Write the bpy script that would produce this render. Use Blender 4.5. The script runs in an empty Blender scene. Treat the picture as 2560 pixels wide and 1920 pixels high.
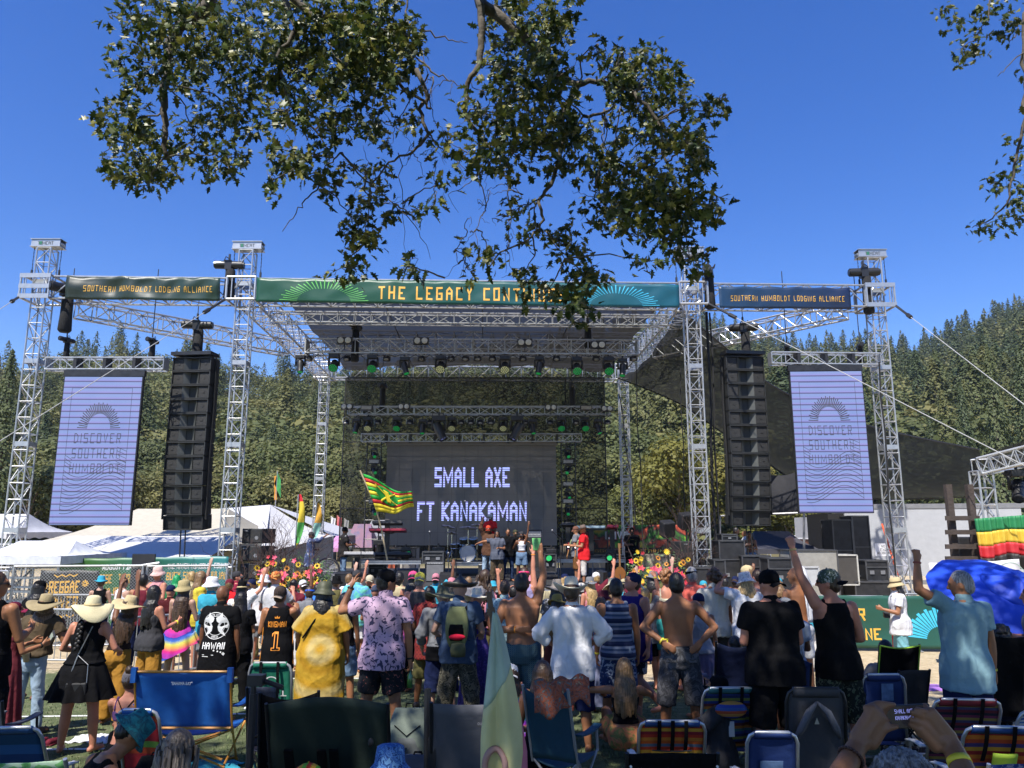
import bpy,bmesh,math,random
import numpy as np
from mathutils import Vector,Matrix,noise,Quaternion
from mathutils.bvhtree import BVHTree
R=math.radians;PI=math.pi
random.seed(7);rng=np.random.default_rng(7)
SC=bpy.context.scene;COL=SC.collection
# - camera, world, sun, exposure
CAMZ=2.3;PITCH=R(10.74);FPX=1924.0
cam=bpy.data.cameras.new('camera');camo=bpy.data.objects.new('camera',cam);COL.objects.link(camo)
camo.location=(0,0,CAMZ);camo.rotation_euler=(PI/2+PITCH,0,0)
cam.sensor_width=36;cam.lens=FPX/2560*36;cam.clip_end=6000;cam.clip_start=.05
SC.camera=camo
SUN_EL=R(57);SUN_AZ=math.atan2(-.43,-.90)
wd=bpy.data.worlds.new('World');SC.world=wd;wd.use_nodes=True
nt=wd.node_tree;nt.nodes.clear()
sky=nt.nodes.new('ShaderNodeTexSky');sky.sky_type='NISHITA';sky.sun_disc=False
sky.sun_elevation=SUN_EL;sky.sun_rotation=SUN_AZ;sky.altitude=300;sky.air_density=1.0;sky.dust_density=.35;sky.ozone_density=3.0
hs=nt.nodes.new('ShaderNodeHueSaturation');hs.inputs['Saturation'].default_value=1.34;hs.inputs['Value'].default_value=1.01;hs.inputs['Hue'].default_value=.518
bgn=nt.nodes.new('ShaderNodeBackground');bgn.inputs[1].default_value=.12
wo=nt.nodes.new('ShaderNodeOutputWorld')
nt.links.new(sky.outputs[0],hs.inputs['Color']);nt.links.new(hs.outputs[0],bgn.inputs[0]);nt.links.new(bgn.outputs[0],wo.inputs[0])
sl=bpy.data.lights.new('sun','SUN');sl.energy=4.6;sl.angle=R(.53);sl.color=(1,.95,.87)
so=bpy.data.objects.new('sun',sl);COL.objects.link(so)
TOSUN=Vector((math.sin(SUN_AZ)*math.cos(SUN_EL),math.cos(SUN_AZ)*math.cos(SUN_EL),math.sin(SUN_EL)))
so.rotation_euler=TOSUN.to_track_quat('Z','Y').to_euler();so.location=(0,0,40)
SC.view_settings.view_transform='Standard';SC.view_settings.look='None';SC.view_settings.gamma=1;SC.view_settings.exposure=.75
SC.cycles.max_bounces=6;SC.cycles.diffuse_bounces=3;SC.cycles.glossy_bounces=2;SC.cycles.transparent_max_bounces=12
SC.cycles.transmission_bounces=2;SC.cycles.caustics_reflective=False;SC.cycles.caustics_refractive=False
SC.cycles.use_adaptive_sampling=True
def W(u,v,D):
 """point of the place at forward distance D seen at (u,v) of the 2560x1920 photograph"""
 xc=(u-1280)/FPX;zc=(960-v)/FPX
 t=D/(math.cos(PITCH)-zc*math.sin(PITCH))
 return Vector((t*xc,D,CAMZ+t*(math.sin(PITCH)+zc*math.cos(PITCH))))
def G(y):
 a=min(max((y-5)/11,0),1)
 return-.3*a*a*(3-2*a)
# - objects
WM={}
def link(o,parent=None):
 COL.objects.link(o)
 if parent is not None:o.parent=parent
 return o
def tag(o,lbl=None,cat=None,group=None,kind=None):
 if lbl:o['label']=lbl
 if cat:o['category']=cat
 if group:o['group']=group
 if kind:o['kind']=kind
 return o
def thg(name,lbl,cat,loc=(0,0,0),rz=0,group=None,rot=None):
 o=bpy.data.objects.new(name,None);link(o);o.empty_display_size=.2
 o.location=loc;o.rotation_euler=rot or(0,0,rz)
 WM[o]=Matrix.Translation(loc)@o.rotation_euler.to_matrix().to_4x4()
 return tag(o,lbl,cat,group)
def dup(o,loc=None,lbl=None,parent=None,rz=None):
 c=o.copy();link(c,parent)
 for ch in o.children:dup(ch,None,None,c)
 if loc is not None:c.location=loc
 if rz is not None:c.rotation_euler=(0,0,rz)
 if lbl:c['label']=lbl
 return c
class MB:
 def __init__(s,world=False):s.v=[];s.f=[];s.m=[];s.mi=0;s.world=world
 def add(s,vs,fs):
  n=len(s.v);s.v.extend([tuple(p)for p in vs]);s.f.extend([tuple(i+n for i in f)for f in fs]);s.m.extend([s.mi]*len(fs));return s
 def box(s,c,d,R=None):
  c=Vector(c);hx,hy,hz=d[0]/2,d[1]/2,d[2]/2
  vs=[Vector((x,y,z))for x in(-hx,hx)for y in(-hy,hy)for z in(-hz,hz)]
  if R is not None:vs=[R@q for q in vs]
  return s.add([q+c for q in vs],[(0,1,3,2),(4,6,7,5),(0,4,5,1),(2,3,7,6),(0,2,6,4),(1,5,7,3)])
 def quad(s,a,b,c,d):return s.add([a,b,c,d],[(0,1,2,3)])
 def cyl(s,a,b,r,r2=None,n=6,cap=True):
  a=Vector(a);b=Vector(b);r2=r if r2 is None else r2
  d=b-a
  if d.length<1e-6:return s
  q=d.to_track_quat('Z','Y');vs=[]
  for p,rr in((a,r),(b,r2)):
   for i in range(n):
    t=2*PI*i/n;vs.append(p+q@Vector((math.cos(t)*rr,math.sin(t)*rr,0)))
  fs=[(i,(i+1)%n,n+(i+1)%n,n+i)for i in range(n)]
  if cap:fs+=[tuple(range(n-1,-1,-1)),tuple(range(n,2*n))]
  return s.add(vs,fs)
 def tube(s,pts,r,n=6,closed=False,r2=None):
  pts=[Vector(p)for p in pts];k=len(pts);vs=[];up=Vector((0,0,1));prev=None
  for i,p in enumerate(pts):
   if closed:d=pts[(i+1)%k]-pts[i-1]
   else:d=pts[min(i+1,k-1)]-pts[max(i-1,0)]
   if d.length<1e-9:d=Vector((0,0,1))
   d.normalize()
   if prev is None:
    x=d.orthogonal().normalized()
   else:
    x=(prev-d*prev.dot(d))
    x=x.normalized()if x.length>1e-6 else d.orthogonal().normalized()
   prev=x;y=d.cross(x)
   rr=r if r2 is None else r+(r2-r)*i/max(k-1,1)
   if callable(r):rr=r(i/max(k-1,1))
   for j in range(n):
    t=2*PI*j/n;vs.append(p+(x*math.cos(t)+y*math.sin(t))*rr)
  fs=[]
  for i in range(k if closed else k-1):
   a=i*n;b=((i+1)%k)*n
   fs+=[(a+j,a+(j+1)%n,b+(j+1)%n,b+j)for j in range(n)]
  if not closed:fs+=[tuple(range(n-1,-1,-1)),tuple(range((k-1)*n,k*n))]
  return s.add(vs,fs)
 def loft(s,rings,cap=True):
  n=len(rings[0]);vs=[p for r_ in rings for p in r_];fs=[]
  for i in range(len(rings)-1):
   a=i*n;b=a+n
   fs+=[(a+j,a+(j+1)%n,b+(j+1)%n,b+j)for j in range(n)]
  if cap:fs+=[tuple(range(n-1,-1,-1)),tuple(range((len(rings)-1)*n,len(rings)*n))]
  return s.add(vs,fs)
 def lathe(s,prof,c=(0,0,0),n=20,Rm=None,fn=None):
  c=Vector(c);rings=[]
  for(r_,z)in prof:
   ring=[]
   for j in range(n):
    t=2*PI*j/n;p=Vector((math.cos(t)*r_,math.sin(t)*r_,z))
    if fn:p=fn(p,t,r_)
    if Rm is not None:p=Rm@p
    ring.append(p+c)
   rings.append(ring)
  return s.loft(rings)
 def grid(s,fn,nu,nv,closed=False):
  vs=[fn(i/nu,j/nv)for j in range(nv+1)for i in range(nu+1)]
  fs=[(j*(nu+1)+i,j*(nu+1)+i+1,(j+1)*(nu+1)+i+1,(j+1)*(nu+1)+i)for j in range(nv)for i in range(nu)]
  return s.add(vs,fs)
 def sheet(s,fn,nu,nv,th):
  """closed thin sheet; fn(u,v)->Vector; thickness along -normal"""
  P=[[Vector(fn(i/nu,j/nv))for i in range(nu+1)]for j in range(nv+1)]
  def nrm(i,j):
   a=P[j][min(i+1,nu)]-P[j][max(i-1,0)];b=P[min(j+1,nv)][i]-P[max(j-1,0)][i]
   q=a.cross(b);return q.normalized()if q.length>1e-9 else Vector((0,0,1))
  n0=(nu+1)*(nv+1);k=nu+1
  vs=[P[j][i]for j in range(nv+1)for i in range(nu+1)]
  vs+=[P[j][i]-nrm(i,j)*th for j in range(nv+1)for i in range(nu+1)]
  fs=[(j*k+i,j*k+i+1,(j+1)*k+i+1,(j+1)*k+i)for j in range(nv)for i in range(nu)]
  fs+=[(n0+(j+1)*k+i,n0+(j+1)*k+i+1,n0+j*k+i+1,n0+j*k+i)for j in range(nv)for i in range(nu)]
  for i in range(nu):
   fs+=[(i+1,i,n0+i,n0+i+1),(nv*k+i,nv*k+i+1,n0+nv*k+i+1,n0+nv*k+i)]
  for j in range(nv):
   fs+=[(j*k,(j+1)*k,n0+(j+1)*k,n0+j*k),((j+1)*k+nu,j*k+nu,n0+j*k+nu,n0+(j+1)*k+nu)]
  return s.add(vs,fs)
 def ell(s,c,r_,Rm=None,n=14,m=9):
  c=Vector(c);rings=[]
  vs=[];fs=[]
  for i in range(1,m):
   th=PI*i/m
   for j in range(n):
    t=2*PI*j/n
    p=Vector((r_[0]*math.sin(th)*math.cos(t),r_[1]*math.sin(th)*math.sin(t),-r_[2]*math.cos(th)))
    if Rm is not None:p=Rm@p
    vs.append(p+c)
  a=Vector((0,0,-r_[2]));b=Vector((0,0,r_[2]))
  if Rm is not None:a=Rm@a;b=Rm@b
  vs+=[a+c,b+c];k=len(vs)
  for i in range(m-2):
   fs+=[(i*n+j,i*n+(j+1)%n,(i+1)*n+(j+1)%n,(i+1)*n+j)for j in range(n)]
  fs+=[((j+1)%n,j,k-2)for j in range(n)]+[((m-2)*n+j,(m-2)*n+(j+1)%n,k-1)for j in range(n)]
  return s.add(vs,fs)
 def cap(s,a,b,r1,r2=None,n=12):
  """tapered capsule"""
  a=Vector(a);b=Vector(b);r2=r1 if r2 is None else r2
  d=b-a;L=d.length
  if L<1e-5:return s.ell(a,(r1,r1,r1))
  q=d.to_track_quat('Z','Y');rings=[]
  for k in range(4):
   th=PI/2*(1-(k+.35)/4.35);rings.append([a+q@Vector((math.cos(th)*r1*math.cos(2*PI*j/n),math.cos(th)*r1*math.sin(2*PI*j/n),-math.sin(th)*r1))for j in range(n)])
  rings.append([a+q@Vector((r1*math.cos(2*PI*j/n),r1*math.sin(2*PI*j/n),0))for j in range(n)])
  rings.append([b+q@Vector((r2*math.cos(2*PI*j/n),r2*math.sin(2*PI*j/n),0))for j in range(n)])
  for k in range(4):
   th=PI/2*((k+1)/4.35);rings.append([b+q@Vector((math.cos(th)*r2*math.cos(2*PI*j/n),math.cos(th)*r2*math.sin(2*PI*j/n),math.sin(th)*r2))for j in range(n)])
  return s.loft(rings)
 def mesh(s,name):
  me=bpy.data.meshes.new(name);me.from_pydata(s.v,[],s.f);return me
 def bd(s,name,mats,parent=None,smooth=False,bevel=0,auto=None):
  if not isinstance(mats,(list,tuple)):mats=[mats]
  if s.world and parent is not None:
   Mi=WM[parent].inverted();s.v=[tuple(Mi@Vector(p))for p in s.v]
  me=s.mesh(name)
  for m_ in mats:me.materials.append(m_)
  if len(mats)>1:me.polygons.foreach_set('material_index',s.m)
  if smooth:me.shade_smooth()
  o=bpy.data.objects.new(name,me);link(o,parent)
  WM[o]=WM[parent]if parent is not None else Matrix.Identity(4)
  if auto:me.shade_smooth();me.set_sharp_from_angle(angle=R(auto))
  if bevel:
   b=o.modifiers.new('b','BEVEL');b.width=bevel;b.segments=2;b.limit_method='ANGLE'
  return o
# - materials
MATS={}
def nd(nt,t,**kw):
 n=nt.nodes.new(t)
 for k,v in kw.items():
  if hasattr(n,k):setattr(n,k,v)
  else:n.inputs[k.replace('_',' ')].default_value=v
 return n
def rgb(h):
 """photo-ish sRGB 0-255 tuple -> linear"""
 return tuple((c/255/12.92 if c/255<=.04045 else((c/255+.055)/1.055)**2.4)for c in h)
def base(name):
 m=bpy.data.materials.new(name);m.use_nodes=True;nt=m.node_tree
 return m,nt,nt.nodes['Principled BSDF']
def M(name,col,rough=.6,metal=0,bump=0,bs=25,var=.12,vs=6,emit=0,alpha=None,coat=0,spec=.5,sheen=0):
 if name in MATS:return MATS[name]
 m,nt,p=base(name);L=nt.links
 tc=nd(nt,'ShaderNodeTexCoord')
 if var:
  n=nd(nt,'ShaderNodeTexNoise');n.inputs['Scale'].default_value=vs;n.inputs['Detail'].default_value=5
  L.new(tc.outputs['Object'],n.inputs['Vector'])
  mx=nd(nt,'ShaderNodeMix',data_type='RGBA');mx.inputs['A'].default_value=(*[c*(1-var)for c in col],1);mx.inputs['B'].default_value=(*[min(1,c*(1+var))for c in col],1)
  cr=nd(nt,'ShaderNodeMapRange');cr.inputs[1].default_value=.3;cr.inputs[2].default_value=.7
  L.new(n.outputs['Fac'],cr.inputs[0]);L.new(cr.outputs[0],mx.inputs['Factor']);L.new(mx.outputs['Result'],p.inputs['Base Color'])
 else:p.inputs['Base Color'].default_value=(*col,1)
 p.inputs['Roughness'].default_value=rough;p.inputs['Metallic'].default_value=metal
 p.inputs['Specular IOR Level'].default_value=spec
 if bump:
  n=nd(nt,'ShaderNodeTexNoise');n.inputs['Scale'].default_value=bs;n.inputs['Detail'].default_value=4;L.new(tc.outputs['Object'],n.inputs['Vector'])
  b=nd(nt,'ShaderNodeBump');b.inputs['Strength'].default_value=1;b.inputs['Distance'].default_value=bump;L.new(n.outputs['Fac'],b.inputs['Height']);L.new(b.outputs[0],p.inputs['Normal'])
 if emit:p.inputs['Emission Color'].default_value=(*col,1);p.inputs['Emission Strength'].default_value=emit
 if alpha is not None:p.inputs['Alpha'].default_value=alpha
 if coat:p.inputs['Coat Weight'].default_value=coat
 MATS[name]=m;return m
def ramp(nt,stops,const=False):
 r_=nd(nt,'ShaderNodeValToRGB');cr=r_.color_ramp
 if const:cr.interpolation='CONSTANT'
 while len(cr.elements)<len(stops):cr.elements.new(.5)
 for e,(p,c)in zip(cr.elements,stops):e.position=p;e.color=(*c,1)
 return r_
def PAT(name,kind,cols,sc=8,rough=.8,bump=.004,axis='Z',center=(0,0,0)):
 """patterned cloth: stripes, plaid, spots, camo, swirl"""
 if name in MATS:return MATS[name]
 m,nt,p=base(name);L=nt.links;tc=nd(nt,'ShaderNodeTexCoord');p.inputs['Roughness'].default_value=rough
 p.inputs['Specular IOR Level'].default_value=.25
 if kind=='stripes':
  sx=nd(nt,'ShaderNodeSeparateXYZ');L.new(tc.outputs['Object'],sx.inputs[0])
  mu=nd(nt,'ShaderNodeMath',operation='MULTIPLY');mu.inputs[1].default_value=sc;L.new(sx.outputs[axis],mu.inputs[0])
  fr=nd(nt,'ShaderNodeMath',operation='FRACT');L.new(mu.outputs[0],fr.inputs[0])
  k=len(cols);rp=ramp(nt,[(i/k,c)for i,c in enumerate(cols)],True);L.new(fr.outputs[0],rp.inputs[0]);out=rp.outputs[0]
 elif kind=='plaid':
  w1=nd(nt,'ShaderNodeTexWave',bands_direction='X');w2=nd(nt,'ShaderNodeTexWave',bands_direction='Z')
  for w in(w1,w2):w.inputs['Scale'].default_value=sc;L.new(tc.outputs['Object'],w.inputs['Vector'])
  mu=nd(nt,'ShaderNodeMath',operation='MULTIPLY_ADD');mu.inputs[1].default_value=.5;L.new(w1.outputs['Fac'],mu.inputs[0])
  m2=nd(nt,'ShaderNodeMath',operation='MULTIPLY');m2.inputs[1].default_value=.5;L.new(w2.outputs['Fac'],m2.inputs[0]);L.new(m2.outputs[0],mu.inputs[2])
  k=len(cols);rp=ramp(nt,[(i/max(1,k-1),c)for i,c in enumerate(cols)]);L.new(mu.outputs[0],rp.inputs[0]);out=rp.outputs[0]
 elif kind=='rings':
  vo=nd(nt,'ShaderNodeVectorMath',operation='DISTANCE');L.new(tc.outputs['Object'],vo.inputs[0]);vo.inputs[1].default_value=center
  n=nd(nt,'ShaderNodeTexNoise');n.inputs['Scale'].default_value=40;L.new(tc.outputs['Object'],n.inputs['Vector'])
  ad=nd(nt,'ShaderNodeMath',operation='MULTIPLY_ADD');ad.inputs[1].default_value=.12;L.new(n.outputs['Fac'],ad.inputs[0])
  mu=nd(nt,'ShaderNodeMath',operation='MULTIPLY');mu.inputs[1].default_value=sc;L.new(vo.outputs['Value'],mu.inputs[0]);L.new(mu.outputs[0],ad.inputs[2])
  fr=nd(nt,'ShaderNodeMath',operation='FRACT');L.new(ad.outputs[0],fr.inputs[0])
  k=len(cols);rp=ramp(nt,[(i/k,c)for i,c in enumerate(cols)]);L.new(fr.outputs[0],rp.inputs[0]);out=rp.outputs[0]
 else:
  if kind=='spots':
   n=nd(nt,'ShaderNodeTexNoise');n.inputs['Scale'].default_value=sc;n.inputs['Detail'].default_value=6;n.inputs['Distortion'].default_value=1.5
   st=[(0,cols[0]),(.56,cols[1])]+([(.64,cols[2])]if len(cols)>2 else[])
  elif kind=='camo':
   n=nd(nt,'ShaderNodeTexNoise');n.inputs['Scale'].default_value=sc;n.inputs['Detail'].default_value=2;n.inputs['Distortion'].default_value=.8
   k=len(cols);st=[(0 if i==0 else .36+.28*i/k,c)for i,c in enumerate(cols)]
  elif kind=='swirl':
   n=nd(nt,'ShaderNodeTexNoise');n.inputs['Scale'].default_value=sc;n.inputs['Detail'].default_value=3;n.inputs['Distortion'].default_value=2.5
   k=len(cols);st=[(.25+.5*i/max(1,k-1),c)for i,c in enumerate(cols)]
  L.new(tc.outputs['Object'],n.inputs['Vector']);rp=ramp(nt,st,kind!='swirl');L.new(n.outputs['Fac'],rp.inputs[0]);out=rp.outputs[0]
 L.new(out,p.inputs['Base Color'])
 if bump:
  n=nd(nt,'ShaderNodeTexNoise');n.inputs['Scale'].default_value=12;n.inputs['Detail'].default_value=4;L.new(tc.outputs['Object'],n.inputs['Vector'])
  b=nd(nt,'ShaderNodeBump');b.inputs['Distance'].default_value=bump;L.new(n.outputs['Fac'],b.inputs['Height']);L.new(b.outputs[0],p.inputs['Normal'])
 MATS[name]=m;return m
def NET(name,col,alpha,weave=60):
 """shade net: woven cloth, partly see-through"""
 if name in MATS:return MATS[name]
 m,nt,p=base(name);L=nt.links;tc=nd(nt,'ShaderNodeTexCoord')
 n=nd(nt,'ShaderNodeTexNoise');n.inputs['Scale'].default_value=1.3;n.inputs['Detail'].default_value=6
 mp=nd(nt,'ShaderNodeMapping');mp.inputs['Scale'].default_value=(1,1,4);L.new(tc.outputs['Object'],mp.inputs[0]);L.new(mp.outputs[0],n.inputs['Vector'])
 rp=ramp(nt,[(.3,[c*.8 for c in col]),(.7,[c*1.25 for c in col])]);L.new(n.outputs['Fac'],rp.inputs[0]);L.new(rp.outputs[0],p.inputs['Base Color'])
 p.inputs['Roughness'].default_value=.9;p.inputs['Specular IOR Level'].default_value=.1
 tr=nd(nt,'ShaderNodeBsdfTransparent');tl=nd(nt,'ShaderNodeBsdfTranslucent');tl.inputs[0].default_value=(*col,1)
 m1=nd(nt,'ShaderNodeMixShader');m1.inputs[0].default_value=.3;L.new(p.outputs[0],m1.inputs[1]);L.new(tl.outputs[0],m1.inputs[2])
 m2=nd(nt,'ShaderNodeMixShader');m2.inputs[0].default_value=alpha;L.new(tr.outputs[0],m2.inputs[1]);L.new(m1.outputs[0],m2.inputs[2])
 L.new(m2.outputs[0],nt.nodes['Material Output'].inputs[0]);MATS[name]=m;return m
ALU=M('aluminium',(.46,.47,.48),.42,.7,var=.1,vs=9)
ALUD=M('weathered_aluminium',(.5,.51,.52),.45,.7,var=.15,vs=5)
BLK=M('black_plastic',(.018,.018,.02),.5,var=.3)
BLKM=M('black_metal',(.03,.03,.033),.4,.3,var=.3)
RUB=M('black_rubber',(.012,.012,.012),.8)
GREY=M('grey_metal',(.25,.25,.26),.5,.4)
WHITE=M('white_paint',(.78,.78,.77),.45)
CASE=M('case_black',(.02,.02,.022),.55,var=.4)
# - lettering
TC={}
def glyphs(txt,bold=.0,align='CENTER'):
 key=(txt,bold,align)
 if key in TC:return TC[key]
 cu=bpy.data.curves.new('t','FONT');cu.body=txt;cu.align_x=align;cu.align_y='CENTER';cu.size=1;cu.offset=bold;cu.resolution_u=3
 cu.space_line=.95
 o=bpy.data.objects.new('t',cu);COL.objects.link(o);dg=bpy.context.evaluated_depsgraph_get()
 me=bpy.data.meshes.new_from_object(o.evaluated_get(dg));bpy.data.objects.remove(o);bpy.data.curves.remove(cu)
 bm=bmesh.new();bm.from_mesh(me);bmesh.ops.remove_doubles(bm,verts=bm.verts,dist=1e-4)
 for _ in range(2):
  es=[e for e in bm.edges if e.calc_length()>.35]
  if es:bmesh.ops.subdivide_edges(bm,edges=es,cuts=1)
 bmesh.ops.triangulate(bm,faces=bm.faces)
 V=[(v.co.x,v.co.y)for v in bm.verts];Fc=[tuple(v.index for v in f.verts)for f in bm.faces];bm.free();bpy.data.meshes.remove(me)
 xs=[p[0]for p in V];ys=[p[1]for p in V];w=max(xs)-min(xs);h=max(ys)-min(ys);cx=(max(xs)+min(xs))/2;cy=(max(ys)+min(ys))/2
 V=[((x-cx)/w,(y-cy)/h)for x,y in V];TC[key]=(V,Fc,w,h);return TC[key]
BF=dict(zip('ABCDEFGHIJKLMNOPRSTUVWXYZ12','00 03 14 23 20/02 22,00 04 24 20 00/02 22,24 04 00 20,00 04 14 23 21 10 00,24 04 00 20>02 12,00 04 24>02 12,24 04 00 20 22 12,00 04|20 24/02 22,00 04,24 20 00 01,00 04>02 24>02 20,04 00 20,00 04 21 44 40,00 04 20 24,00 04 24 20 00,00 04 24 22/02 22,00 04 24 22/02 22>12 20,24 04 02 22 20 00,04 24>14 10,04 00 20 24,04 10 24,04 10 23 30 44,00 24<04 12>12 20,04 12 24>12 10,04 24 00 20,03 14 10,03 04 24 22 02 00 20'.split(',')))
def block(txt,t,gap):
 V=[];Fc=[];x0=0
 for ch in txt:
  if ch in BF:
   s_=BF[ch];parts=[];mode='|';cur=''
   for c in s_+'|':
    if c in '|/<>':parts.append((mode,cur));mode=c;cur=''
    else:cur+=c
   for md,q in parts:
    P=[Vector((int(a[0])*(.8 if ch in 'MW' else 1),int(a[1])))for a in q.split()];cl=len(P)>3 and P[0]==P[-1]
    e=t/2
    if not cl:P[0]+=(P[0]-P[1]).normalized()*(-e if md in '/>' else e);P[-1]+=(P[-1]-P[-2]).normalized()*(-e if md in '/<' else e)
    else:P=P[:-1]
    n=len(P);b=len(V)
    for i in range(n):
     d0=(P[i]-P[i-1]).normalized()if(cl or i)else(P[1]-P[0]).normalized();d1=(P[(i+1)%n]-P[i]).normalized()if(cl or i<n-1)else d0
     m=(d0+d1);m=m.normalized()if m.length>.1 else d0;nn=Vector((-m.y,m.x));k=min(1/max(.3,abs(nn.dot(Vector((-d0.y,d0.x))))),1.9);V+=[tuple(P[i]+Vector((x0,0))+nn*e*k),tuple(P[i]+Vector((x0,0))-nn*e*k)]
    for i in range(n if cl else n-1):
     a,c=b+2*i,b+2*((i+1)%n);k=3
     A0,A1,B0,B1=[Vector(V[q_])for q_ in(a,a+1,c,c+1)];pr=(a,a+1)
     for j in range(1,k+1):
      if j==k:nx=(c,c+1)
      else:V+=[tuple(A0.lerp(B0,j/k)),tuple(A1.lerp(B1,j/k))];nx=(len(V)-2,len(V)-1)
      Fc.append((pr[0],pr[1],nx[1],nx[0]));pr=nx
   x0+={'I':0,'M':3.2,'W':3.2}.get(ch,2)+t+gap
  else:x0+=1.6+gap
 return V,Fc
_gl=glyphs
def glyphs(txt,bold=.0,align='CENTER'):
 tt=txt.lstrip('~')
 if not all(c in BF or c==' ' for c in tt):return _gl(tt,bold,align)
 key=(txt,bold,1)
 if key not in TC:
  t=max(.2,.28+bold*12);V,Fc=block(tt,t,1.5 if txt[0]=='~' else .55);xs=[p[0]for p in V];ys=[p[1]for p in V];w=max(xs)-min(xs);h=max(ys)-min(ys);TC[key]=([((x-min(xs))/w-.5,(y-min(ys))/h-.5)for x,y in V],Fc,w,h)
 return TC[key]
ORD='first second third fourth fifth sixth seventh eighth ninth tenth eleventh twelfth'.split()
def ltr(mb,txt,fn,w,h,bold=.0):
 """adds the letters fitted to w x h; fn(x,y)->Vector puts a flat point on its surface"""
 V,Fc,_,_=glyphs(txt,bold);mb.add([fn(x*w,y*h)for x,y in V],Fc);return mb
#  the ground, hills and woods
def ground_mat():
 m,nt,p=base('turf_and_sand');L=nt.links
 ge=nd(nt,'ShaderNodeNewGeometry');sx=nd(nt,'ShaderNodeSeparateXYZ');L.new(ge.outputs['Position'],sx.inputs[0])
 n1=nd(nt,'ShaderNodeTexNoise');n1.inputs['Scale'].default_value=.35;n1.inputs['Detail'].default_value=6;L.new(ge.outputs['Position'],n1.inputs['Vector'])
 n2=nd(nt,'ShaderNodeTexNoise');n2.inputs['Scale'].default_value=9;n2.inputs['Detail'].default_value=8;L.new(ge.outputs['Position'],n2.inputs['Vector'])
 n3=nd(nt,'ShaderNodeTexNoise');n3.inputs['Scale'].default_value=70;n3.inputs['Detail'].default_value=4;L.new(ge.outputs['Position'],n3.inputs['Vector'])
 g1=ramp(nt,[(.3,(.085,.11,.05)),(.55,(.14,.165,.08)),(.75,(.21,.21,.12))]);L.new(n2.outputs['Fac'],g1.inputs[0])
 g2=ramp(nt,[(.35,(.7,.7,.7)),(.65,(1.25,1.25,1.25))]);L.new(n3.outputs['Fac'],g2.inputs[0])
 gm=nd(nt,'ShaderNodeMix',data_type='RGBA',blend_type='MULTIPLY');gm.inputs['Factor'].default_value=1;L.new(g1.outputs[0],gm.inputs['A']);L.new(g2.outputs[0],gm.inputs['B'])
 s1=ramp(nt,[(.3,(.46,.36,.22)),(.6,(.60,.49,.32)),(.8,(.66,.56,.40))]);L.new(n2.outputs['Fac'],s1.inputs[0])
 sl_=nd(nt,'ShaderNodeMath',operation='MULTIPLY_ADD');sl_.inputs[1].default_value=.12;L.new(sx.outputs['X'],sl_.inputs[0]);L.new(sx.outputs['Y'],sl_.inputs[2])
 x2=nd(nt,'ShaderNodeMapRange');x2.inputs[1].default_value=3.5;x2.inputs[2].default_value=5.5;x2.inputs[3].default_value=0;x2.inputs[4].default_value=8;L.new(sx.outputs['X'],x2.inputs[0])
 ad=nd(nt,'ShaderNodeMath',operation='ADD');L.new(sl_.outputs[0],ad.inputs[0]);L.new(x2.outputs[0],ad.inputs[1])
 nn=nd(nt,'ShaderNodeMath',operation='MULTIPLY_ADD');nn.inputs[1].default_value=1.4;L.new(n2.outputs['Fac'],nn.inputs[0]);L.new(ad.outputs[0],nn.inputs[2])
 ed=nd(nt,'ShaderNodeMapRange');ed.inputs[1].default_value=14.6;ed.inputs[2].default_value=15.0;L.new(nn.outputs[0],ed.inputs[0])
 mx=nd(nt,'ShaderNodeMix',data_type='RGBA');L.new(ed.outputs[0],mx.inputs['Factor']);L.new(gm.outputs['Result'],mx.inputs['A']);L.new(s1.outputs[0],mx.inputs['B'])
 fy=nd(nt,'ShaderNodeMapRange');fy.inputs[1].default_value=45;fy.inputs[2].default_value=60;L.new(sx.outputs['Y'],fy.inputs[0])
 fm=nd(nt,'ShaderNodeMix',data_type='RGBA');L.new(fy.outputs[0],fm.inputs['Factor']);L.new(mx.outputs['Result'],fm.inputs['A']);fm.inputs['B'].default_value=(.16,.14,.07,1)
 L.new(fm.outputs['Result'],p.inputs['Base Color']);p.inputs['Roughness'].default_value=.95;p.inputs['Specular IOR Level'].default_value=.15
 b=nd(nt,'ShaderNodeBump');b.inputs['Distance'].default_value=.03;L.new(n3.outputs['Fac'],b.inputs['Height']);L.new(b.outputs[0],p.inputs['Normal'])
 return m
mb=MB()
ys=[-40,-20,-8,0]+[4+.75*i for i in range(20)]+[22,30,45,70,120,300,900,3000];xs=[-3000,-600,-120,-50,-25,-12,0,12,25,50,120,600,3000]
for y in ys:
 for x in xs:mb.v.append((x,y,G(y)))
k=len(xs)
for j in range(len(ys)-1):
 for i in range(k-1):mb.f.append((j*k+i,j*k+i+1,(j+1)*k+i+1,(j+1)*k+i));mb.m.append(0)
tag(mb.bd('ground',ground_mat(),smooth=True),kind='structure')
gb=MB();GRM=M('grass_blade',(.14,.18,.075),.8,var=.4,vs=2)
for i in range(26000):
 y=4.6+random.random()**1.4*9.3;x=(random.random()-.5)*2*(y*.68+.4)
 if x>3.4 and y>8.2:continue
 a=random.random()*PI;h=random.uniform(.012,.045);w=random.uniform(.006,.014);z=G(y)
 dx,dy=math.cos(a)*w,math.sin(a)*w;lx,ly=random.uniform(-.02,.02),random.uniform(-.02,.02)
 gb.add([(x-dx,y-dy,z-.004),(x+dx,y+dy,z-.004),(x+lx,y+ly,z+h)],[(0,1,2)])
tag(gb.bd('turf_grass',GRM),kind='stuff',lbl='short green turf blades on the field',cat='grass')
ml=MB();LW=M('line_paint',(.62,.63,.58),.9,var=.25,vs=30)
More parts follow.
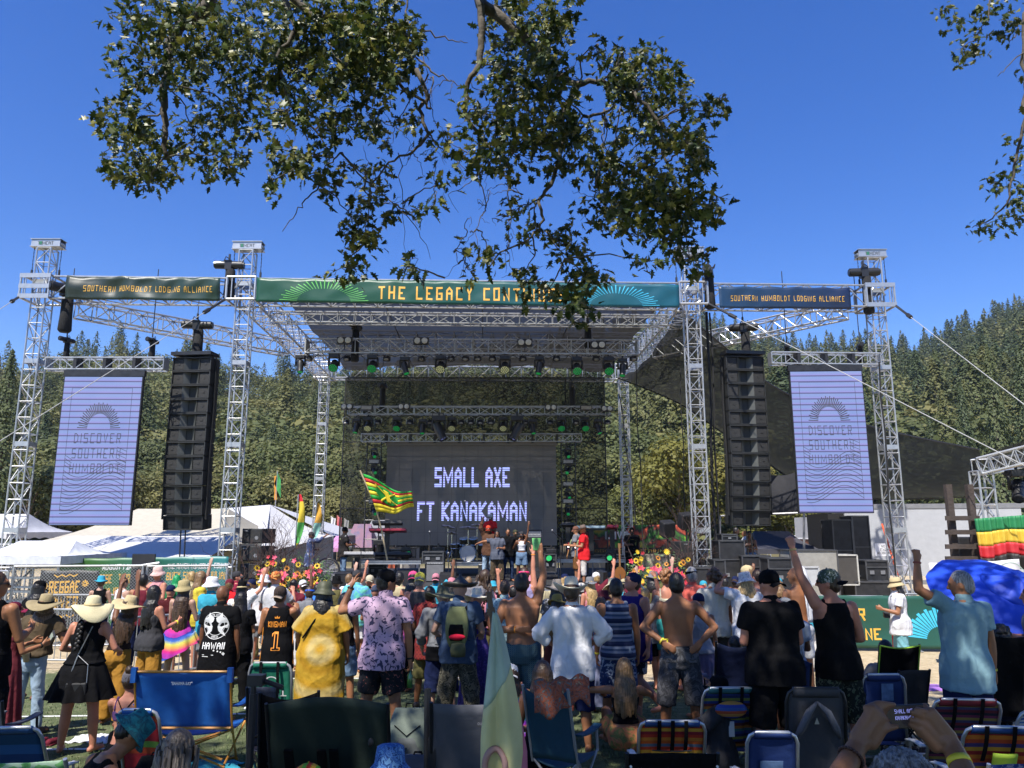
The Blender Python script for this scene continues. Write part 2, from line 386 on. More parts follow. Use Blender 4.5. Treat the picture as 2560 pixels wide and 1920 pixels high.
for(x0,y0,x1,y1)in[(-7.5,10.9,-2.2,11.25),(-7.2,9.0,-4.0,9.15),(-6.8,14.2,1.5,14.4)]:
 ml.grid(lambda a,b:Vector((x0+(x1-x0)*a,y0+(y1-y0)*a+.09*b,G(y0+(y1-y0)*a+.09*b)+.006)),24,1)
tag(ml.bd('pitch_line',LW),kind='structure')
HM=M('hillside_soil',(.13,.11,.055),.95,bump=.4,bs=.2,var=.5,vs=.03)
def ridge(pts,us):
 P=[(u,W(u,v,D))for u,v,D in pts];out=[]
 for u in us:
  for(u0,a),(u1,b)in zip(P,P[1:]):
   if u0<=u<=u1:
    t=(u-u0)/(u1-u0);out.append(a.lerp(b,t));break
 return out
def hill(name,top,d0,nu=70,nv=26,power=1.0,bump=5,drop=9):
 us=np.linspace(top[0][0],top[-1][0],nu+1);T=ridge(top,us);P=[]
 for i,t in enumerate(T):
  t=t-Vector((0,0,drop));row=[]
  b=Vector((t.x*d0/t.y,d0,-.6))
  for j in range(nv+4):
   s=j/nv
   if s<=1:q=b.lerp(t,s);q.z=b.z+(t.z-b.z)*(s**power)
   else:q=t+Vector((t.x,t.y,0)).normalized()*(s-1)*nv*12;q.z=t.z-(s-1)*nv*4
   nz=noise.noise(Vector((q.x*.018,q.y*.018,3)))+.5*noise.noise(Vector((q.x*.05,q.y*.05,9)))
   q.z+=nz*bump*min(1,s*2.5)*(1 if s<.93 else .35);row.append(q)
  P.append(row)
 mb=MB();nn=nv+4
 for r_ in P:mb.v.extend([tuple(q)for q in r_])
 for i in range(nu):
  for j in range(nn-1):mb.f.append((i*nn+j,(i+1)*nn+j,(i+1)*nn+j+1,i*nn+j+1));mb.m.append(0)
 tag(mb.bd(name,HM,smooth=True),kind='structure')
 return P
HL=hill('hill',[(-900,800,260),(-300,840,250),(-30,905,235),(120,915,225),(270,862,225),(420,880,225),(560,900,225),(700,925,225),(860,915,230),(1100,925,240),(1400,960,250),(1650,1060,260)],75,power=1.15)
HR=hill('hill.001',[(700,1000,330),(1100,900,340),(1450,835,370),(1620,800,390),(1760,808,400),(1880,832,400),(2010,868,400),(2080,860,390),(2180,860,380),(2280,864,370),(2340,856,360),(2450,806,340),(2560,748,320),(2900,620,300),(3400,560,300)],95,power=1.1,nu=110,drop=17)
def crown_np(kind,seed,n):
 r=np.random.default_rng(seed)
 if kind=='oak':
  k=11;cen=np.c_[r.uniform(-.30,.30,k),r.uniform(-.30,.30,k),r.uniform(.34,.78,k)];rad=r.uniform(.13,.25,k)
  idx=r.integers(0,k,n);d=r.normal(size=(n,3));d/=np.linalg.norm(d,axis=1)[:,None];d[:,2]=np.where(d[:,2]<-.35,-d[:,2],d[:,2])
  c=cen[idx]+d*(rad[idx]*r.uniform(.55,1.08,n))[:,None]*np.array([1,1,.85]);size=r.uniform(.028,.062,n)*(.52 if n<1300 else .32);nor=d+np.array([0,0,.25])+r.normal(size=(n,3))*.3
 else:
  z=r.uniform(.06,1,n)**.85;tier=(z*11)%1;w=(1-z)**.75*.27*(.7+.5*(1-tier))+.006
  a=r.uniform(0,2*PI,n);br=.75+.35*np.sin(a*5+np.floor(z*11)*2.1);rr=w*br*r.uniform(.35,1.1,n)
  c=np.c_[np.cos(a)*rr,np.sin(a)*rr,z-rr*.25];size=r.uniform(.016,.034,n)*(1.2-z*.6)*(.66 if n<1300 else .42);nor=np.c_[np.cos(a)*.8,np.sin(a)*.8,np.full(n,.7)]+r.normal(size=(n,3))*.28
 nor/=np.linalg.norm(nor,axis=1)[:,None]
 t1=np.cross(nor,r.normal(size=(n,3)));t1/=np.linalg.norm(t1,axis=1)[:,None];t2=np.cross(nor,t1)
 s=size[:,None];e=r.uniform(.6,1.3,(n,4,1))
 q=np.stack([c+t1*s*e[:,0],c+t2*s*e[:,1]*.8,c-t1*s*e[:,2],c-t2*s*e[:,3]*.8],1)
 return q.reshape(-1,3)
def fol_mat(name,cols,vs=.05):
 m,nt,p=base(name);L=nt.links;ge=nd(nt,'ShaderNodeNewGeometry');oi=nd(nt,'ShaderNodeObjectInfo')
 at=nd(nt,'ShaderNodeAttribute');at.attribute_name='tint'
 n=nd(nt,'ShaderNodeTexNoise');n.inputs['Scale'].default_value=.9;n.inputs['Detail'].default_value=3;L.new(ge.outputs['Position'],n.inputs['Vector'])
 a1=nd(nt,'ShaderNodeMath',operation='ADD');L.new(at.outputs['Fac'],a1.inputs[0]);L.new(oi.outputs['Random'],a1.inputs[1])
 a2=nd(nt,'ShaderNodeMath',operation='MULTIPLY_ADD');a2.inputs[1].default_value=.5;L.new(n.outputs['Fac'],a2.inputs[0]);L.new(a1.outputs[0],a2.inputs[2])
 fr=nd(nt,'ShaderNodeMath',operation='FRACT');L.new(a2.outputs[0],fr.inputs[0])
 k=len(cols);rp=ramp(nt,[(i/(k-1),c)for i,c in enumerate(cols)]);L.new(fr.outputs[0],rp.inputs[0]);L.new(rp.outputs[0],p.inputs['Base Color'])
 p.inputs['Roughness'].default_value=.6;p.inputs['Specular IOR Level'].default_value=.3
 tl=nd(nt,'ShaderNodeBsdfTranslucent');L.new(rp.outputs[0],tl.inputs[0]);mx=nd(nt,'ShaderNodeMixShader');mx.inputs[0].default_value=.25
 L.new(p.outputs[0],mx.inputs[1]);L.new(tl.outputs[0],mx.inputs[2]);L.new(mx.outputs[0],nt.nodes['Material Output'].inputs[0]);return m
FO=fol_mat('oak_foliage',[(.085,.10,.034),(.13,.14,.044),(.19,.175,.06),(.10,.12,.04),(.085,.10,.034)])
FC=fol_mat('conifer_foliage',[(.06,.085,.036),(.10,.12,.045),(.15,.15,.05),(.075,.10,.04),(.06,.085,.036)])
FY=fol_mat('yellow_foliage',[(.16,.15,.03),(.22,.19,.045),(.13,.14,.035),(.16,.15,.03)])
BARK=M('bark',(.09,.07,.05),.9,bump=.03,bs=8,var=.3)
def quads_mesh(name,V,mat,tint=None):
 n=len(V)//4;me=bpy.data.meshes.new(name);me.vertices.add(n*4);me.vertices.foreach_set('co',V.astype(np.float32).ravel())
 me.loops.add(n*4);me.loops.foreach_set('vertex_index',np.arange(n*4,dtype=np.int32));me.polygons.add(n)
 me.polygons.foreach_set('loop_start',np.arange(0,n*4,4,dtype=np.int32));me.materials.append(mat)
 if tint is not None:
  a=me.attributes.new('tint','FLOAT','FACE');a.data.foreach_set('value',tint.astype(np.float32))
 me.update();me.validate();return me
TPL={'oak':[crown_np('oak',s,1100)for s in range(5)],'conifer':[crown_np('conifer',20+s,820)for s in range(5)]}
TPLN={'oak':[crown_np('oak',50+s,7500)for s in range(4)],'conifer':[crown_np('conifer',70+s,5200)for s in range(4)]}
def tree_proto(kind,k,mat):
 o=bpy.data.objects.new(kind+'_tree',None)
 me=quads_mesh('crown',TPLN[kind][k],mat);c=bpy.data.objects.new('crown',me);c.parent=o
 t=MB();t.tube([(0,0,-.06),(.01,0,.2),(-.005,.01,.45),(0,0,.9 if kind=='conifer' else .6)],.022,6,r2=.004)
 if kind=='oak':
  for j in range(5):
   a=j*1.26;t.tube([(0,0,.25+.04*j),(.12*math.cos(a),.12*math.sin(a),.45),(.25*math.cos(a),.25*math.sin(a),.6)],.011,5,r2=.003)
 tm=t.mesh('trunk');tm.materials.append(BARK);b=bpy.data.objects.new('trunk',tm);b.parent=o
 return o,[c,b]
PROT={}
def plant(kind,k,mat,loc,h,wide,lbl,group,cat='tree'):
 key=(kind,k,mat.name)
 if key not in PROT:PROT[key]=tree_proto(kind,k,mat)
 src,ch=PROT[key];o=src.copy();link(o);o.location=loc;o.scale=(h*wide,h*wide,h);o.rotation_euler=(0,0,random.random()*6.28)
 for c in ch:
  d=c.copy();link(d);d.parent=o
 return tag(o,lbl,cat,group)
def pick(P,n,jmin,jmax,rs):
 nu=len(P)-1;out=[]
 for _ in range(n):
  a=rs.uniform(0,nu-1e-6);b=rs.uniform(jmin,jmax);i=int(a);j=int(b);fa=a-i;fb=b-j
  q=P[i][j].lerp(P[i+1][j],fa).lerp(P[i][j+1].lerp(P[i+1][j+1],fa),fb);out.append((q,j))
 return out
def proj(p):
 y=p.y*math.cos(PITCH)+(p.z-CAMZ)*math.sin(PITCH);z=-p.y*math.sin(PITCH)+(p.z-CAMZ)*math.cos(PITCH)
 return(1280+FPX*p.x/y,960-FPX*z/y)if y>.1 else(-9999,0)
rs=random.Random(3);masses={'oak':[],'conifer':[]};tints={'oak':[],'conifer':[]}
BARE=[(565,1110,34,90),(600,1175,26,60),(560,1215,16,40)]
def bare(p):
 u,v=proj(p);return any(abs(u-a)<w and abs(v-b-8)<h for a,b,w,h in BARE)
near={'oak':[],'conifer':[]}
for P,n,jm,fo,hs_,ish in((HL,1700,28,.95,(8,14.5),0),(HR,3700,28,.58,(12,22),1)):
 for q,j in pick(P,n,0,jm,rs):
  u,v=proj(q)
  if u<-140 or u>2700 or bare(q):continue
  pr=fo
  if j>19:pr=fo*.45
  if ish and u<1750 and v>1100:pr=.85
  kind='oak' if rs.random()<pr else 'conifer'
  h=rs.uniform(*hs_)*(.85 if kind=='oak' else 1.2);d=Vector((q.x,q.y)).length
  near[kind].append((d,q,h,rs.uniform(.85,1.3)))
for kind in near:
 L_=sorted(near[kind],key=lambda t:t[0]);big=L_[:150];rest=L_[150:]
 for d,q,h,w in big:
  u,v=proj(q);side='left of the stage' if u<1100 else 'right of the stage'
  mat=FO if kind=='oak' else FC
  bn=[(180,'left of the left video screen'),(420,'behind the left video screen'),(540,'behind the left speaker column'),(800,'between the left tower and rear left tower'),(1180,'behind the left half of the stage net'),(1520,'behind the right half of the stage net'),(1740,'between the rear and front right towers'),(1960,'behind the right speaker column'),(2200,'behind the right video screen'),(9999,'right of the right video screen')]
  lab=('rounded olive oak' if kind=='oak' else 'pointed conifer')+(' high on the hill ' if v<1080 else ' halfway up the hill ' if v<1190 else ' at the hill foot ')+[b for a,b in bn if u<a][0]
  plant(kind,rs.randrange(4),mat,(q.x,q.y,q.z-.3),h,w*(1.15 if kind=='oak' else 1.05),lab,'oaks on the hillside' if kind=='oak' else 'conifers on the hillside')
 for d,q,h,w in rest:
  T=TPL[kind][rs.randrange(5)];a=rs.random()*6.28;ca,sa=math.cos(a),math.sin(a);ww=w*(1.15 if kind=='oak' else 1.0)
  V=T*np.array([h*ww,h*ww,h]);V=np.c_[V[:,0]*ca-V[:,1]*sa,V[:,0]*sa+V[:,1]*ca,V[:,2]]+np.array([q.x,q.y,q.z-.4])
  masses[kind].append(V);tints[kind].append(np.full(len(T)//4,rs.random()))
for kind,mat in(('oak',FO),('conifer',FC)):
 me=quads_mesh(kind+'_woodland',np.concatenate(masses[kind]),mat,np.concatenate(tints[kind]))
 o=bpy.data.objects.new(kind+'_woodland',me);link(o)
 tag(o,'dense far wood of '+('rounded oaks' if kind=='oak' else 'dark pointed conifers')+' covering the upper hills','woodland',kind='stuff')
for(u,vb,D,h,w,kind,mat,lab)in[(1700,1330,62,11.5,1.0,'oak',FY,'yellow-green broad tree behind the right stage tower'),(1640,1330,66,8.0,1.1,'oak',FY,'lower yellow-green tree left of the tall yellow one'),(1980,1345,60,5.2,2.0,'oak',FY,'wide yellow-green tree crown above the grey canopy tent'),(1890,1345,64,9.5,1.0,'oak',FY,'yellow-green tree half hidden by the right speaker column'),(60,1310,58,10.5,1.1,'oak',FO,'large oak just behind the left tents'),(-22,1310,52,15,.7,'conifer',FC,'tall dark fir at the left edge of the picture'),(330,1305,66,8.5,1.3,'oak',FO,'bushy oak above the cream tent roof'),(250,1300,72,9.5,1.2,'oak',FO,'oak behind the left video screen'),(640,1310,78,9,1.3,'oak',FO,'light green oak behind the white tent peak'),(745,1315,70,8,1.2,'oak',FO,'oak left of the rear stage tower'),(840,1325,68,7.5,1.1,'oak',FO,'oak beside the stage back net'),(1545,1335,70,8,1.2,'oak',FO,'oak right of the stage back net'),(470,1300,80,9,1.2,'oak',FO,'oak between the left speaker column and tower'),(2520,1320,75,21,.62,'conifer',FC,'tall bright redwood above the right side stage'),(2440,1320,85,19,.6,'conifer',FC,'middle redwood left of the tallest redwood'),(2350,1320,95,17,.6,'conifer',FC,'shorter dark redwood behind the outer right tower'),(2600,1320,80,22,.65,'conifer',FC,'redwood cut off by the right edge'),(2250,1320,88,15,.7,'conifer',FC,'low conifer behind the right video screen')]:
 p=W(u,vb,D);plant(kind,rs.randrange(4),mat,(p.x,p.y,-.4),h,w,lab,'trees beyond the field')
#  the stage truss structure
SLP=.035
def FY_(x):return 22+SLP*(x+1.2)
ZT,ZB=9.63,8.95
AX=Vector((1,SLP,0)).normalized();AY=Vector((-SLP,1,0)).normalized();AZ=Vector((0,0,1))
def truss(mb,A,B,w=.38,h=None,n=None,side=None,r=.025,rb=.014,plates=0):
 """box truss between A and B: four chords with lacing on all sides"""
 A=Vector(A);B=Vector(B);h=h or w;d=(B-A);L=d.length;d.normalize()
 up=Vector(side)if side is not None else(Vector((0,0,1))if abs(d.z)<.9 else AY)
 x=d.cross(up).normalized();up=x.cross(d).normalized();n=n or max(2,int(L/(max(w,h)*1.15)))
 cs=[(sx*w/2,sy*h/2)for sx,sy in((-1,-1),(1,-1),(1,1),(-1,1))]
 def P(i,t):return A+d*(L*t)+x*cs[i][0]+up*cs[i][1]
 for i in range(4):mb.cyl(P(i,0),P(i,1),r,n=7)
 for i in range(4):
  j=(i+1)%4
  for k in range(n+1):mb.cyl(P(i,k/n),P(j,k/n),rb,n=5,cap=False)
  for k in range(n):
   a,b=(i,j)if(k+i)%2 else(j,i)
   mb.cyl(P(a,k/n),P(b,(k+1)/n),rb,n=5,cap=False)
 if plates:
  for k in range(1,int(L/plates)+1):
   c=A+d*(k*plates)
   if k*plates<L-.2:
    for s in(-1,1):
     mb.box(c+up*s*h/2,(w+.03,.03,.13)if abs(d.z)>.9 else(.13,.03,.03))
     if abs(d.z)>.9:mb.box(c+x*s*w/2,(.03,h,.13))
 return mb
def text_on(parent,txt,o,xd,yd,w,h,mat,name='lettering',bold=.02,off=0):
 nrm=Vector(xd).cross(Vector(yd)).normalized();t=MB(world=True)
 ltr(t,txt,lambda a,b:Vector(o)+Vector(xd)*a+Vector(yd)*b+nrm*off,w,h,bold);return t.bd(name,mat,parent)
GOLD=M('gold_print',(.75,.42,.06),.6,var=.05);DKTXT=M('dark_print',(.05,.06,.06),.6);WHTXT=M('white_print',(.7,.7,.68),.6,var=.05)
CHAIN=M('steel_chain',(.06,.06,.065),.5,.6)
WEBB=M('white_webbing',(.42,.42,.41),.8)
TX=[-13.9,-7.97,5.45,11.15]
TWL=['outermost left stage tower beside the left video screen','inner left front stage tower at the left end of the wide banner','inner right front stage tower at the right end of the wide banner','outermost right stage tower beside the right video screen']
for i,x in enumerate(TX):
 y=FY_(x)+.35;t=thg('stage_tower','silver lattice '+TWL[i],'stage tower',(x,y,-.3),0,'front towers of the stage roof')
 m=MB(world=True);truss(m,(x,y,-.1),(x,y,10.55),.40,plates=2.4);m.bd('mast',ALU,t)
 m=MB(world=True)
 s=.42
 for zz in(ZB,ZT):
  for a,b in(((-s,-s),(s,-s)),((s,-s),(s,s)),((s,s),(-s,s)),((-s,s),(-s,-s))):
   m.cyl((x+a[0],y+a[1],zz),(x+b[0],y+b[1],zz),.035)
 for a,b in((-s,-s),(s,-s),(s,s),(-s,s)):m.cyl((x+a,y+b,ZB),(x+a,y+b,ZT),.035)
 for a in(-.27,.27):m.cyl((x+a,y-s,ZB),(x+a,y-s,ZT),.018);m.cyl((x-s,y+a,ZB),(x-s,y+a,ZT),.018);m.cyl((x+s,y+a,ZB),(x+s,y+a,ZT),.018)
 if i in(0,3):
  for zz in(ZT-.03,ZB+.33,ZB+.03)if i==0 else(ZT-.03,ZB+.03):m.box((x,y-s-.02,zz),(2*s+.06,.03,.13))
 for sx in(-1,1):
  m.cyl((x+sx*.1,y-.2,ZT-.05),(x+sx*.25,y-.2,ZT-.3),.03);m.cyl((x+sx*.25,y-.2,ZB+.15),(x+sx*.1,y-.2,ZB+.05),.03)
 m.bd('sleeve_block',ALU,t)
 m=MB(world=True);yy=y
 m.box((x,yy-.14,10.72),(.86,.02,.2));m.box((x,yy+.14,10.72),(.86,.02,.2));m.box((x,yy,10.835),(.9,.36,.02));m.box((x,yy,10.605),(.9,.36,.02))
 for sx in(-.4,.4):m.cyl((x+sx,yy-.11,10.7),(x+sx,yy+.11,10.7),.06,n=10)
 hd=m.bd('head_block',ALU,t)
 text_on(hd,'T MCAT',(x,yy-.156,10.71),(1,0,0),(0,0,1),.46,.11,DKTXT)
 gm=MB(world=True);gm.box((x-.145,yy-.155,10.71),(.075,.008,.1));gm.bd('emblem',M('emblem_green',(.03,.18,.1),.5),hd)
 for sx in(-.41,.41):
  m=MB(world=True);zz=10.6
  while zz>ZT+.05:
   m.cyl((x+sx,yy,zz),(x+sx+random.uniform(-.01,.01),yy,zz-.06),.014 if int(zz*16)%2 else .009,n=4);zz-=.06
  m.cyl((x+sx,yy,ZT+.28),(x+sx,yy,ZT+.02),.035);m.bd('chain',CHAIN,t)
 m=MB(world=True)
 for a in(-1,1):m.box((x,y+a*.0,-.24),(1.5,.12,.1))if a<0 else m.box((x,y,-.23),(.12,1.5,.1))
 for a,b in((-.7,0),(.7,0),(0,-.7),(0,.7)):m.cyl((x+a,y+b,-.2),(x+a*.28,y+b*.28,.9),.025)
 m.bd('base',ALUD,t)
RB=11.7
for i,x in enumerate((TX[1],TX[2])):
 c=Vector((x,FY_(x)+.35,0))+AY*RB;t=thg('rear_tower','silver lattice rear tower at the %s corner of the stage roof'%('left' if i==0 else 'right'),'stage tower',(c.x,c.y,-.3),0,'rear towers of the stage roof')
 m=MB(world=True);truss(m,(c.x,c.y,-.3),(c.x,c.y,ZT),.38,plates=2.4);m.bd('mast',ALU,t)
 m=MB(world=True)
 for zz in(ZB,ZT):
  for a,b in(((-.4,-.4),(.4,-.4)),((.4,-.4),(.4,.4)),((.4,.4),(-.4,.4)),((-.4,.4),(-.4,-.4))):m.cyl((c.x+a[0],c.y+a[1],zz),(c.x+b[0],c.y+b[1],zz),.035)
 for a,b in((-.4,-.4),(.4,-.4),(.4,.4),(-.4,.4)):m.cyl((c.x+a,c.y+b,ZB),(c.x+a,c.y+b,ZT),.03)
 m.bd('sleeve_block',ALU,t)
def beam(A,B,lbl,w=.62,h=.66,mat=ALU,name='truss_beam',cat='truss',group='roof beams',n=None,r=.03,rb=.018):
 A=Vector(A);B=Vector(B);t=thg(name,lbl,cat,A,0,group)
 m=MB(world=True);truss(m,A,B,w,h,n=n,r=r,rb=rb);m.bd('lattice',mat,t);return t
zc=(ZT+ZB)/2
def fp(x,z=zc,back=0):return Vector((x,FY_(x)+.35,z))+AY*back
beam(fp(TX[0]+.42),fp(TX[1]-.42),'front truss beam between the two left towers, behind the dark green sponsor banner',n=8)
beam(fp(TX[1]+.42),fp(TX[2]-.42),'long front truss beam across the stage behind the widest banner',n=18)
beam(fp(TX[2]+.42),fp(TX[3]-.42),'front truss beam between the two right towers, behind the navy sponsor banner',n=8)
beam(fp(TX[1],back=.42),fp(TX[1],back=RB-.4),'left side truss beam of the stage roof running back',n=20)
beam(fp(TX[2],back=.42),fp(TX[2],back=RB-.4),'right side truss beam of the stage roof running back',n=20)
beam(fp(TX[1]+.4,back=RB),fp(TX[2]-.4,back=RB),'rear truss beam at the back of the stage roof',n=18)
beam(fp(TX[1]+.32,back=6),fp(TX[2]-.32,back=6),'middle truss beam under the roof cloth',n=18)
beam(fp(TX[1]+.6,8.72,.75),fp(TX[2]-.6,8.72,.75),'slim spreader truss just below the widest banner',w=.3,h=.32,n=24,r=.024,rb=.014)
beam(W(192,772,22.2),W(715,870,26.8),'slanting outrigger truss above the left speaker column',w=.5,h=.5,n=14,group='outrigger trusses')
beam(W(2112,775,22.9),W(1640,880,27.6),'slanting outrigger truss above the right speaker column',w=.5,h=.5,n=14,group='outrigger trusses')
def grad_mat(name,c0,c1,x0,x1,rough=.42):
 m,nt,p=base(name);L=nt.links;tc=nd(nt,'ShaderNodeTexCoord');sx=nd(nt,'ShaderNodeSeparateXYZ');L.new(tc.outputs['Object'],sx.inputs[0])
 mr=nd(nt,'ShaderNodeMapRange');mr.inputs[1].default_value=x0;mr.inputs[2].default_value=x1;L.new(sx.outputs['X'],mr.inputs[0])
 mx=nd(nt,'ShaderNodeMix',data_type='RGBA');mx.inputs['A'].default_value=(*c0,1);mx.inputs['B'].default_value=(*c1,1);L.new(mr.outputs[0],mx.inputs['Factor']);L.new(mx.outputs['Result'],p.inputs['Base Color'])
 p.inputs['Roughness'].default_value=rough;MATS[name]=m;return m
def banner(name,lbl,A,B,h,mat,seed=0,amp=.035,nu=None,folds=1.0,name2='cloth',group=None,off=.0,cat='banner',tilt=0):
 """hanging cloth between A and B (top corners), wrinkled; returns thing, surface fn(x from left edge 0..L, y down 0..h)"""
 A=Vector(A);B=Vector(B);L=(B-A).length;d=(B-A).normalized();nrm=d.cross(Vector((0,0,-1))).normalized()
 if nrm.y>0:nrm=-nrm
 def surf(x,y,o=0):
  s=max(0,min(1,y/h));q=A+d*x+Vector((0,0,-y))
  tie=(x*1.25)%1;tri=abs(tie-.5)*2
  w=noise.noise(Vector((x*.9*folds+seed,y*1.6-x*.5,seed*1.7)))*amp*1.2+math.sin((x*5.2*folds+y*4.5)+noise.noise(Vector((x,y,seed)))*3)*amp*.35*math.sin(PI*min(1,s*1.15))
  w+=noise.noise(Vector((x*3.1,y*3.3+x,seed)))*amp*.5
  return q+nrm*(w+off+o)+Vector((0,0,-(1-tri)*.03*(1-s)*folds))
 t=thg(name,lbl,cat,A,0,group);m=MB(world=True);nu=nu or int(L*9)
 m.sheet(lambda a,b:surf(a*L,b*h),nu,max(6,int(h*12)),.006)
 cl=m.bd(name2,mat,t,smooth=True);return t,surf,L,cl
def onb(parent,surf,txt,cx,cy,w,h,mat,bold=.02,name='lettering',o=.012):
 m=MB(world=True);ltr(m,txt,lambda a,b:surf(cx+a,cy-b,o),w,h,bold);return m.bd(name,mat,parent)
def burst(parent,surf,cx,cy,r0,r1,mat,n=25,a0=0,a1=PI,w=.035,name='sunburst',o=.012,sy=1):
 m=MB(world=True)
 for k in range(n):
  a=a0+(a1-a0)*k/(n-1);c,s=math.cos(a),math.sin(a);rr1=r1*(.93 if k%2 else 1)
  for q in range(3):
   ra=r0+(rr1-r0)*q/3;rb=r0+(rr1-r0)*(q+1)/3
   pts=[(ra,-w/2*(.6+.3*q)),(rb,-w/2*(.8+.3*q)),(rb,w/2*(.8+.3*q)),(ra,w/2*(.6+.3*q))]
   P=[]
   for x,y in pts:
    X=cx-(x*c-y*s);Y=cy-(x*s+y*c)*sy
    P.append(surf(X,max(Y,.02),o))
   m.add(P,[(0,1,2,3)])
 return m.bd(name,mat,parent)
y0=-.44
def fb(x,z):return Vector((x,FY_(x)+.35+y0,z))
DG=grad_mat('banner_dark_green',(.018,.028,.022),(.02,.05,.035),0,5)
t,sf,L,_=banner('banner','dark green banner with gold sponsor lettering on the left side beam',fb(-12.97,9.6),fb(-8.55,9.6),.72,DG,1,.08,group='banners on the front beams',folds=1.4)
onb(t,sf,'~SOUTHERN HUMBOLDT LODGING ALLIANCE',L*.53,.37,L*.84,.2,GOLD,.02)
MG=grad_mat('banner_green_teal',(.012,.075,.04),(.008,.09,.13),4,12)
t,sf,L,_=banner('banner','long green to teal banner with large gold words and two sunbursts over the stage',fb(-7.5,9.6),fb(5.0,9.55),.74,MG,5,.03,group='banners on the front beams')
onb(t,sf,'~THE LEGACY CONTINUES',L*.505,.4,L*.44,.46,M('gold_print_big',(.85,.45,.07),.6,var=.03),.035)
GR1=M('bright_green_print',(.16,.55,.12),.5,var=.03);BL1=M('sky_blue_print',(.06,.50,.72),.5,var=.03)
burst(t,sf,L*.158,.7,.78,1.3,GR1,29,.07,PI-.07,.027,sy=.52)
burst(t,sf,L*.848,.72,.78,1.3,BL1,29,.07,PI-.07,.027,sy=.52)
NB=grad_mat('banner_navy',(.012,.045,.10),(.01,.02,.06),0,4)
t,sf,L,_=banner('banner','navy blue banner with gold sponsor lettering on the right side beam',fb(6.2,9.5),fb(10.2,9.5),.68,NB,9,.04,group='banners on the front beams',folds=1.3)
onb(t,sf,'~SOUTHERN HUMBOLDT LODGING ALLIANCE',L*.52,.36,L*.86,.19,GOLD,.02)
RC=NET('roof_net',(.04,.038,.036),.94)
m=MB(world=True);A=fp(TX[1]+1.0,9.35,.9);B=fp(TX[2]-.75,9.35,.9);t=thg('roof_cloth','dark grey shade cloth stretched over the stage','roof cloth',A)
m.grid(lambda a,b:A.lerp(B,a)+AY*(b*10.75)+Vector((0,0,.45*math.sin(PI*a)*.6-.12*noise.noise(Vector((a*9,b*7,1)))-.05*abs(math.sin(b*PI*5)))),40,40);m.bd('cloth',RC,t,smooth=True)
m=MB(world=True)
for a in(.25,.52,.78):m.tube([A.lerp(B,a)+AY*(b*10.75/8)+Vector((0,0,.45*math.sin(PI*a)*.6-.06))for b in range(9)],.02,4)
m.bd('seam_cord',BLK,t)
SN=NET('back_net',(.05,.053,.045),.62)
A=W(866,945,33.3);B=W(1509,945,33.3);zb=1.0
t=thg('back_net','see-through black shade net hanging behind the stage','shade net',A)
m=MB(world=True);m.grid(lambda a,b:A.lerp(B,a)+Vector((0,.10*math.sin(a*60+b*3)*(1-b*.5)+.12*noise.noise(Vector((a*8,b*3,2))),0))+Vector((0,0,-(A.z-zb)*b)),90,20);m.bd('cloth',SN,t,smooth=True)
m=MB(world=True)
for fz in(.0,.36,.72,1):m.tube([A.lerp(B,a/10)+Vector((0,-.06,-(A.z-zb)*fz))for a in range(11)],.03,4)
for a in(0,.85,1):m.cyl(A.lerp(B,a)+Vector((0,-.1,0)),A.lerp(B,a)+Vector((0,-.1,-(A.z-zb))),.03)
m.bd('hem',BLK,t)
UN=NET('upper_net',(.045,.048,.042),.55)
A2=W(868,985,32.6);B2=W(1507,985,32.6);t=thg('upper_back_net','second net sagging below the rear beam','shade net',A2)
m=MB(world=True);m.grid(lambda a,b:A2.lerp(B2,a)+Vector((0,-.35*math.sin(PI*b)+.06*math.sin(a*110-b*4),.9-2.6*b)),110,10);m.bd('cloth',UN,t,smooth=True)
top=[W(1700,772,24),W(1800,858,25.5),W(1950,975,27.5),W(2170,1064,29),W(2450,1125,29.5)]
bot=[W(1545,945,33),W(1700,1010,33),W(1860,1118,33),W(2080,1238,33),W(2450,1242,32)]
def poly(P,a):
 a*=len(P)-1;i=min(int(a),len(P)-2);t_=a-i
 p0,p1,p2,p3=P[max(i-1,0)],P[i],P[i+1],P[min(i+2,len(P)-1)]
 return .5*((2*p1)+(p2-p0)*t_+(2*p0-5*p1+4*p2-p3)*t_**2+(3*p1-p0-3*p2+p3)*t_**3)
t=thg('shade_sail','large black shade net sweeping down from the roof to the right side stage','shade net',top[0])
m=MB(world=True);m.grid(lambda a,b:poly(top,a).lerp(poly(bot,a),b)+Vector((0,0,-.5*math.sin(PI*b)-.25*math.sin(PI*a)*math.sin(PI*b)+.05*math.sin(b*26+a*30*(1-b)))),90,30)
m.bd('cloth',NET('sail_net',(.05,.052,.047),.90),t,smooth=True)
m=MB(world=True);m.tube([poly(top,i/40)for i in range(41)],.035,5);m.tube([poly(bot,i/40)for i in range(41)],.03,5);m.bd('hem_rope',BLK,t)
GY0={0:(TX[1]-.42,FY_(TX[1])-.07,ZB),1:(TX[2]+.42,FY_(TX[2])-.07,ZB),2:(TX[3]+.42,FY_(TX[3])-.07,ZB),3:(TX[0]-.42,FY_(TX[0])-.07,ZB)}
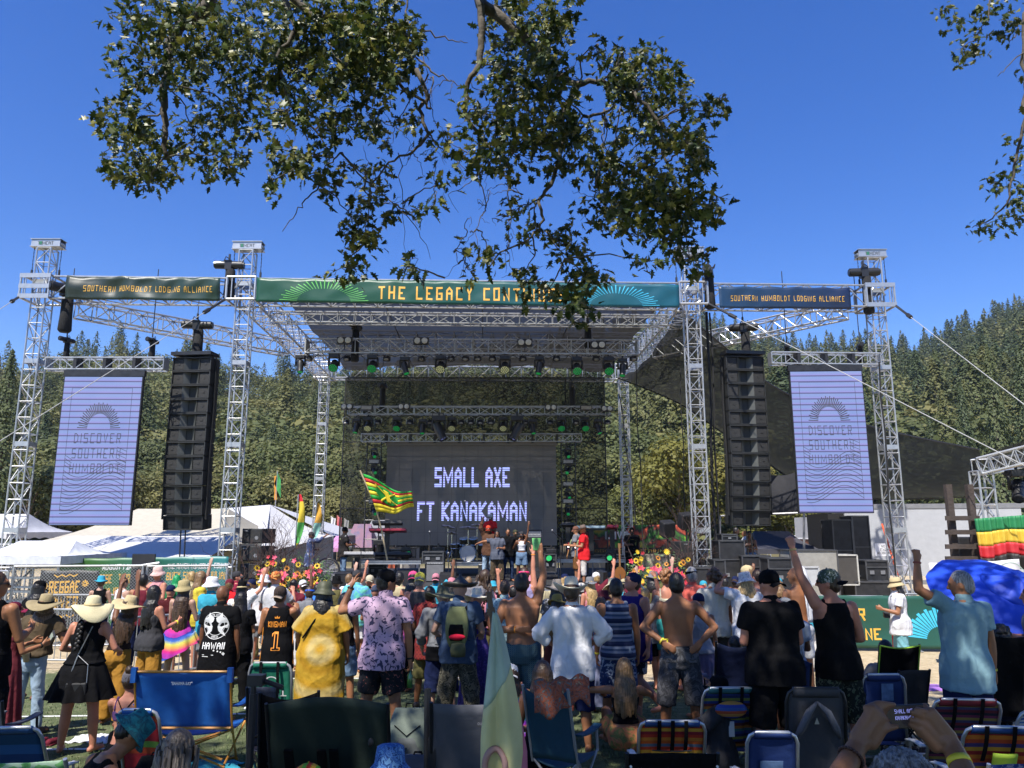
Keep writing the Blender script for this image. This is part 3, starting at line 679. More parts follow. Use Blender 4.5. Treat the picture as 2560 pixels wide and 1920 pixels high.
for i,(a,b,lab)in enumerate([((565,752,21.8),(-200,1228,14),'white guy strap from the inner left tower down to the left'),((1812,772,22.3),(2700,1235,15),'white guy strap crossing the right video screen'),((2262,770,22.3),(2760,1165,15),'white guy strap from the outermost right tower'),((52,742,21.6),(-150,870,18),'white guy strap leaving the outermost left tower')]):
 a=Vector(GY0[i]);b=W(*b);t=thg('guy_strap',lab,'guy strap',a,0,'guy straps of the stage');m=MB(world=True)
 m.cyl(a.lerp(b,.1),b,.010,n=5);m.bd('strap',WEBB,t);m=MB(world=True);m.cyl(a,a.lerp(b,.09),.035,n=6);m.cyl(a.lerp(b,.085),a.lerp(b,.11),.06,n=6);m.bd('ratchet',BLKM,t)
HB=M('hoist_black',(.02,.02,.021),.45,.2,coat=.2)
def hoist(p,lbl,sc=1.0,rz=0,up=2,pg='chain hoists',bagdrop=.8,drop=0):
 t=thg('chain_hoist',lbl,'chain hoist',p,rz,pg);m=MB()
 m.cyl((-.42*sc,0,.12*sc),(.42*sc,0,.12*sc),.13*sc,n=12);m.cyl((-.45*sc,0,.12*sc),(-.42*sc,0,.12*sc),.10*sc,n=12);m.cyl((.42*sc,0,.12*sc),(.47*sc,0,.12*sc),.105*sc,n=12)
 m.box((0,0,.1*sc),(.2*sc,.26*sc,.3*sc));m.tube([(-.12*sc,-.14*sc,.2*sc),(-.05*sc,-.2*sc,.33*sc),(.08*sc,-.15*sc,.25*sc)],.018*sc,5);m.bd('motor',HB,t,auto=40)
 m=MB();m.lathe([(.10*sc,.0),(.14*sc,-.05*sc),(.15*sc,-bagdrop*sc*.55),(.17*sc,-bagdrop*sc*.95),(.13*sc,-bagdrop*sc)],(.06*sc,0,0),12,fn=lambda q,a,r_:q*1.0+Vector((.01*math.sin(a*3),.01*math.cos(a*4),0)));m.bd('chain_bag',M('bag_cloth',(.015,.015,.016),.9,bump=.01,bs=20),t,smooth=True)
 m=MB()
 if up:m.cyl((0,0,.3*sc),(0,0,.3*sc+up),.014,n=5)
 if drop:m.cyl((0,0,0),(0,0,-drop),.03,n=5)
 m.cyl((0,0,.3*sc),(0,0,.48*sc),.035*sc);m.bd('chain',CHAIN,t);return t
hoist(W(165,735,21.9),'black chain hoist hung beside the outermost left tower',1.15,R(60),0,bagdrop=1.0)
hoist(W(572,672,21.9),'black chain hoist at the left end of the widest banner',.95,R(5),0,bagdrop=1.0)
hoist(W(1772,690,22.3),'black chain hoist right of the inner right tower',1.0,R(70),0,bagdrop=1.0)
hoist(W(2160,690,22.6),'black chain hoist left of the outermost right tower',1.0,R(-5),0,bagdrop=1.2)
hoist(W(492,822,22.9),'black chain hoist holding the left speaker column',1.0,R(8),1.2,bagdrop=1.2,drop=.95)
hoist(W(1858,828,23.4),'black chain hoist holding the right speaker column',.95,R(-8),1.0,bagdrop=1.2,drop=.85)
hoist(W(166,855,22.0),'small hoist above the left end of the left screen truss',.55,R(70),2.1,bagdrop=.9,drop=.35)
hoist(W(380,857,22.0),'small hoist above the right end of the left screen truss',.55,R(80),2.1,bagdrop=.9,drop=.35)
hoist(W(1967,872,22.8),'small hoist above the left end of the right screen truss',.55,R(80),2.3,bagdrop=.8,drop=.3)
hoist(W(2150,870,22.8),'small hoist above the right end of the right screen truss',.55,R(80),2.3,bagdrop=.8,drop=.3)
hoist(W(888,822,25),'hoist on the left end of the upper lighting truss',.8,R(75),1.2,bagdrop=1.4,drop=.5)
hoist(W(1470,822,25),'hoist on the right end of the upper lighting truss',.8,R(80),1.2,bagdrop=.8,drop=.5)
hoist(W(956,970,29),'hoist over the left half of the lower lighting truss',.7,R(75),1.3,bagdrop=1.2,drop=.9)
hoist(W(1430,970,29),'hoist over the right half of the lower lighting truss',.7,R(75),1.3,bagdrop=1.2,drop=.9)
def led_mat(name,c0,c1,lines,em,dark=(.03,.03,.04),duty=.26):
 m,nt,p=base(name);L=nt.links;tc=nd(nt,'ShaderNodeTexCoord');sx=nd(nt,'ShaderNodeSeparateXYZ');L.new(tc.outputs['Object'],sx.inputs[0])
 mu=nd(nt,'ShaderNodeMath',operation='MULTIPLY');mu.inputs[1].default_value=lines;L.new(sx.outputs['Z'],mu.inputs[0]);fr=nd(nt,'ShaderNodeMath',operation='FRACT');L.new(mu.outputs[0],fr.inputs[0])
 r_=ramp(nt,[(0,dark),(duty*.6,dark),(duty,c1),(.6,c0),(1,c0)]);L.new(fr.outputs[0],r_.inputs[0])
 n=nd(nt,'ShaderNodeTexNoise');n.inputs['Scale'].default_value=.8;L.new(tc.outputs['Object'],n.inputs['Vector'])
 mx=nd(nt,'ShaderNodeMix',data_type='RGBA',blend_type='MULTIPLY');mx.inputs['Factor'].default_value=1;L.new(r_.outputs[0],mx.inputs['A'])
 r2=ramp(nt,[(.35,(.85,.9,1)),(.65,(1.05,1,1.05))]);L.new(n.outputs['Fac'],r2.inputs[0]);L.new(r2.outputs[0],mx.inputs['B'])
 p.inputs['Base Color'].default_value=(.03,.03,.034,1);p.inputs['Roughness'].default_value=.7;L.new(mx.outputs['Result'],p.inputs['Emission Color']);p.inputs['Emission Strength'].default_value=em;MATS[name]=m;return m
LED=led_mat('led_lit',(.26,.37,.74),(.33,.32,.76),5.8,.54,(.09,.09,.26))
LEDK=M('led_unlit',(.045,.045,.05),.7,var=.05)
SCRB=M('screen_black',(.20,.18,.16),.8,var=.08,vs=2)
def screen(lbl,c0,c1,ztop,zbot):
 A=Vector((c0[0],c0[1],ztop));B=Vector((c1[0],c1[1],ztop));w=(B-A).length;h=ztop-zbot;d=(B-A).normalized();nr=d.cross(AZ);nr=nr if nr.y<0 else-nr
 t=thg('video_screen',lbl,'video screen',A,0,'side video screens');m=MB(world=True)
 R3=Matrix((d,-nr,AZ)).transposed();m.box(A+d*w/2-AZ*h/2-nr*.06,(w,.12,h),R3);m.box(A+d*w/2+AZ*.09-nr*.06,(w+.05,.14,.18),R3);m.bd('cabinet',BLKM,t)
 m=MB(world=True);e=.025;q=lambda x,y,o=.008:A+d*x-AZ*y+nr*o
 m.quad(q(e,h-e),q(w-e,h-e),q(w-e,e),q(e,e));p=m.bd('display',LED,t)
 m=MB(world=True);o=.013
 m.mi=0
 def ln(x0,y0,x1,y1,th=.014):
  a=Vector((x0,y0));b=Vector((x1,y1));n_=(b-a);n_=Vector((-n_.y,n_.x)).normalized()*th/2
  m.quad(q(*(a-n_),o),q(*(b-n_),o),q(*(b+n_),o),q(*(a+n_),o))
 for k in range(31):
  a=R(2)+(PI-R(4))*k/30;c,s=math.cos(a),math.sin(a);r1=.56 if k%2 else .6;ln(w/2-c*.32,1.5-s*.42,w/2-c*r1,1.5-s*(r1+.14),.024)
 x0,x1=w*.12,w*.88;ln(x0,.35,x0,h-.4,.01);ln(x1,.35,x1,h-.4,.01);ln(x0,h-.4,x1,h-.4,.01);ln(x0,.35,x1,.35,.006)
 for k in range(11):
  P=[]
  for j in range(25):
   s=j/24;P.append((x0+(x1-x0)*s,2.62+.105*k+.24*math.sin(PI*(s*1.7+.12)+.1*k-.15)*(1-.02*k)-(.12*k*.0)))
  for(a,b)in zip(P,P[1:]):ln(*a,*b,.014)
 for k in range(8):ln(x1-.28,2.02+.1*k,x1,2.14+.1*k,.012);ln(x0,2.25+.09*k,x0+.2,2.38+.09*k,.012)if k<4 else None
 m.bd('logo',LEDK,p)
 for tx,yy,ww in(('DISCOVER',1.78,.58),('SOUTHERN',2.2,.6),('HUMBOLDT',2.62,.62)):
  m2=MB(world=True);ltr(m2,'~'+tx,lambda a,b:q(w/2+a,yy-b,.016),w*ww,.29,.004);m2.bd('lettering',LEDK,p)
 return t
screen('left video screen with blue stripes, hanging left of the left speaker column',(-12.72,21.45),(-10.5,21.5),6.6,2.42)
screen('right video screen with blue stripes, hanging right of the right speaker column',(8.22,22.35),(10.33,22.25),6.93,2.77)
BLKR=M('shackle',(.02,.02,.02),.5)
def small_truss(u0,v0,u1,v1,D,lbl,w=.34,mat=ALU,n=None,group='hanging trusses'):
 a=W(u0,v0,D);b=W(u1,v1,D);t=thg('hanging_truss',lbl,'truss',a,0,group);m=MB(world=True);truss(m,a,b,w,n=n,r=.024,rb=.014)
 for e in(a,b):m.box(e,(.03,w,w))
 m.bd('lattice',mat,t)
 k=int((b-a).length/1.0)
 for i in range(1,k+1):m=MB(world=True);m.box(a.lerp(b,i/(k+1)),(.09,w+.03,w+.1));m.bd('sling',BLK,t)
 return t
small_truss(122,911,415,911,21.7,'silver truss carrying the left video screen')
small_truss(1925,897,2196,900,22.5,'silver truss carrying the right video screen')
small_truss(905,1095,1453,1095,30,'grey truss just above the main video wall',w=.3,mat=ALUD)
a=W(768,868,25);b=W(1592,872,25);LT1=thg('lighting_truss','upper lighting truss full of lamps under the roof','truss',a,0,'lighting trusses')
m=MB(world=True);truss(m,a,b,.5,.48,n=20,r=.026,rb=.016);[m.box(e,(.05,.52,.5))for e in(a,b)];m.bd('lattice',ALU,LT1)
a2=W(872,1027,29);b2=W(1525,1027,29);LT2=thg('lighting_truss','lower lighting truss full of lamps above the video wall','truss',a2,0,'lighting trusses')
m=MB(world=True);truss(m,a2,b2,.3,.3,n=20,r=.022,rb=.013);m.bd('lattice',ALUD,LT2)
m=MB(world=True)
for(p0,p1,dz)in((a,b,-.3),(a2,b2,-.2)):
 n_=24
 for i in range(n_):
  q0=p0.lerp(p1,i/n_);q1=p0.lerp(p1,(i+1)/n_);md=(q0+q1)/2+Vector((0,-.28,dz-random.uniform(.02,.22)))
  m.tube([q0+Vector((0,-.26,dz)),md,q1+Vector((0,-.26,dz))],.014,4)
m.bd('cable',RUB,LT1)
LENSG=M('lens_green',(.02,.32,.08),.15,emit=.22);LENSY=M('lens_pale',(.55,.58,.3),.2,emit=.12);LENSW=M('lens_white',(.5,.5,.48),.2);GLS=M('dark_glass',(.02,.022,.025),.08,coat=.6)
def moving_head(p,lbl,aim=(0,-.5,-1),sc=1.,lens=LENSG,wash=True,group='moving head lamps'):
 t=thg('moving_head_lamp',lbl,'stage lamp',p,0,group);d=Vector(aim).normalized();q=d.to_track_quat('Z','Y').to_matrix();m=MB()
 m.box((0,0,-.06*sc),(.3*sc,.22*sc,.12*sc));m.cyl((0,0,0),(0,0,.1*sc),.03*sc);m.bd('base',BLKM,t,bevel=.012)
 m=MB();hz=-.34*sc
 m.tube([(-.15*sc,0,-.36*sc),(-.15*sc,0,-.12*sc),(-.1*sc,0,-.1*sc),(.1*sc,0,-.1*sc),(.15*sc,0,-.12*sc),(.15*sc,0,-.36*sc)],.034*sc,6);m.bd('yoke',BLKM,t,smooth=True);m=MB();c=Vector((0,0,hz));L_=.36 if wash else .46;r1=.14 if wash else .1
 m.lathe([(.05*sc,-.20*sc),(.11*sc,-.16*sc),(.12*sc,0),(r1*sc,.08*sc),(r1*sc*1.02,(L_-.2)*sc),(r1*sc*.92,(L_-.19)*sc),(r1*sc*.9,(L_-.22)*sc)],c,16,q);hd=m.bd('head',HB,t,auto=40)
 m=MB()
 if wash:
  ce=c+q@Vector((0,0,(L_-.21)*sc))
  for rr,kk in((0,1),(.055,6),(.105,12)):
   for j in range(kk):a_=2*PI*j/kk;pc=ce+q@Vector((math.cos(a_)*rr*sc,math.sin(a_)*rr*sc,0));m.cyl(pc,pc+d*.012*sc,.022*sc,n=8)
 else:ce=c+q@Vector((0,0,(L_-.22)*sc));m.cyl(ce,ce+d*.015,r1*sc*.85,n=16)
 m.bd('lens',lens,hd);return t
for j,(u,v,k)in enumerate([(752,888,0),(836,885,1),(932,887,1),(1012,893,0),(1102,889,2),(1262,890,2),(1348,892,0),(1442,893,1),(1521,893,1),(1556,897,0)]):
 if k==0:moving_head(W(u,v,24.8),'slim lamp with green lens, %s from the left on the upper lighting truss'%ORD[j],(random.uniform(-.2,.4),-.35,-1),1.0,LENSG,False,'slim moving heads, upper truss')
 else:moving_head(W(u,v,24.8),'round wash lamp with %s lenses, %s from the left on the upper lighting truss'%('green' if k==1 else 'pale yellow',ORD[j]),(0,-.9,-.8),1.12,LENSG if k==1 else LENSY,True,'wash lamps, upper truss')
for j,(u,v,k)in enumerate([(892,1046,0),(921,1043,2),(993,1043,1),(1057,1048,0),(1130,1043,2),(1258,1043,2),(1332,1048,0),(1403,1043,1),(1463,1043,1),(1494,1048,0)]):
 if k==0:moving_head(W(u,v,28.8),'slim lamp with green lens, %s from the left on the lower lighting truss'%ORD[j],(random.uniform(-.2,.3),-.4,-1),.95,LENSG,False,'slim moving heads, lower truss')
 else:moving_head(W(u,v,28.8),'round wash lamp with %s lenses, %s from the left on the lower lighting truss'%('green' if k==1 else 'pale yellow',ORD[j]),(0,-.9,-.85),1.0,LENSG if k==1 else LENSY,True,'wash lamps, lower truss')
moving_head(W(1098,1040,28.3),'big black beam lamp pointing down right, left of the truss middle',(.5,-.3,-1),1.55,GLS,False,'large beam lamps')
moving_head(W(1293,1040,28.3),'big black beam lamp pointing down left, right of the truss middle',(-.5,-.3,-1),1.55,GLS,False,'large beam lamps')
def blinder(p,lbl,sc=1.,group='twin blinders'):
 t=thg('blinder',lbl,'stage lamp',p,0,group);m=MB();m.box((0,0,0),(.5*sc,.16*sc,.24*sc));m.cyl((0,0,-.12*sc),(0,0,-.3*sc),.02);m.bd('housing',BLKM,t,bevel=.02)
 for s in(-1,1):
  m=MB();m.lathe([(.10*sc,0),(.1*sc,.015*sc),(.07*sc,.022*sc),(0.001,.012*sc)],(s*.12*sc,-.08*sc,0),16,Matrix.Rotation(R(90),3,'X'));m.bd('bulb',LENSW,t,smooth=True)
 return t
for j,(u,v)in enumerate(((862,852),(1053,853),(1312,857),(1495,863))):blinder(W(u,v,24.6),'%s twin-lamp blinder from the left on the upper lighting truss'%ORD[j],1,'twin blinders on the upper truss')
for j,(u,v)in enumerate(((868,1017),(1010,1017),(1377,1019),(1517,1022))):blinder(W(u,v,28.7),'%s twin-lamp blinder from the left on the lower lighting truss'%ORD[j],.9,'twin blinders on the lower truss')
def par(p,lbl,group):
 t=thg('par_lamp',lbl,'stage lamp',p,0,group);m=MB();m.lathe([(.05,.02),(.10,0),(.13,-.07),(.135,-.15),(.12,-.15),(.115,-.1)],(0,0,-.12),14);m.bd('can',BLKM,t,auto=40)
 m=MB();m.tube([(-.14,0,-.2),(-.15,0,-.05),(0,0,.03),(.15,0,-.05),(.14,0,-.2)],.012,4);m.bd('yoke',ALUD,t)
 m=MB();m.ell((0,-.05,-.24),(.1,.1,.03));m.bd('lens',LENSW,t,smooth=True);return t
for j,u in enumerate((772,868,967,1054,1128,1164,1194,1231,1307,1391,1490,1583)):par(W(u,882,25.1),'%s small round spot from the left under the upper lighting truss'%ORD[j],'small spots, upper truss')
for j,u in enumerate((866,945,1025,1075,1153,1177,1201,1227,1313,1375,1440,1518)):par(W(u,1043,29.1),'%s small round spot from the left under the lower lighting truss'%ORD[j],'small spots, lower truss')
def strobe(p,lbl,group,s=1):
 t=thg('strobe_panel',lbl,'stage lamp',p,0,group);m=MB();m.box((0,0,0),(.44*s,.16,.2*s));m.bd('housing',BLKM,t,bevel=.01);m=MB();m.box((0,-.085,0),(.38*s,.01,.13*s));m.bd('panel',M('strobe_face',(.3,.28,.25),.3,var=.3,vs=30),t);return t
for j,(u,v)in enumerate(((917,1020),(1095,1039),(1291,1041),(1465,1020))):strobe(W(u,v,28.6),'%s flat strobe panel from the left on the lower lighting truss'%ORD[j],'strobe panels on the lower truss')
for nm,uu in(('left',936),('right',1420)):
 A_=W(uu,1112,29.8);t=thg('lamp_ladder','black pipe ladder of lamps %s of the main video wall'%nm,'lamp ladder',(A_.x,A_.y,.8),0,'lamp ladders')
 m=MB(world=True)
 for s in(-.27,.27):m.cyl((A_.x+s,A_.y,A_.z+.1),(A_.x+s,A_.y,1.0),.025)
 for i in range(7):m.cyl((A_.x-.27,A_.y,A_.z-i*.72),(A_.x+.27,A_.y,A_.z-i*.72),.02)
 m.bd('frame',BLKM,t)
 for i,v in enumerate((1120,1160,1222,1262)):moving_head(W(uu,v,29.6),'green-lens lamp on the ladder %s of the video wall, %s'%(nm,('topmost','second from the top','third from the top','lowest')[i]),(random.uniform(-.5,.5),-1,-.6),.75,LENSG,False,'ladder lamps')
 for i,v in enumerate((1154,1210,1253)):strobe(W(uu,v,29.5),'pale strobe panel on the ladder %s of the video wall, %s'%(nm,('upper','middle','lower')[i]),'ladder strobes',.95)
A_=W(968,1110,30);B_=W(1390,1110,30);zb_=1.72
t=thg('video_wall','grey main video wall at the back of the stage with the act name in blue','video wall',A_);w_=B_.x-A_.x;h_=A_.z-zb_
m=MB(world=True);m.box(((A_.x+B_.x)/2,30.1,(A_.z+zb_)/2),(w_,.16,h_));m.box(((A_.x+B_.x)/2,30.06,A_.z+.02),(w_+.1,.2,.16));m.bd('cabinet',SCRB,t)
m=MB(world=True)
for i in range(13):x=A_.x+w_*i/13;m.box((x,30.017,(A_.z+zb_)/2),(.008,.006,h_-.02))
for i in range(1,8):m.box(((A_.x+B_.x)/2,30.018,zb_+h_*i/8),(w_-.02,.006,.006))
m.bd('panel_seam',M('seam_dark',(.11,.10,.09),.8),t)
LED2=led_mat('led_letters',(.36,.45,.85),(.33,.27,.82),11.0,1.0,(.06,.06,.1),.3)
for tx,u0,u1,v0,v1 in(('SMALL AXE',1086,1274,1165,1219),('FT KANAKAMAN',1042,1317,1251,1305)):
 a=W(u0,v1,30);b=W(u1,v0,30);m=MB(world=True);ltr(m,tx,lambda x,y:Vector(((a.x+b.x)/2+x,30.004,(a.z+b.z)/2+y)),b.x-a.x,b.z-a.z,.045);m.bd('lettering',LED2,t)
def line_array(x,y,zt,zb,lbl,tilt):
 n=12;t=thg('speaker_column',lbl,'speaker column',(x,y,zt),tilt,'hanging speaker columns');hh=(zt-zb)/n;w=1.2
 m=MB();m.box((0,0,.1),(w+.05,.5,.1));m.bd('fly_bar',BLKM,t)
 gr=M('speaker_grille',(.02,.02,.02),.6,bump=.01,bs=90)
 for i in range(n):
  ang=0 if i<8 else(i-7)*R(1.6);off=0 if i<8 else .012*(i-7)**2
  c=Vector((0,off,-(i+.5)*hh));m=MB();Rm=Matrix.Rotation(ang,3,'X')
  def bx(cx,cy,cz,sx,sy,sz):m.box(c+Rm@Vector((cx,cy,cz)),(sx,sy,sz),Rm)
  bx(0,.22,0,w,.35,hh-.015)
  for z_ in(-1,1):bx(0,0,z_*(hh/2-.02),w,.3,.028)
  for s in(-1,1):bx(s*(w/2-.014),0,0,.028,.3,hh-.02)
  b=m.bd('cabinet',M('cabinet_paint',(.022,.023,.023),.55,var=.2),t)
  m=MB()
  for s in(-1,1):
   P=[c+Rm@Vector(q)for q in((s*.1,.03,-hh/2+.035),(s*.1,.03,hh/2-.035),(s*.24,-.13,hh/2-.035),(s*.24,-.13,-hh/2+.035))]
   Q=[p_+Vector((s*.012,.01,0))for p_ in P];m.add(P+Q,[(0,1,2,3),(7,6,5,4),(0,3,7,4),(1,5,6,2)])
  m.bd('horn',M('horn_grey',(.09,.095,.09),.5),b)
  for s in(-1,1):
   m=MB();m.box(c+Rm@Vector((s*.415,-.09,0)),(.33,.03,hh-.1),Rm);m.box(c+Rm@Vector((s*.415,-.11,0)),(.07,.012,.06),Rm);m.bd('grille',gr,b)
 m=MB()
 for s in(-1,1):m.tube([(s*.66,.05,0),(s*.67,.08,-1.5),(s*.66,.05,-3.2),(s*.665,.1,-(zt-zb)+.3)],.03,5)
 m.bd('cable',RUB,t)
 m=MB()
 for s in(-.12,.02):m.tube([(s,.2,-(zt-zb)),(s+.03,.2,-(zt-zb)-.9),(s-.05,.25,-(zt-zb)-2.6)],.02,5)
 m.bd('feed_cable',RUB,t)
line_array(-9.5,22.5,7.36,2.3,'tall black column of twelve speakers hanging right of the left video screen',R(-6))
line_array(7.13,23.2,7.55,2.43,'tall black column of twelve speakers hanging left of the right video screen',R(6))
#  the stage deck and what stands on it
DK=.72
def rc(u0,v0,u1,v1,D):
 a=W(u0,v1,D);b=W(u1,v0,D);return Vector(((a.x+b.x)/2,D,(a.z+b.z)/2)),b.x-a.x,b.z-a.z
STG=M('deck_black',(.035,.035,.037),.65,var=.3,vs=3);SKIRT=M('skirt_black',(.012,.012,.013),.9,bump=.02,bs=6)
t=thg('stage_deck','black stage floor with a silver front edge','stage deck',(-1.2,23,.5));m=MB(world=True)
c0=Vector((TX[1]+.9,FY_(TX[1])+.2,DK));c1=Vector((TX[2]-.6,FY_(TX[2])+.2,DK));LX=(c1-c0).length
def dk(x,y,z=0):return c0+AX*x+AY*y+Vector((0,0,z))
for i in range(11):
 for j in range(5):
  x=i*LX/11;y=j*2.25;R3=Matrix((AX,AY,AZ)).transposed();m.box(dk(x+LX/22,y+1.12,-.06),(LX/11-.012,2.24,.12),R3)
m.bd('floor_panel',STG,t);m=MB(world=True);m.box(dk(LX/2,-.012,-.06),(LX,.02,.13),R3);m.box(dk(LX/2,-.03,-.02),(LX,.03,.03),R3);m.bd('edge',ALUD,t)
m=MB(world=True);m.grid(lambda a,b:dk(a*LX,.04+.03*math.sin(a*190),-.12-.9*b),200,2);m.bd('skirt',SKIRT,t,smooth=True)
m=MB(world=True)
for i in range(12):
 for j in(0.3,5,10.5):m.cyl(dk(i*LX/11,j,-.12),dk(i*LX/11,j,-1.02),.03)
m.bd('leg',GREY,t)
def case(lbl,u0,v0,u1,v1,D,dep=.6,mat=None,edge=M('case_edge',(.10,.10,.105),.45,.5),handles=2,name='flight_case',group=None,z=None,lid=True,floor=None,front='box',rz=0):
 c,w,h=rc(u0,v0,u1,v1,D)
 if floor is not None:zt=c.z+h/2;h=zt-floor;c.z=floor+h/2
 t=thg(name,lbl,'flight case',(c.x,D+dep/2,c.z-h/2),rz,group);mat=mat or CASE;m=MB();w2,h2=w/2,h/2;m.box((0,0,h2),(w-.02,dep-.02,h-.02));m.bd('body',mat,t)
 m=MB();r_=.018
 for x in(-w2,w2):
  for y in(-dep/2,dep/2):m.box((x,y,h2),(r_*2,r_*2,h))
  for zz in(0,h):m.box((x,0,zz),(r_*2,dep,r_*2))
 for y in(-dep/2,dep/2):
  for zz in(0,h):m.box((0,y,zz),(w,r_*2,r_*2))
  if lid:m.box((0,y,h*.68),(w,r_*2-.004,.03))
 m.bd('edge',edge,t);m=MB()
 for k in range(handles):
  x=(k+.5)/handles*w-w2;m.box((x,-dep/2-.012,h*.42),(min(.16,w*.2),.016,min(.10,h*.25)));
 if handles:m.bd('handle',GREY,t)
 return t
def riser(lbl,u0,u1,v,D,dep,drop,z=None):
 c,w,h=rc(u0,v,u1,v+3,D);z=c.z if z is None else z;t=thg('riser',lbl,'stage riser',(c.x,D+dep/2,DK));m=MB();m.box((0,0,z-DK-.06),(w,dep,.12));m.bd('platform',STG,t);m=MB();m.box((0,-dep/2-.012,z-DK-.06),(w+.02,.02,.12));m.box((0,-dep/2-.03,z-DK-.02),(w+.02,.03,.022));m.bd('edge',ALUD,t);m=MB()
 n_=max(2,int(w/1.1)+1)
 for i in range(n_):
  for y in(-dep/2+.06,dep/2-.06):m.cyl((-w/2+.05+(w-.1)*i/(n_-1),y,z-DK-.12),(-w/2+.05+(w-.1)*i/(n_-1),y,0),.025)
 m.bd('leg',GREY,t);return t
riser('wide left riser with a silver edge carrying the keyboards',884,1052,1400,26.2,2.0,.5)
riser('drum riser in the middle of the stage',1126,1216,1404,27.6,2.2,.5)
riser('wide right riser with a silver edge carrying keyboard racks',1392,1572,1396,26.6,2.0,.5)
KW=M('keys_white',(.6,.6,.58),.4);KR=M('keyboard_red',(.25,.01,.02),.35,coat=.3)
def keyboard(lbl,u0,u1,v,D,mat,rz=0,tilt=-12,dep=.34):
 c,w,h=rc(u0,v-3,u1,v+3,D);t=thg('keyboard',lbl,'keyboard',c,0,None,rot=(R(tilt),0,rz));m=MB();m.box((0,0,0),(w,dep,.09));m.bd('body',mat,t,bevel=.01);m=MB()
 m.box((0,-.02,.05),(w*.9,.15,.015));k=m.bd('keys',KW,t);m=MB();[m.box((-w*.44+w*.88*i/24,.02,.062),(w*.016,.09,.012))for i in range(25)if i%7 not in(2,6)];m.bd('black_key',BLK,k);m=MB();[m.cyl((-w*.4+w*.05*i,.12,.05),(-w*.4+w*.05*i,.12,.065),.01)for i in range(12)];m.bd('knob',GREY,t);return t
keyboard('black keyboard on the upper tier of the left stand',932,1006,1308,26.6,BLK);keyboard('red keyboard on the lower tier of the left stand',924,1016,1326,26.5,KR)
keyboard('long keyboard lying on the left riser table',930,1030,1386,26.3,BLK);keyboard('silver keyboard lying across the left front stand',862,936,1385,25.4,M('silver_paint',(.35,.35,.36),.4))
keyboard('black keyboard high on the right rack stand',1404,1436,1312,26.9,BLK);keyboard('pale blue keyboard on the right rack stand',1440,1512,1320,27.2,M('keyboard_blue',(.2,.28,.33),.4));keyboard('dark red keyboard at the right end of the right riser',1517,1545,1318,27,KR)
def stand(lbl,u,v0,v1,D,name='mic_stand',cat='microphone stand',boom=None,mic=True,r=.014,wide=.25,floor=None,mat=BLKM):
 a=W(u,v0,D);z1=DK if floor is None else floor;t=thg(name,lbl,cat,(a.x,D,z1));H_=a.z-z1;m=MB();m.cyl((0,0,0),(0,0,H_),r)
 for k in range(3):a_=k*2.09+.5;m.cyl((0,0,.12),(math.cos(a_)*wide,math.sin(a_)*wide,.012),r*.9)
 m.bd('stem',mat,t);tip=Vector((0,0,H_))
 if boom:m=MB();tip=Vector((boom[0],-.1,H_+boom[1]));m.cyl(Vector((-boom[0]*.3,.03,H_-boom[1]*.3)),tip,r*.7);m.bd('boom',mat,t)
 if mic:m=MB();m.cyl(tip,tip+Vector((0,-.12,.03)),.018,.024,n=8);m.ell(tip+Vector((0,-.14,.035)),(.032,.032,.032),None,10,7);m.bd('microphone',GREY,t)
 return t
stand('tall microphone stand beside the beam lamp in the middle left of the stage',1075,1332,0,25.5);stand('boom microphone over the left of the drum kit',1141,1322,0,27,boom=(.3,.9));stand('boom microphone over the right of the drum kit',1270,1300,0,27.4,boom=(-.5,.5));stand('microphone stand left of the two guitarists on the right',1400,1345,0,24.4,boom=(-.25,.2));stand('boom microphone stand between the left guitarist and the keyboards',903,1372,0,24.6,boom=(-.45,.35));stand('straight microphone stand at the front beside the grey amplifier',1122,1385,0,24)
def post_stand(lbl,u,v0,v1,D,arms_,r=.05):
 a=W(u,v0,D);b=W(u,v1,D);t=thg('keyboard_stand',lbl,'keyboard stand',(a.x,D,b.z));H_=a.z-b.z;m=MB();m.box((0,.1,H_/2),(.16,.12,H_));m.bd('column',BLKM,t,bevel=.01);m=MB()
 for z_ in arms_:[m.cyl((s*.05,.1,H_*z_),(s*.28,-.25,H_*z_+.04),.018)for s in(-1,1)]
 m.box((0,0,.03),(.7,.5,.05));m.bd('arm',BLKM,t)
post_stand('black column stand holding the two left keyboards',968,1298,1396,26.8,(.62,.86));post_stand('black rack stand under the right keyboards',1420,1305,1394,27.2,(.9,.5));post_stand('black stand under the dark red keyboard',1531,1318,1392,27.2,(.9,.55));post_stand('black column stand behind the guitarists',1478,1310,1392,27.8,(.85,.5));post_stand('black folding stand under the silver keyboard',892,1388,1440,25.6,(.95,))
moving_head(W(1096,1368,27)+Vector((0,0,0)),'beam lamp standing on a case left of the drum kit pointing up right',(.8,-.4,.6),1.3,GLS,False,'floor lamps')
moving_head(W(1378,1372,25.8),'lamp with green lens on a black case right of the bass amplifier',(-.3,-.9,.3),1.1,LENSG,False,'floor lamps');moving_head(W(1527,1374,26.4),'lamp with green lens on the right riser',(-.3,-.9,.3),1.0,LENSG,False,'floor lamps');moving_head(W(1015,1368,27),'small lamp on the left riser behind the keyboards',(.5,-.6,.5),1.0,LENSG,False,'floor lamps')
moving_head(W(950,1350,27.4),'dark beam lamp standing left of the keyboard column',(.1,-.2,1),1.4,GLS,False,'floor lamps')
case('black flight case with silver edges left of the microphone stand',1056,1380,1108,1408,25.4);case('black case under the green-lens lamp',1362,1386,1390,1430,25.6);case('low black case on the left riser table',960,1374,1006,1390,27);case('black rack case under the left riser',922,1410,960,1438,27.2);case('black rack case under the right riser',1440,1404,1470,1432,27.4);case('black case under the right end of the right riser',1520,1404,1560,1430,27.2)
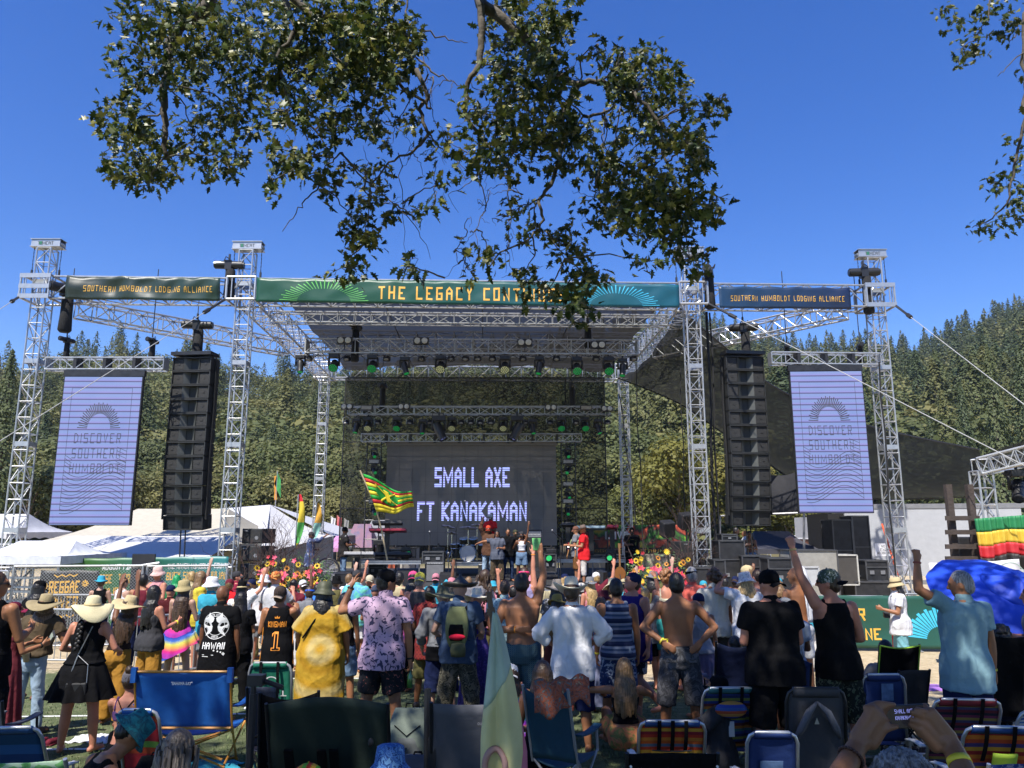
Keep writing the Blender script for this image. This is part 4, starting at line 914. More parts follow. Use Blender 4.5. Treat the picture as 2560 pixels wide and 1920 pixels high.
def amp(lbl,u0,v0,u1,v1,D,gcol,head=False,dep=.4,floor=DK):
 c,w,h=rc(u0,v0,u1,v1,D);zt=c.z+h/2;h=zt-floor;t=thg('amplifier',lbl,'amplifier',(c.x,D,floor));m=MB();m.box((0,0,h/2),(w,dep,h));m.bd('cabinet',BLK,t,bevel=.015);m=MB();hh=h*(.8 if head else .86);m.box((0,-dep/2-.006,hh/2+.02),(w*.92,.012,hh*.92));m.bd('grille',gcol,t);m=MB();m.box((0,-dep/2-.008,(h+hh)/2+.01),(w*.9,.012,(h-hh)*.6));p_=m.bd('panel',GREY,t);m=MB();[m.cyl((w*(-.38+.09*i),-dep/2-.012,(h+hh)/2),(w*(-.38+.09*i),-dep/2-.03,(h+hh)/2),.012)for i in range(9)];m.bd('knob',KW,p_)
amp('grey-grilled amplifier below the black flight case',1066,1404,1112,1446,24.6,M('grille_grey',(.16,.16,.165),.8,bump=.006,bs=80));amp('tall black bass amplifier right of the group on stage',1318,1324,1354,1430,26,M('grille_black',(.02,.02,.02),.8,bump=.006,bs=80),True);amp('small black amplifier on the right of the drum riser',1196,1408,1214,1436,25.5,M('grille_black',(.02,.02,.02),.8))
p=W(1170,1404,28.2);DR=M('drum_shell',(.05,.04,.02),.25,coat=.5,var=.1);HD=M('drum_head',(.5,.5,.48),.5);CY=M('cymbal',(.16,.14,.08),.3,.85);CHR=M('chrome',(.5,.52,.52),.2,1.0,var=0)
t=thg('drum_kit','drum kit with cymbals on its riser in front of the video wall','drum kit',p)
def drum(c,r_,h,ax,nm='tom'):
 q=Vector(ax).normalized().to_track_quat('Z','Y').to_matrix();m=MB();m.lathe([(r_,-h/2),(r_*1.02,-h/2),(r_*1.02,h/2),(r_,h/2)],c,22,q);o=m.bd(nm,DR,t,auto=40);m=MB();m.lathe([(r_*.96,h/2-.004),(r_*.96,h/2+.004)],c,22,q);m.bd('drum_head',HD,o);m=MB()
 for e in(-1,1):m.tube([Vector(c)+q@Vector((math.cos(2*PI*i/20)*r_*1.04,math.sin(2*PI*i/20)*r_*1.04,e*h/2))for i in range(20)],.012,5,closed=True)
 m.bd('rim',CHR,o)
drum((0,0,.3),.28,.4,(0,-1,0),'bass_drum');drum((-.17,.05,.72),.15,.2,(0,-.35,1));drum((.18,.05,.72),.15,.2,(0,-.35,1));drum((.55,.1,.45),.19,.35,(-.1,-.2,1),'floor_tom');drum((-.48,.15,.55),.17,.14,(0,-.15,1),'snare_drum')
for(x,y,z,r_,tl)in((0,-.1,1.18,.32,.05),(-.6,.1,1.0,.22,.1),(.65,.1,1.22,.27,-.2),(-.75,.2,1.22,.26,.2),(.3,.3,1.28,.24,0)):
 m=MB();q=Matrix.Rotation(tl,3,'Y')@Matrix.Rotation(R(12),3,'X');m.lathe([(r_,0),(r_*.5,.012),(.04,.02),(.03,.035),(.002,.04)],(x,y,z),26,q);m.bd('cymbal',CY,t,smooth=True);m=MB();m.cyl((x,y,z),(x,y,.02),.013)
 for k in range(3):a_=k*2.09;m.cyl((x,y,.4),(x+math.cos(a_)*.22,y+math.sin(a_)*.22,0),.011)
 m.bd('cymbal_stand',CHR,t)
m=MB();m.cyl((0,.6,0),(0,.6,.5),.03);m.lathe([(.17,.5),(.18,.53),(.16,.57)],(0,.6,0),16);m.bd('stool',BLK,t)
def wedge(lbl,u0,v0,u1,v1,D,rz=0,dep=.5,back=False,floor=DK):
 c,w,h=rc(u0,v0,u1,v1,D);h=max(h,.3);t=thg('floor_monitor',lbl,'floor monitor',(c.x,D,floor),rz,'floor monitors');m=MB();w2=w/2
 pr=[(-dep/2,0),(dep/2,0),(dep/2,h*.3),(-dep*.1,h),(-dep/2,h*.85)];m.loft([[Vector((x,y,z))for y,z in pr]for x in(-w2,w2)]);m.bd('cabinet',BLK,t);m=MB();a,b=Vector((0,dep/2,h*.3)),Vector((0,-dep*.1,h));n_=Vector((0,.6,.8))
 m.add([a+Vector((-w2*.92,0,0))+n_*.012,a+Vector((w2*.92,0,0))+n_*.012,b+Vector((w2*.92,0,0))+n_*.012,b+Vector((-w2*.92,0,0))+n_*.012],[(0,1,2,3)]);m.bd('grille',M('grille_grey',(.16,.16,.165),.8),t);return t
wedge('floor monitor in front of the left guitarist',840,1446,880,1482,22.9);wedge('floor monitor at the front edge left of centre',992,1450,1040,1488,22.9);wedge('floor monitor near the grey amplifier',1100,1452,1140,1486,22.9);wedge('floor monitor turned sideways beside the red tee guitarist',1470,1440,1516,1478,23.2,R(70));wedge('floor monitor behind the pink visor',1320,1440,1365,1485,22.9)
p=W(818,1435,23.4);t=thg('stage_fan','large round dark fan standing left of the guitarist','fan',(p.x,p.y,DK));m=MB();rr_=.36;cz_=.38
m.tube([Vector((math.cos(a)*rr_,0,cz_+math.sin(a)*rr_))for a in[2*PI*i/28 for i in range(28)]],.035,6,closed=True);m.box((0,.05,.02),(.6,.4,.04));m.bd('frame',BLKM,t,smooth=True)
m=MB();[m.tube([Vector((math.cos(a)*k,-.05,cz_+math.sin(a)*k))for a in[2*PI*i/24 for i in range(24)]],.006,4,closed=True)for k in(.1,.18,.26,.33)];[m.cyl((0,-.06,cz_),(math.cos(a)*rr_,-.04,cz_+math.sin(a)*rr_),.005)for a in[k*PI/6 for k in range(12)]];m.bd('guard',GREY,t)
for k in range(4):m=MB();a=k*PI/2+.4;m.add([(0,.02,cz_),(math.cos(a)*.3,-.02,cz_+math.sin(a)*.3),(math.cos(a+.7)*.32,.05,cz_+math.sin(a+.7)*.32)],[(0,1,2)]);m.bd('blade',GREY,t)
p=W(1549,1400,24.5);t=thg('guitar','sunburst guitar standing upright on a stand at the right front of the stage','guitar',(p.x,p.y,DK));m=MB();m.loft([[Vector((math.cos(a)*(.16+.02*math.cos(2*a)),y,.25+math.sin(a)*(.22)))for a in[2*PI*i/20 for i in range(20)]]for y in(-.02,.02)]);m.bd('guitar_body',M('guitar_sunburst',(.25,.1,.03),.25,coat=.5),t,auto=40);m=MB();m.box((0,-.01,.75),(.05,.03,.6));m.box((0,-.01,1.1),(.08,.02,.14));m.bd('guitar_neck',M('maple',(.25,.13,.05),.4),t);m=MB();m.cyl((-.15,.1,0),(0,.05,.5),.012);m.cyl((.15,.1,0),(0,.05,.5),.012);m.cyl((0,-.2,0),(0,.05,.3),.012);m.bd('stand',BLKM,t)
def stack(lbl,x,D,w,boxes,floor,rz=0,gap=.05):
 z=floor
 for i,h in enumerate(boxes):
  t=thg('speaker_box',lbl[i]if isinstance(lbl,list)else lbl,'speaker',(x,D,z),rz,'speaker stacks beside the stage');m=MB();m.box((0,0,h/2),(w,.9,h));m.bd('cabinet',M('cabinet_paint',(.022,.023,.023),.55,var=.2),t,bevel=.02);m=MB();m.box((0,-.456,h/2),(w-.08,.012,h-.08));m.bd('grille',M('speaker_grille',(.02,.02,.02),.6,bump=.01,bs=90),t)
  m=MB();m.cyl((w*.25,-.462,h/2-.05),(w*.25,-.47,h/2-.05),.06,n=6);m.box((-w*.3,-.466,h*.85),(.12,.01,.03));m.bd('badge',GREY,t);z+=h+gap
a_=W(598,1480,22.4);b_=W(652,1480,22.4)
stack(['black speaker at the %s of the left side stack'%q for q in('bottom','second level','third level','fourth level','top')],(a_.x+b_.x)/2,22.9,b_.x-a_.x,[.58,.5,.42,.42,.42],-.3,R(-8),.075)
a_=W(1705,1480,23);b_=W(1762,1480,23)
stack(['black speaker at the %s of the right side stack'%q for q in('bottom','second level','third level','top')],(a_.x+b_.x)/2+.1,23.9,.8,[.6,.6,.5,.5],-.3,R(8),.02)
for u,v,lab in((1668,1322,'black side speaker on a pole at the right of the stage, left one'),(1715,1302,'black side speaker on a pole at the right of the stage, right one')):
 p=W(u,v,25);t=thg('pole_speaker',lab,'speaker',(p.x,p.y,DK));m=MB();m.cyl((0,0,0),(0,0,p.z-DK),.03);m.bd('pole',BLKM,t);m=MB();m.box((0,0,p.z-DK),(.42,.36,.5),Matrix.Rotation(R(20),3,'X')@Matrix.Rotation(R(15),3,'Z'));m.bd('cabinet',BLK,t,bevel=.04)
PET=[M('petal_yellow',(.75,.50,.02),.6),M('petal_orange',(.70,.28,.03),.6),M('petal_pink',(.70,.08,.16),.6),M('petal_red',(.55,.03,.05),.6)];FCEN=M('flower_centre',(.05,.02,.01),.8);GRF=[M('fern_green',(.06,.13,.03),.7,var=.4),M('pale_leaf',(.16,.25,.08),.7,var=.4),M('dark_leaf',(.035,.07,.03),.7,var=.4)];TWIG=M('bare_twig',(.06,.035,.03),.8)
def flowers(lbl,u0,u1,D,vb,vf,vt,seed,blabel):
 r=random.Random(seed);a=W(u0,vb,D);b=W(u1,vb,D);t=thg('flower_bed',lbl,'flower bed',((a.x+b.x)/2,D,G(D)));z0_=a.z;zf=W(u0,vf,D).z;zt=W(u0,vt,D).z
 m=MB(world=True);m.box(((a.x+b.x)/2,D+.25,(z0_+G(D))/2),(b.x-a.x+.1,.7,z0_-G(D)));m.bd('planter',BLK,t);lm=[MB(world=True)for _ in range(3)]
 for i in range(2600):
  x=r.uniform(a.x,b.x);f=r.random();top_=zf+(zt-zf)*(.55+.45*math.sin((x-a.x)/(b.x-a.x)*PI))*(r.random()**1.6 if r.random()<.45 else 0);z=r.uniform(z0_-.25,max(zf,top_));y=D+r.uniform(-.25,.6);L_=r.uniform(.05,.14);d=Vector((r.gauss(0,1),r.gauss(-.4,.8),r.gauss(.5,.8))).normalized();n_=d.orthogonal().normalized()*L_*.16;p_=Vector((x,y,z));lm[r.choice((0,0,1,2,2))].add([p_,p_+d*L_*.5+n_,p_+d*L_,p_+d*L_*.5-n_],[(0,1,2,3)])
 for k in range(3):lm[k].bd('foliage',GRF[k],t)
 for i in range(95):
  k=r.choice((0,0,0,1,2,2,3));x=r.uniform(a.x,b.x);z=z0_-.15+(zf+.1-z0_+.15)*r.random()if r.random()<.8 else r.uniform(zf,zf+(zt-zf)*.7);y=D-.28+r.uniform(-.08,.12);c=Vector((x,y,z));rr=r.uniform(.06,.105)*(1.3 if k==2 else 1);q=Vector((r.uniform(-.5,.5),-1,r.uniform(-.1,.7))).to_track_quat('Z','Y').to_matrix();m=MB(world=True);n_=11 if k<2 else 5
  for j in range(n_):a_=2*PI*j/n_;w_=PI/n_*.8;m.add([c,c+q@Vector((math.cos(a_-w_)*rr*.6,math.sin(a_-w_)*rr*.6,.012)),c+q@Vector((math.cos(a_)*rr,math.sin(a_)*rr,.02+r.uniform(-.01,.01))),c+q@Vector((math.cos(a_+w_)*rr*.6,math.sin(a_+w_)*rr*.6,.012))],[(0,1,2,3)])
  fl=m.bd('flower',PET[k],t)
  if k<2 and r.random()<.7:m=MB(world=True);m.ell(c+q@Vector((0,0,.014)),(rr*.38,rr*.2,rr*.38),None,8,5);m.bd('flower_centre',FCEN,fl)
 t2=thg('bare_branches',blabel,'branches',((a.x+b.x)/2,D+.2,z0_));m=MB(world=True)
 def br(p,d,L_,rad,dep):
  q=p;P=[p]
  for k in range(4):d=(d+Vector((r.gauss(0,.16),r.gauss(0,.12),r.gauss(.02,.1)))).normalized();q=q+d*L_/4;P.append(q)
  m.tube(P,rad,4,r2=rad*.45)
  if dep:
   for k in range(r.choice((2,3,3))):br(P[r.choice((1,2,3,4))],(d+Vector((r.gauss(0,.7),r.gauss(0,.4),r.gauss(.1,.4)))).normalized(),L_*r.uniform(.5,.75),rad*.55,dep-1)
 return t,t2,m,br,a,b,z0_
t,t2,m,br,a,b,z0_=flowers('left flower bed of sunflowers, anthuriums and ferns at the stage front',642,822,21.6,1492,1440,1370,4,'dark bare branches rising from the left flower bed')
for k in range(9):br(Vector((a.x+.25+.16*k,21.8,z0_+.2)),Vector((random.uniform(-.35,.35),0,1)).normalized(),random.uniform(.8,1.35),.02,4)
m.bd('branch',TWIG,t2)
t,t2,m,br,a,b,z0_=flowers('right flower bed of sunflowers, pink anthuriums and ferns at the stage front',1572,1722,21.9,1490,1432,1350,8,'reddish bare branches right of the right flower bed')
for k in range(4):br(Vector((a.x+.5+.2*k,22.1,z0_+.2)),Vector((random.uniform(-.4,.3),0,1)).normalized(),random.uniform(.7,1.2),.018,3)
for k in range(9):br(Vector((b.x-.2+.09*k,22.3,z0_-.2)),Vector((random.uniform(-.2,.2),0,1)).normalized(),random.uniform(1.0,1.6),.02,3)
m.bd('branch',TWIG,t2)
t2=thg('bare_branches','tangle of dark bare branches leaning on the left speaker stack','branches',W(620,1470,21.6));m=MB(world=True);r=random.Random(5)
def br2(p,d,L_,rad,dep):
 P=[p];q=p
 for k in range(4):d=(d+Vector((r.gauss(0,.18),r.gauss(0,.12),r.gauss(.02,.1)))).normalized();q=q+d*L_/4;P.append(q)
 m.tube(P,rad,4,r2=rad*.5)
 if dep:
  for k in range(3):br2(P[r.choice((1,2,3,4))],(d+Vector((r.gauss(0,.7),r.gauss(0,.4),r.gauss(.1,.4)))).normalized(),L_*.65,rad*.6,dep-1)
for k in range(6):br2(W(605+10*k,1470,21.6),Vector((r.uniform(-.1,.5),0,1)).normalized(),1.0,.02,3)
m.bd('branch',TWIG,t2)
#  people
SKIN={}
def skin(k):
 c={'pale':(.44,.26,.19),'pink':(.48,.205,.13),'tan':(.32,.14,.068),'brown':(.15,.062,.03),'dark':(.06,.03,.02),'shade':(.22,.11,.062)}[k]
 if k not in SKIN:
  m=M('skin_'+k,c,.5,bump=.0015,bs=60,var=.10,vs=9,spec=.4);SKIN[k]=m;p=m.node_tree.nodes['Principled BSDF']
  p.inputs['Subsurface Weight'].default_value=0
 return SKIN[k]
CL={}
def clo(name,c,rough=.85,bump=.02):
 new='cloth_'+name not in MATS;m=M('cloth_'+name,c,rough,bump=bump,bs=5,var=.12,vs=4,spec=.08)
 if new:
  for n in m.node_tree.nodes:
   if n.type=='TEX_NOISE' and n.inputs['Scale'].default_value==5:n.inputs['Distortion'].default_value=1.6;n.inputs['Detail'].default_value=6
 return m
BLKC=clo('black',(.006,.006,.007));NAVY=clo('navy',(.012,.018,.06));WHT=clo('white',(.66,.66,.68));GRYC=clo('grey',(.16,.165,.18))
DGRY=clo('charcoal',(.045,.045,.05));OLV=clo('olive',(.11,.10,.04));KHK=clo('khaki',(.42,.36,.22));DENIM=clo('denim',(.13,.20,.30));LDEN=clo('light_denim',(.30,.40,.50))
BRN=clo('olive_brown',(.085,.062,.038));MUST=clo('mustard',(.34,.17,.03));MAR=clo('maroon',(.13,.018,.03));RED=clo('red',(.60,.02,.025));TURQ=clo('turquoise',(.04,.30,.42))
STRAW=M('straw',(.50,.40,.22),.85,bump=.006,bs=70,var=.15);STRAWD=M('dark_straw',(.30,.24,.13),.85,bump=.006,bs=70,var=.2);CREAM=M('cream_felt',(.66,.60,.46),.8,bump=.003,bs=30,var=.08)
HAIRC={}
def hair_m(k):
 c={'black':(.010,.008,.007),'brown':(.05,.027,.014),'light':(.17,.10,.045),'blond':(.36,.24,.10),'grey':(.22,.22,.23),'ash':(.11,.085,.065),'green':(.01,.25,.08),'ginger':(.25,.11,.04)}[k]
 if k not in HAIRC:
  m,nt,p=base('hair_'+k);L=nt.links;tc=nd(nt,'ShaderNodeTexCoord');mp=nd(nt,'ShaderNodeMapping');mp.inputs['Scale'].default_value=(60,60,5)
  n=nd(nt,'ShaderNodeTexNoise');n.inputs['Scale'].default_value=1.5;n.inputs['Detail'].default_value=3;L.new(tc.outputs['Object'],mp.inputs[0]);L.new(mp.outputs[0],n.inputs['Vector'])
  r_=ramp(nt,[(.35,[x*.5 for x in c]),(.65,[min(1,x*1.5)for x in c])]);L.new(n.outputs['Fac'],r_.inputs[0]);L.new(r_.outputs[0],p.inputs['Base Color'])
  b=nd(nt,'ShaderNodeBump');b.inputs['Distance'].default_value=.006;L.new(n.outputs['Fac'],b.inputs['Height']);L.new(b.outputs[0],p.inputs['Normal']);p.inputs['Roughness'].default_value=.42;HAIRC[k]=m
 return HAIRC[k]
EYE=M('eye',(.03,.02,.015),.2);GLASSES=M('sunglasses',(.01,.01,.012),.15,coat=.5);SOLE=M('shoe',(.05,.04,.035),.7);SHOEW=M('pale_shoe',(.5,.48,.45),.7);LIP=M('lips',(.32,.10,.09),.5)
def rms(mb,name,mat,parent,vox=.012,it=4,wr=0,wsc=7,seed=0,stretch=1.0,fac=.5):
 me=mb.mesh('tmp');o=bpy.data.objects.new('tmp',me);COL.objects.link(o)
 r_=o.modifiers.new('r','REMESH');r_.mode='VOXEL';r_.voxel_size=vox;r_.adaptivity=0
 if it:s=o.modifiers.new('s','SMOOTH');s.factor=fac;s.iterations=it
 dg=bpy.context.evaluated_depsgraph_get();out=bpy.data.meshes.new_from_object(o.evaluated_get(dg));out.name=name
 bpy.data.objects.remove(o);bpy.data.meshes.remove(me)
 if wr:
  n=len(out.vertices);co=np.empty(n*3,np.float32);out.vertices.foreach_get('co',co);no=np.empty(n*3,np.float32);out.vertices.foreach_get('normal',no)
  co=co.reshape(-1,3);no=no.reshape(-1,3);d=np.zeros(n)
  r=np.random.default_rng(seed+11)
  for k in range(9):
   kv=r.normal(size=3)*np.array([1.3,1.3,.55*stretch])*wsc*(1+.5*k/3);ph=r.uniform(0,6.28);q=co+.05*np.sin(co[:,[1,2,0]]*wsc*1.3+ph);sn=np.sin(q@kv+ph)
   d+=(sn if k%2 else 1.75-2.4*np.abs(sn)**.7)/(1+.3*k)
  d=np.maximum(d,-1.1)+.35
  co+=no*(d[:,None]*wr*.35).astype(np.float32);out.vertices.foreach_set('co',co.ravel())
 out.materials.clear()
 for m_ in(mat if isinstance(mat,(list,tuple))else[mat]):out.materials.append(m_)
 out.shade_smooth();out.update();o=bpy.data.objects.new(name,out);link(o,parent);WM[o]=WM[parent];return o
def V3(*a):return Vector(a)
def el_ring(c,rx,ry,n=18,sq=2.4,yaw=0,tilt=None):
 out=[]
 for j in range(n):
  t=2*PI*j/n;ct,st=math.cos(t),math.sin(t);x=rx*math.copysign(abs(ct)**(2/sq),ct);y=ry*math.copysign(abs(st)**(2/sq),st)
  p=Vector((x*math.cos(yaw)-y*math.sin(yaw),x*math.sin(yaw)+y*math.cos(yaw),0))
  if tilt:p=tilt@p
  out.append(p+c)
 return out
def hand(mb,w,d,n,s=1.,curl=.35,spread=.16,side=1,pts=None):
 """palm and five fingers at wrist w, pointing along d, palm normal n; curl 0 open .. 1 fist"""
 d=Vector(d).normalized();n=Vector(n);n=(n-d*n.dot(d)).normalized();x=d.cross(n)*side
 def P(a,b,c):return w+(x*a+d*b+n*c)*s
 for a in(-.024,-.008,.008,.024):mb.cap(P(a*.8,.012,0),P(a,.085,.002),.0155*s,.0125*s,8)
 L=(.068,.078,.072,.056)
 for i,a in enumerate((.027,.009,-.009,-.026)):
  if pts=='point' and i==0:c=.03
  elif pts=='shaka':c=.05 if i==3 else 1.0
  else:c=curl*(1+.12*i)
  p=P(a,.088,.0);ang=0;ll=L[i]
  for k,f in enumerate((.46,.30,.24)):
   ang+=c*(1.25 if k==0 else 1.45);dr=(d*math.cos(ang)+n*math.sin(ang)+x*(spread*(a/.027)*(1-min(1,c))))
   q=p+dr.normalized()*ll*f*s*1.05;mb.cap(p,q,(.0098-.0008*k)*s,(.0090-.0009*k)*s,7);p=q
 out=1.0 if pts=='shaka' else .75
 p=P(.026,.022,.004);q=P(.026+.03*out,.055,.014);mb.cap(p,q,.0145*s,.0115*s,8)
 q2=q+(x*(.35*out)+d*(.85)+n*(.25+.6*curl)).normalized()*.03*s;mb.cap(q,q2,.0108*s,.0098*s,7)
 q3=q2+(x*(.15*out)+d*(.85-.4*curl)+n*(.2+.8*curl)).normalized()*.025*s;mb.cap(q2,q3,.0098*s,.008*s,7)
ARMS={'down':((.16,.02,-1),(.05,.16,-1),(-1,0,0),.35),'out':((.32,-.02,-1),(.16,.2,-1),(-1,.2,0),.4),'fold':((.22,.12,-1),(-.75,.75,.12),(-.3,.8,-.3),.5),'front':((.2,.25,-1),(-.2,1,.25),(-1,0,.2),.5),'hips':((.72,-.12,-.8),(-.72,-.48,-.52),(-.2,.9,0),.25),'hipsf':((.7,-.08,-.85),(-.75,.3,-.45),(-.2,.9,0),.6),'up':((.35,.1,1),(-.05,.12,1),(0,1,0),.15),'upout':((.75,.1,.75),(.12,.1,1),(0,1,0),.2),'fist':((.62,.2,.62),(.05,.12,1),(0,1,0),1.0),'clap':((.25,.35,.9),(-.3,.2,1),(-1,.2,0),.1),'phone':((.28,.55,-.65),(-.35,.55,.95),(-.4,.5,0),.6),'brow':((.9,.25,.15),(-.8,.35,.45),(0,-.2,-1),.12),'behind':((.4,-.2,-1),(-1,-.32,.05),(0,.9,.1),.15),'hug':((.9,.15,-.1),(.6,.5,-.2),(0,.5,-1),.4),'guitar':((.3,.2,-1),(-.25,1,.1),(-.6,0,-.6),.7),'none':None,'lap':((.2,.25,-1),(-.3,1,-.25),(0,0,-1),.4),'knee':((.25,.75,-.6),(-.1,.9,-.35),(0,0,-1),.5),'hold':((.5,.1,-1),(-.4,.6,.7),(-.6,0,.3),.8),'ear':((.85,.2,.25),(-.9,.05,.6),(-1,0,0),.7)}
def psn(lbl,u,vt,D,h=None,rz=0,sk='tan',fem=False,fat=1.,lean=(0,0),head=(0,0,0),arms=('down','down'),legs=(0,0),stance=1.,top=None,bottom=None,hair=None,hat=None,seat=None,vox=None,z0=None,x=None,shoes=None,group=None,face=False,glasses=False,belly=0,wr=None,name='person',extra=None,ldr=None,pos=None):
 if pos is not None:bx,by,bz=pos
 else:
  p=W(u,vt,D);bx,by=p.x,D;bz=G(D)if z0 is None else z0
 hatup={None:0,'cap':.03,'capback':.03,'bucket':.04,'sun':.07,'cowboy':.11,'straw':.09,'bowl':.10,'tophat':.10,'visor':.01,'band':.0,'beanie':.02,'fedora':.08}[hat[0]if hat else None]
 if h is None and seat is None:
  h=(W(u,vt,D).z-hatup-bz);h+=abs(lean[1])*.10+abs(head[0])*.02;h=max(1.45,min(h,1.98))
 if seat is not None and h is None:h=1.72
 if seat=='auto':seat=max(.02,W(u,vt,D).z-hatup-bz-.505*h+(lean[0]**2+lean[1]**2)*.16*1.25)
 if pos is None:
  lx,ly=lean[0]*.75,lean[1]*.75;bx-=lx*math.cos(rz)-ly*math.sin(rz);by-=lx*math.sin(rz)+ly*math.cos(rz)
  if seat is None:h=min(2.0,h+(lean[0]**2+lean[1]**2)*.16)
 s=h/1.75;t=thg(name,lbl,'person',(bx,by,bz),rz,group);vox=vox or(.0095 if D<10.5 else .012 if D<16 else .016)
 sm=skin(sk);zs=0
 if seat is not None:zs=seat-.86*s
 F_=fat;shw=(.175 if not fem else .155)*s*(.75+.25*F_)
 def Q(x_,y_,z_):
  z=z_*s;q=Vector((x_*s,y_*s,z+zs))
  if z_>.88:k=(z_-.88)/.6;q.x+=lean[0]*k*.5*(.7+.3*k);q.y+=lean[1]*k*.5*(.7+.3*k);q.z-=(lean[0]**2+lean[1]**2)*k*.16
  return q
 if fem:T=[(.80,.12,.10,0),(.88,.17,.125,-.012),(.96,.168,.118,-.012),(1.04,.14,.098,0),(1.12,.122,.088,.004),(1.20,.132,.095,.006),(1.29,.150,.112,.012),(1.37,.152,.095,0),(1.42,.142,.075,-.008),(1.455,.09,.06,-.01),(1.49,.052,.052,-.005)]
 else:T=[(.80,.12,.10,0),(.88,.162,.118,-.01),(.96,.160,.115,-.008),(1.04,.148,.105,0),(1.12,.148,.102,.004),(1.20,.160,.108,.004),(1.30,.180,.118,.006),(1.38,.188,.108,-.004),(1.43,.168,.085,-.012),(1.465,.11,.068,-.012),(1.50,.060,.060,-.008)]
 def TR(z):
  for a,b in zip(T,T[1:]):
   if z<=b[0]:
    f=max(0,(z-a[0])/(b[0]-a[0]));return[a[i]*(1-f)+b[i]*f for i in range(4)]
  return T[-1]
 def ring(z,o=0,ox=1.,n=20,fl=1.):
  _,rx,ry,yo=TR(z);ff=F_ if z<1.40 else 1+(F_-1)*.3;bl=belly*max(0,1-abs(z-1.08)/.2);return el_ring(Q(0,yo+bl*.5,z),(rx*ff*ox*fl+o)*s,(ry*ff*fl+o+bl*.5)*s,n)
 b=MB()
 zz=[.80,.84,.88,.92,.96,1.0,1.04,1.08,1.12,1.16,1.20,1.25,1.30,1.34,1.38,1.41,1.43,1.455,1.48,1.50]
 b.loft([ring(z)for z in zz])
 sh=[Q(sd*(.168 if fem else .185)*(.8+.2*F_),-.008,1.405)for sd in(-1,1)]
 hip=[Vector((sd*.088*s*(.7+.3*F_),0,.86*s+zs))for sd in(-1,1)]
 yaw,pit,rol=head;nb=Q(0,-.005,1.47);hc=Q(0,.012,1.625);RH=Matrix.Rotation(yaw,3,'Z')@Matrix.Rotation(-pit,3,'X')@Matrix.Rotation(rol,3,'Y')
 hc=nb+(hc-nb)*1.0+RH@Vector((0,.0,0))+Vector((math.sin(rol)*.08,math.sin(pit)*.07*math.cos(yaw),-abs(pit)*.02))*s
 b.cap(nb-Vector((0,0,.03*s)),hc-Vector((0,.012*s,.05*s)),.062*s*(.85 if fem else 1)*(.7+.3*F_),.055*s*(.85 if fem else 1),14)
 def HP(x_,y_,z_):return hc+RH@(Vector((x_,y_,z_))*s)
 b.ell(hc,(.076*s,.095*s,.112*s),RH,18,12);b.ell(HP(0,.028,-.05),(.060*s,.066*s,.066*s),RH);b.ell(HP(0,.055,-.088),(.034*s,.030*s,.022*s),RH)
 b.cap(HP(0,.094,.012),HP(0,.112,-.022),.010*s,.015*s,8);b.ell(HP(0,.088,.03),(.05*s,.014*s,.012*s),RH,10,6)
 for sd in(-1,1):b.ell(HP(sd*.079,-.004,-.012),(.010*s,.019*s,.031*s),RH,10,7)
 wrists=[];elb=[];AD=[]
 for i,sd in enumerate((-1,1)):
  a=arms[i];spec=ARMS[a]if isinstance(a,str)else a
  if spec is None:wrists.append(None);elb.append(None);AD.append(None);continue
  pt=spec[4]if len(spec)>4 else None
  du=Vector((spec[0][0]*sd,*spec[0][1:])).normalized();df=Vector((spec[1][0]*sd,*spec[1][1:])).normalized();pn=Vector((spec[2][0]*sd,*spec[2][1:]))
  S=sh[i].copy()
  if du.z>.1:S+=Vector((-sd*.02*s,0,.035*s))
  E=S+du*.285*s;Wr=E+df*.25*s;m_=(.95 if not fem else .82)*(.6+.4*F_)
  b.cap(S,S.lerp(E,.45),.062*s*m_,.052*s*m_);b.cap(S.lerp(E,.45),E,.052*s*m_,.041*s*m_);b.cap(E,E.lerp(Wr,.35),.042*s*m_,.043*s*m_);b.cap(E.lerp(Wr,.35),Wr,.043*s*m_,.027*s*(.5+.5*m_))
  b.ell(S,(.064*s*m_,.06*s*m_,.062*s*m_));hand(b,Wr,df if abs(spec[3])<2 else df,pn,s*1.04,spec[3],side=sd*(1),pts=pt)
  wrists.append(Wr);elb.append(E);AD.append((S,E,Wr,df,m_))
 feet=[];LG=[]
 for i,sd in enumerate((-1,1)):
  H_=hip[i]
  if seat is not None:
   if ldr:dt,dc=[Vector((q[0]*sd,q[1],q[2])).normalized()for q in ldr]
   else:dt,dc=Vector((sd*.22,1,.02)).normalized(),Vector((0,.12,-1)).normalized()
  elif ldr:dt,dc=[Vector(q).normalized()for q in ldr[i]]
  else:
   yl=legs[i];dt=Vector((sd*.10*stance,yl,-1)).normalized();dc=Vector((sd*.06*stance,min(0,yl*.3)if yl<0 else-yl*.45,-1)).normalized()
  K=H_+dt*.40*s;A=K+dc*.385*s
  m_=(1 if not fem else 1.0)*(.55+.45*F_)
  if seat is None and not ldr:A.z=max(A.z,.075*s)
  b.cap(H_,K,.088*s*m_,.056*s*m_);b.cap(K,K.lerp(A,.35),.056*s*m_,.056*s*m_);b.cap(K.lerp(A,.35),A,.056*s*m_,.036*s)
  fd=Vector((sd*.25,1,0)).normalized()if abs(dc.z)>.5 else Vector((sd*.1,.6,.8)).normalized();hz=.045*s
  toe=A+fd*.155*s;toe.z=A.z-.05*s if abs(dc.z)>.5 else toe.z
  hl=A-fd*.045*s;hl.z-=.035*s
  b.cap(hl,A+fd*.03*s-Vector((0,0,.028*s)),.034*s,.036*s,10);b.cap(A+fd*.02*s-Vector((0,0,.03*s)),toe+Vector((0,0,.006*s)),.036*s,.028*s,10);b.cap(A+fd*.05*s-Vector((0,0,.03*s)),toe+Vector((sd*.02*s,-.02*s,.004*s)),.032*s,.022*s,8)
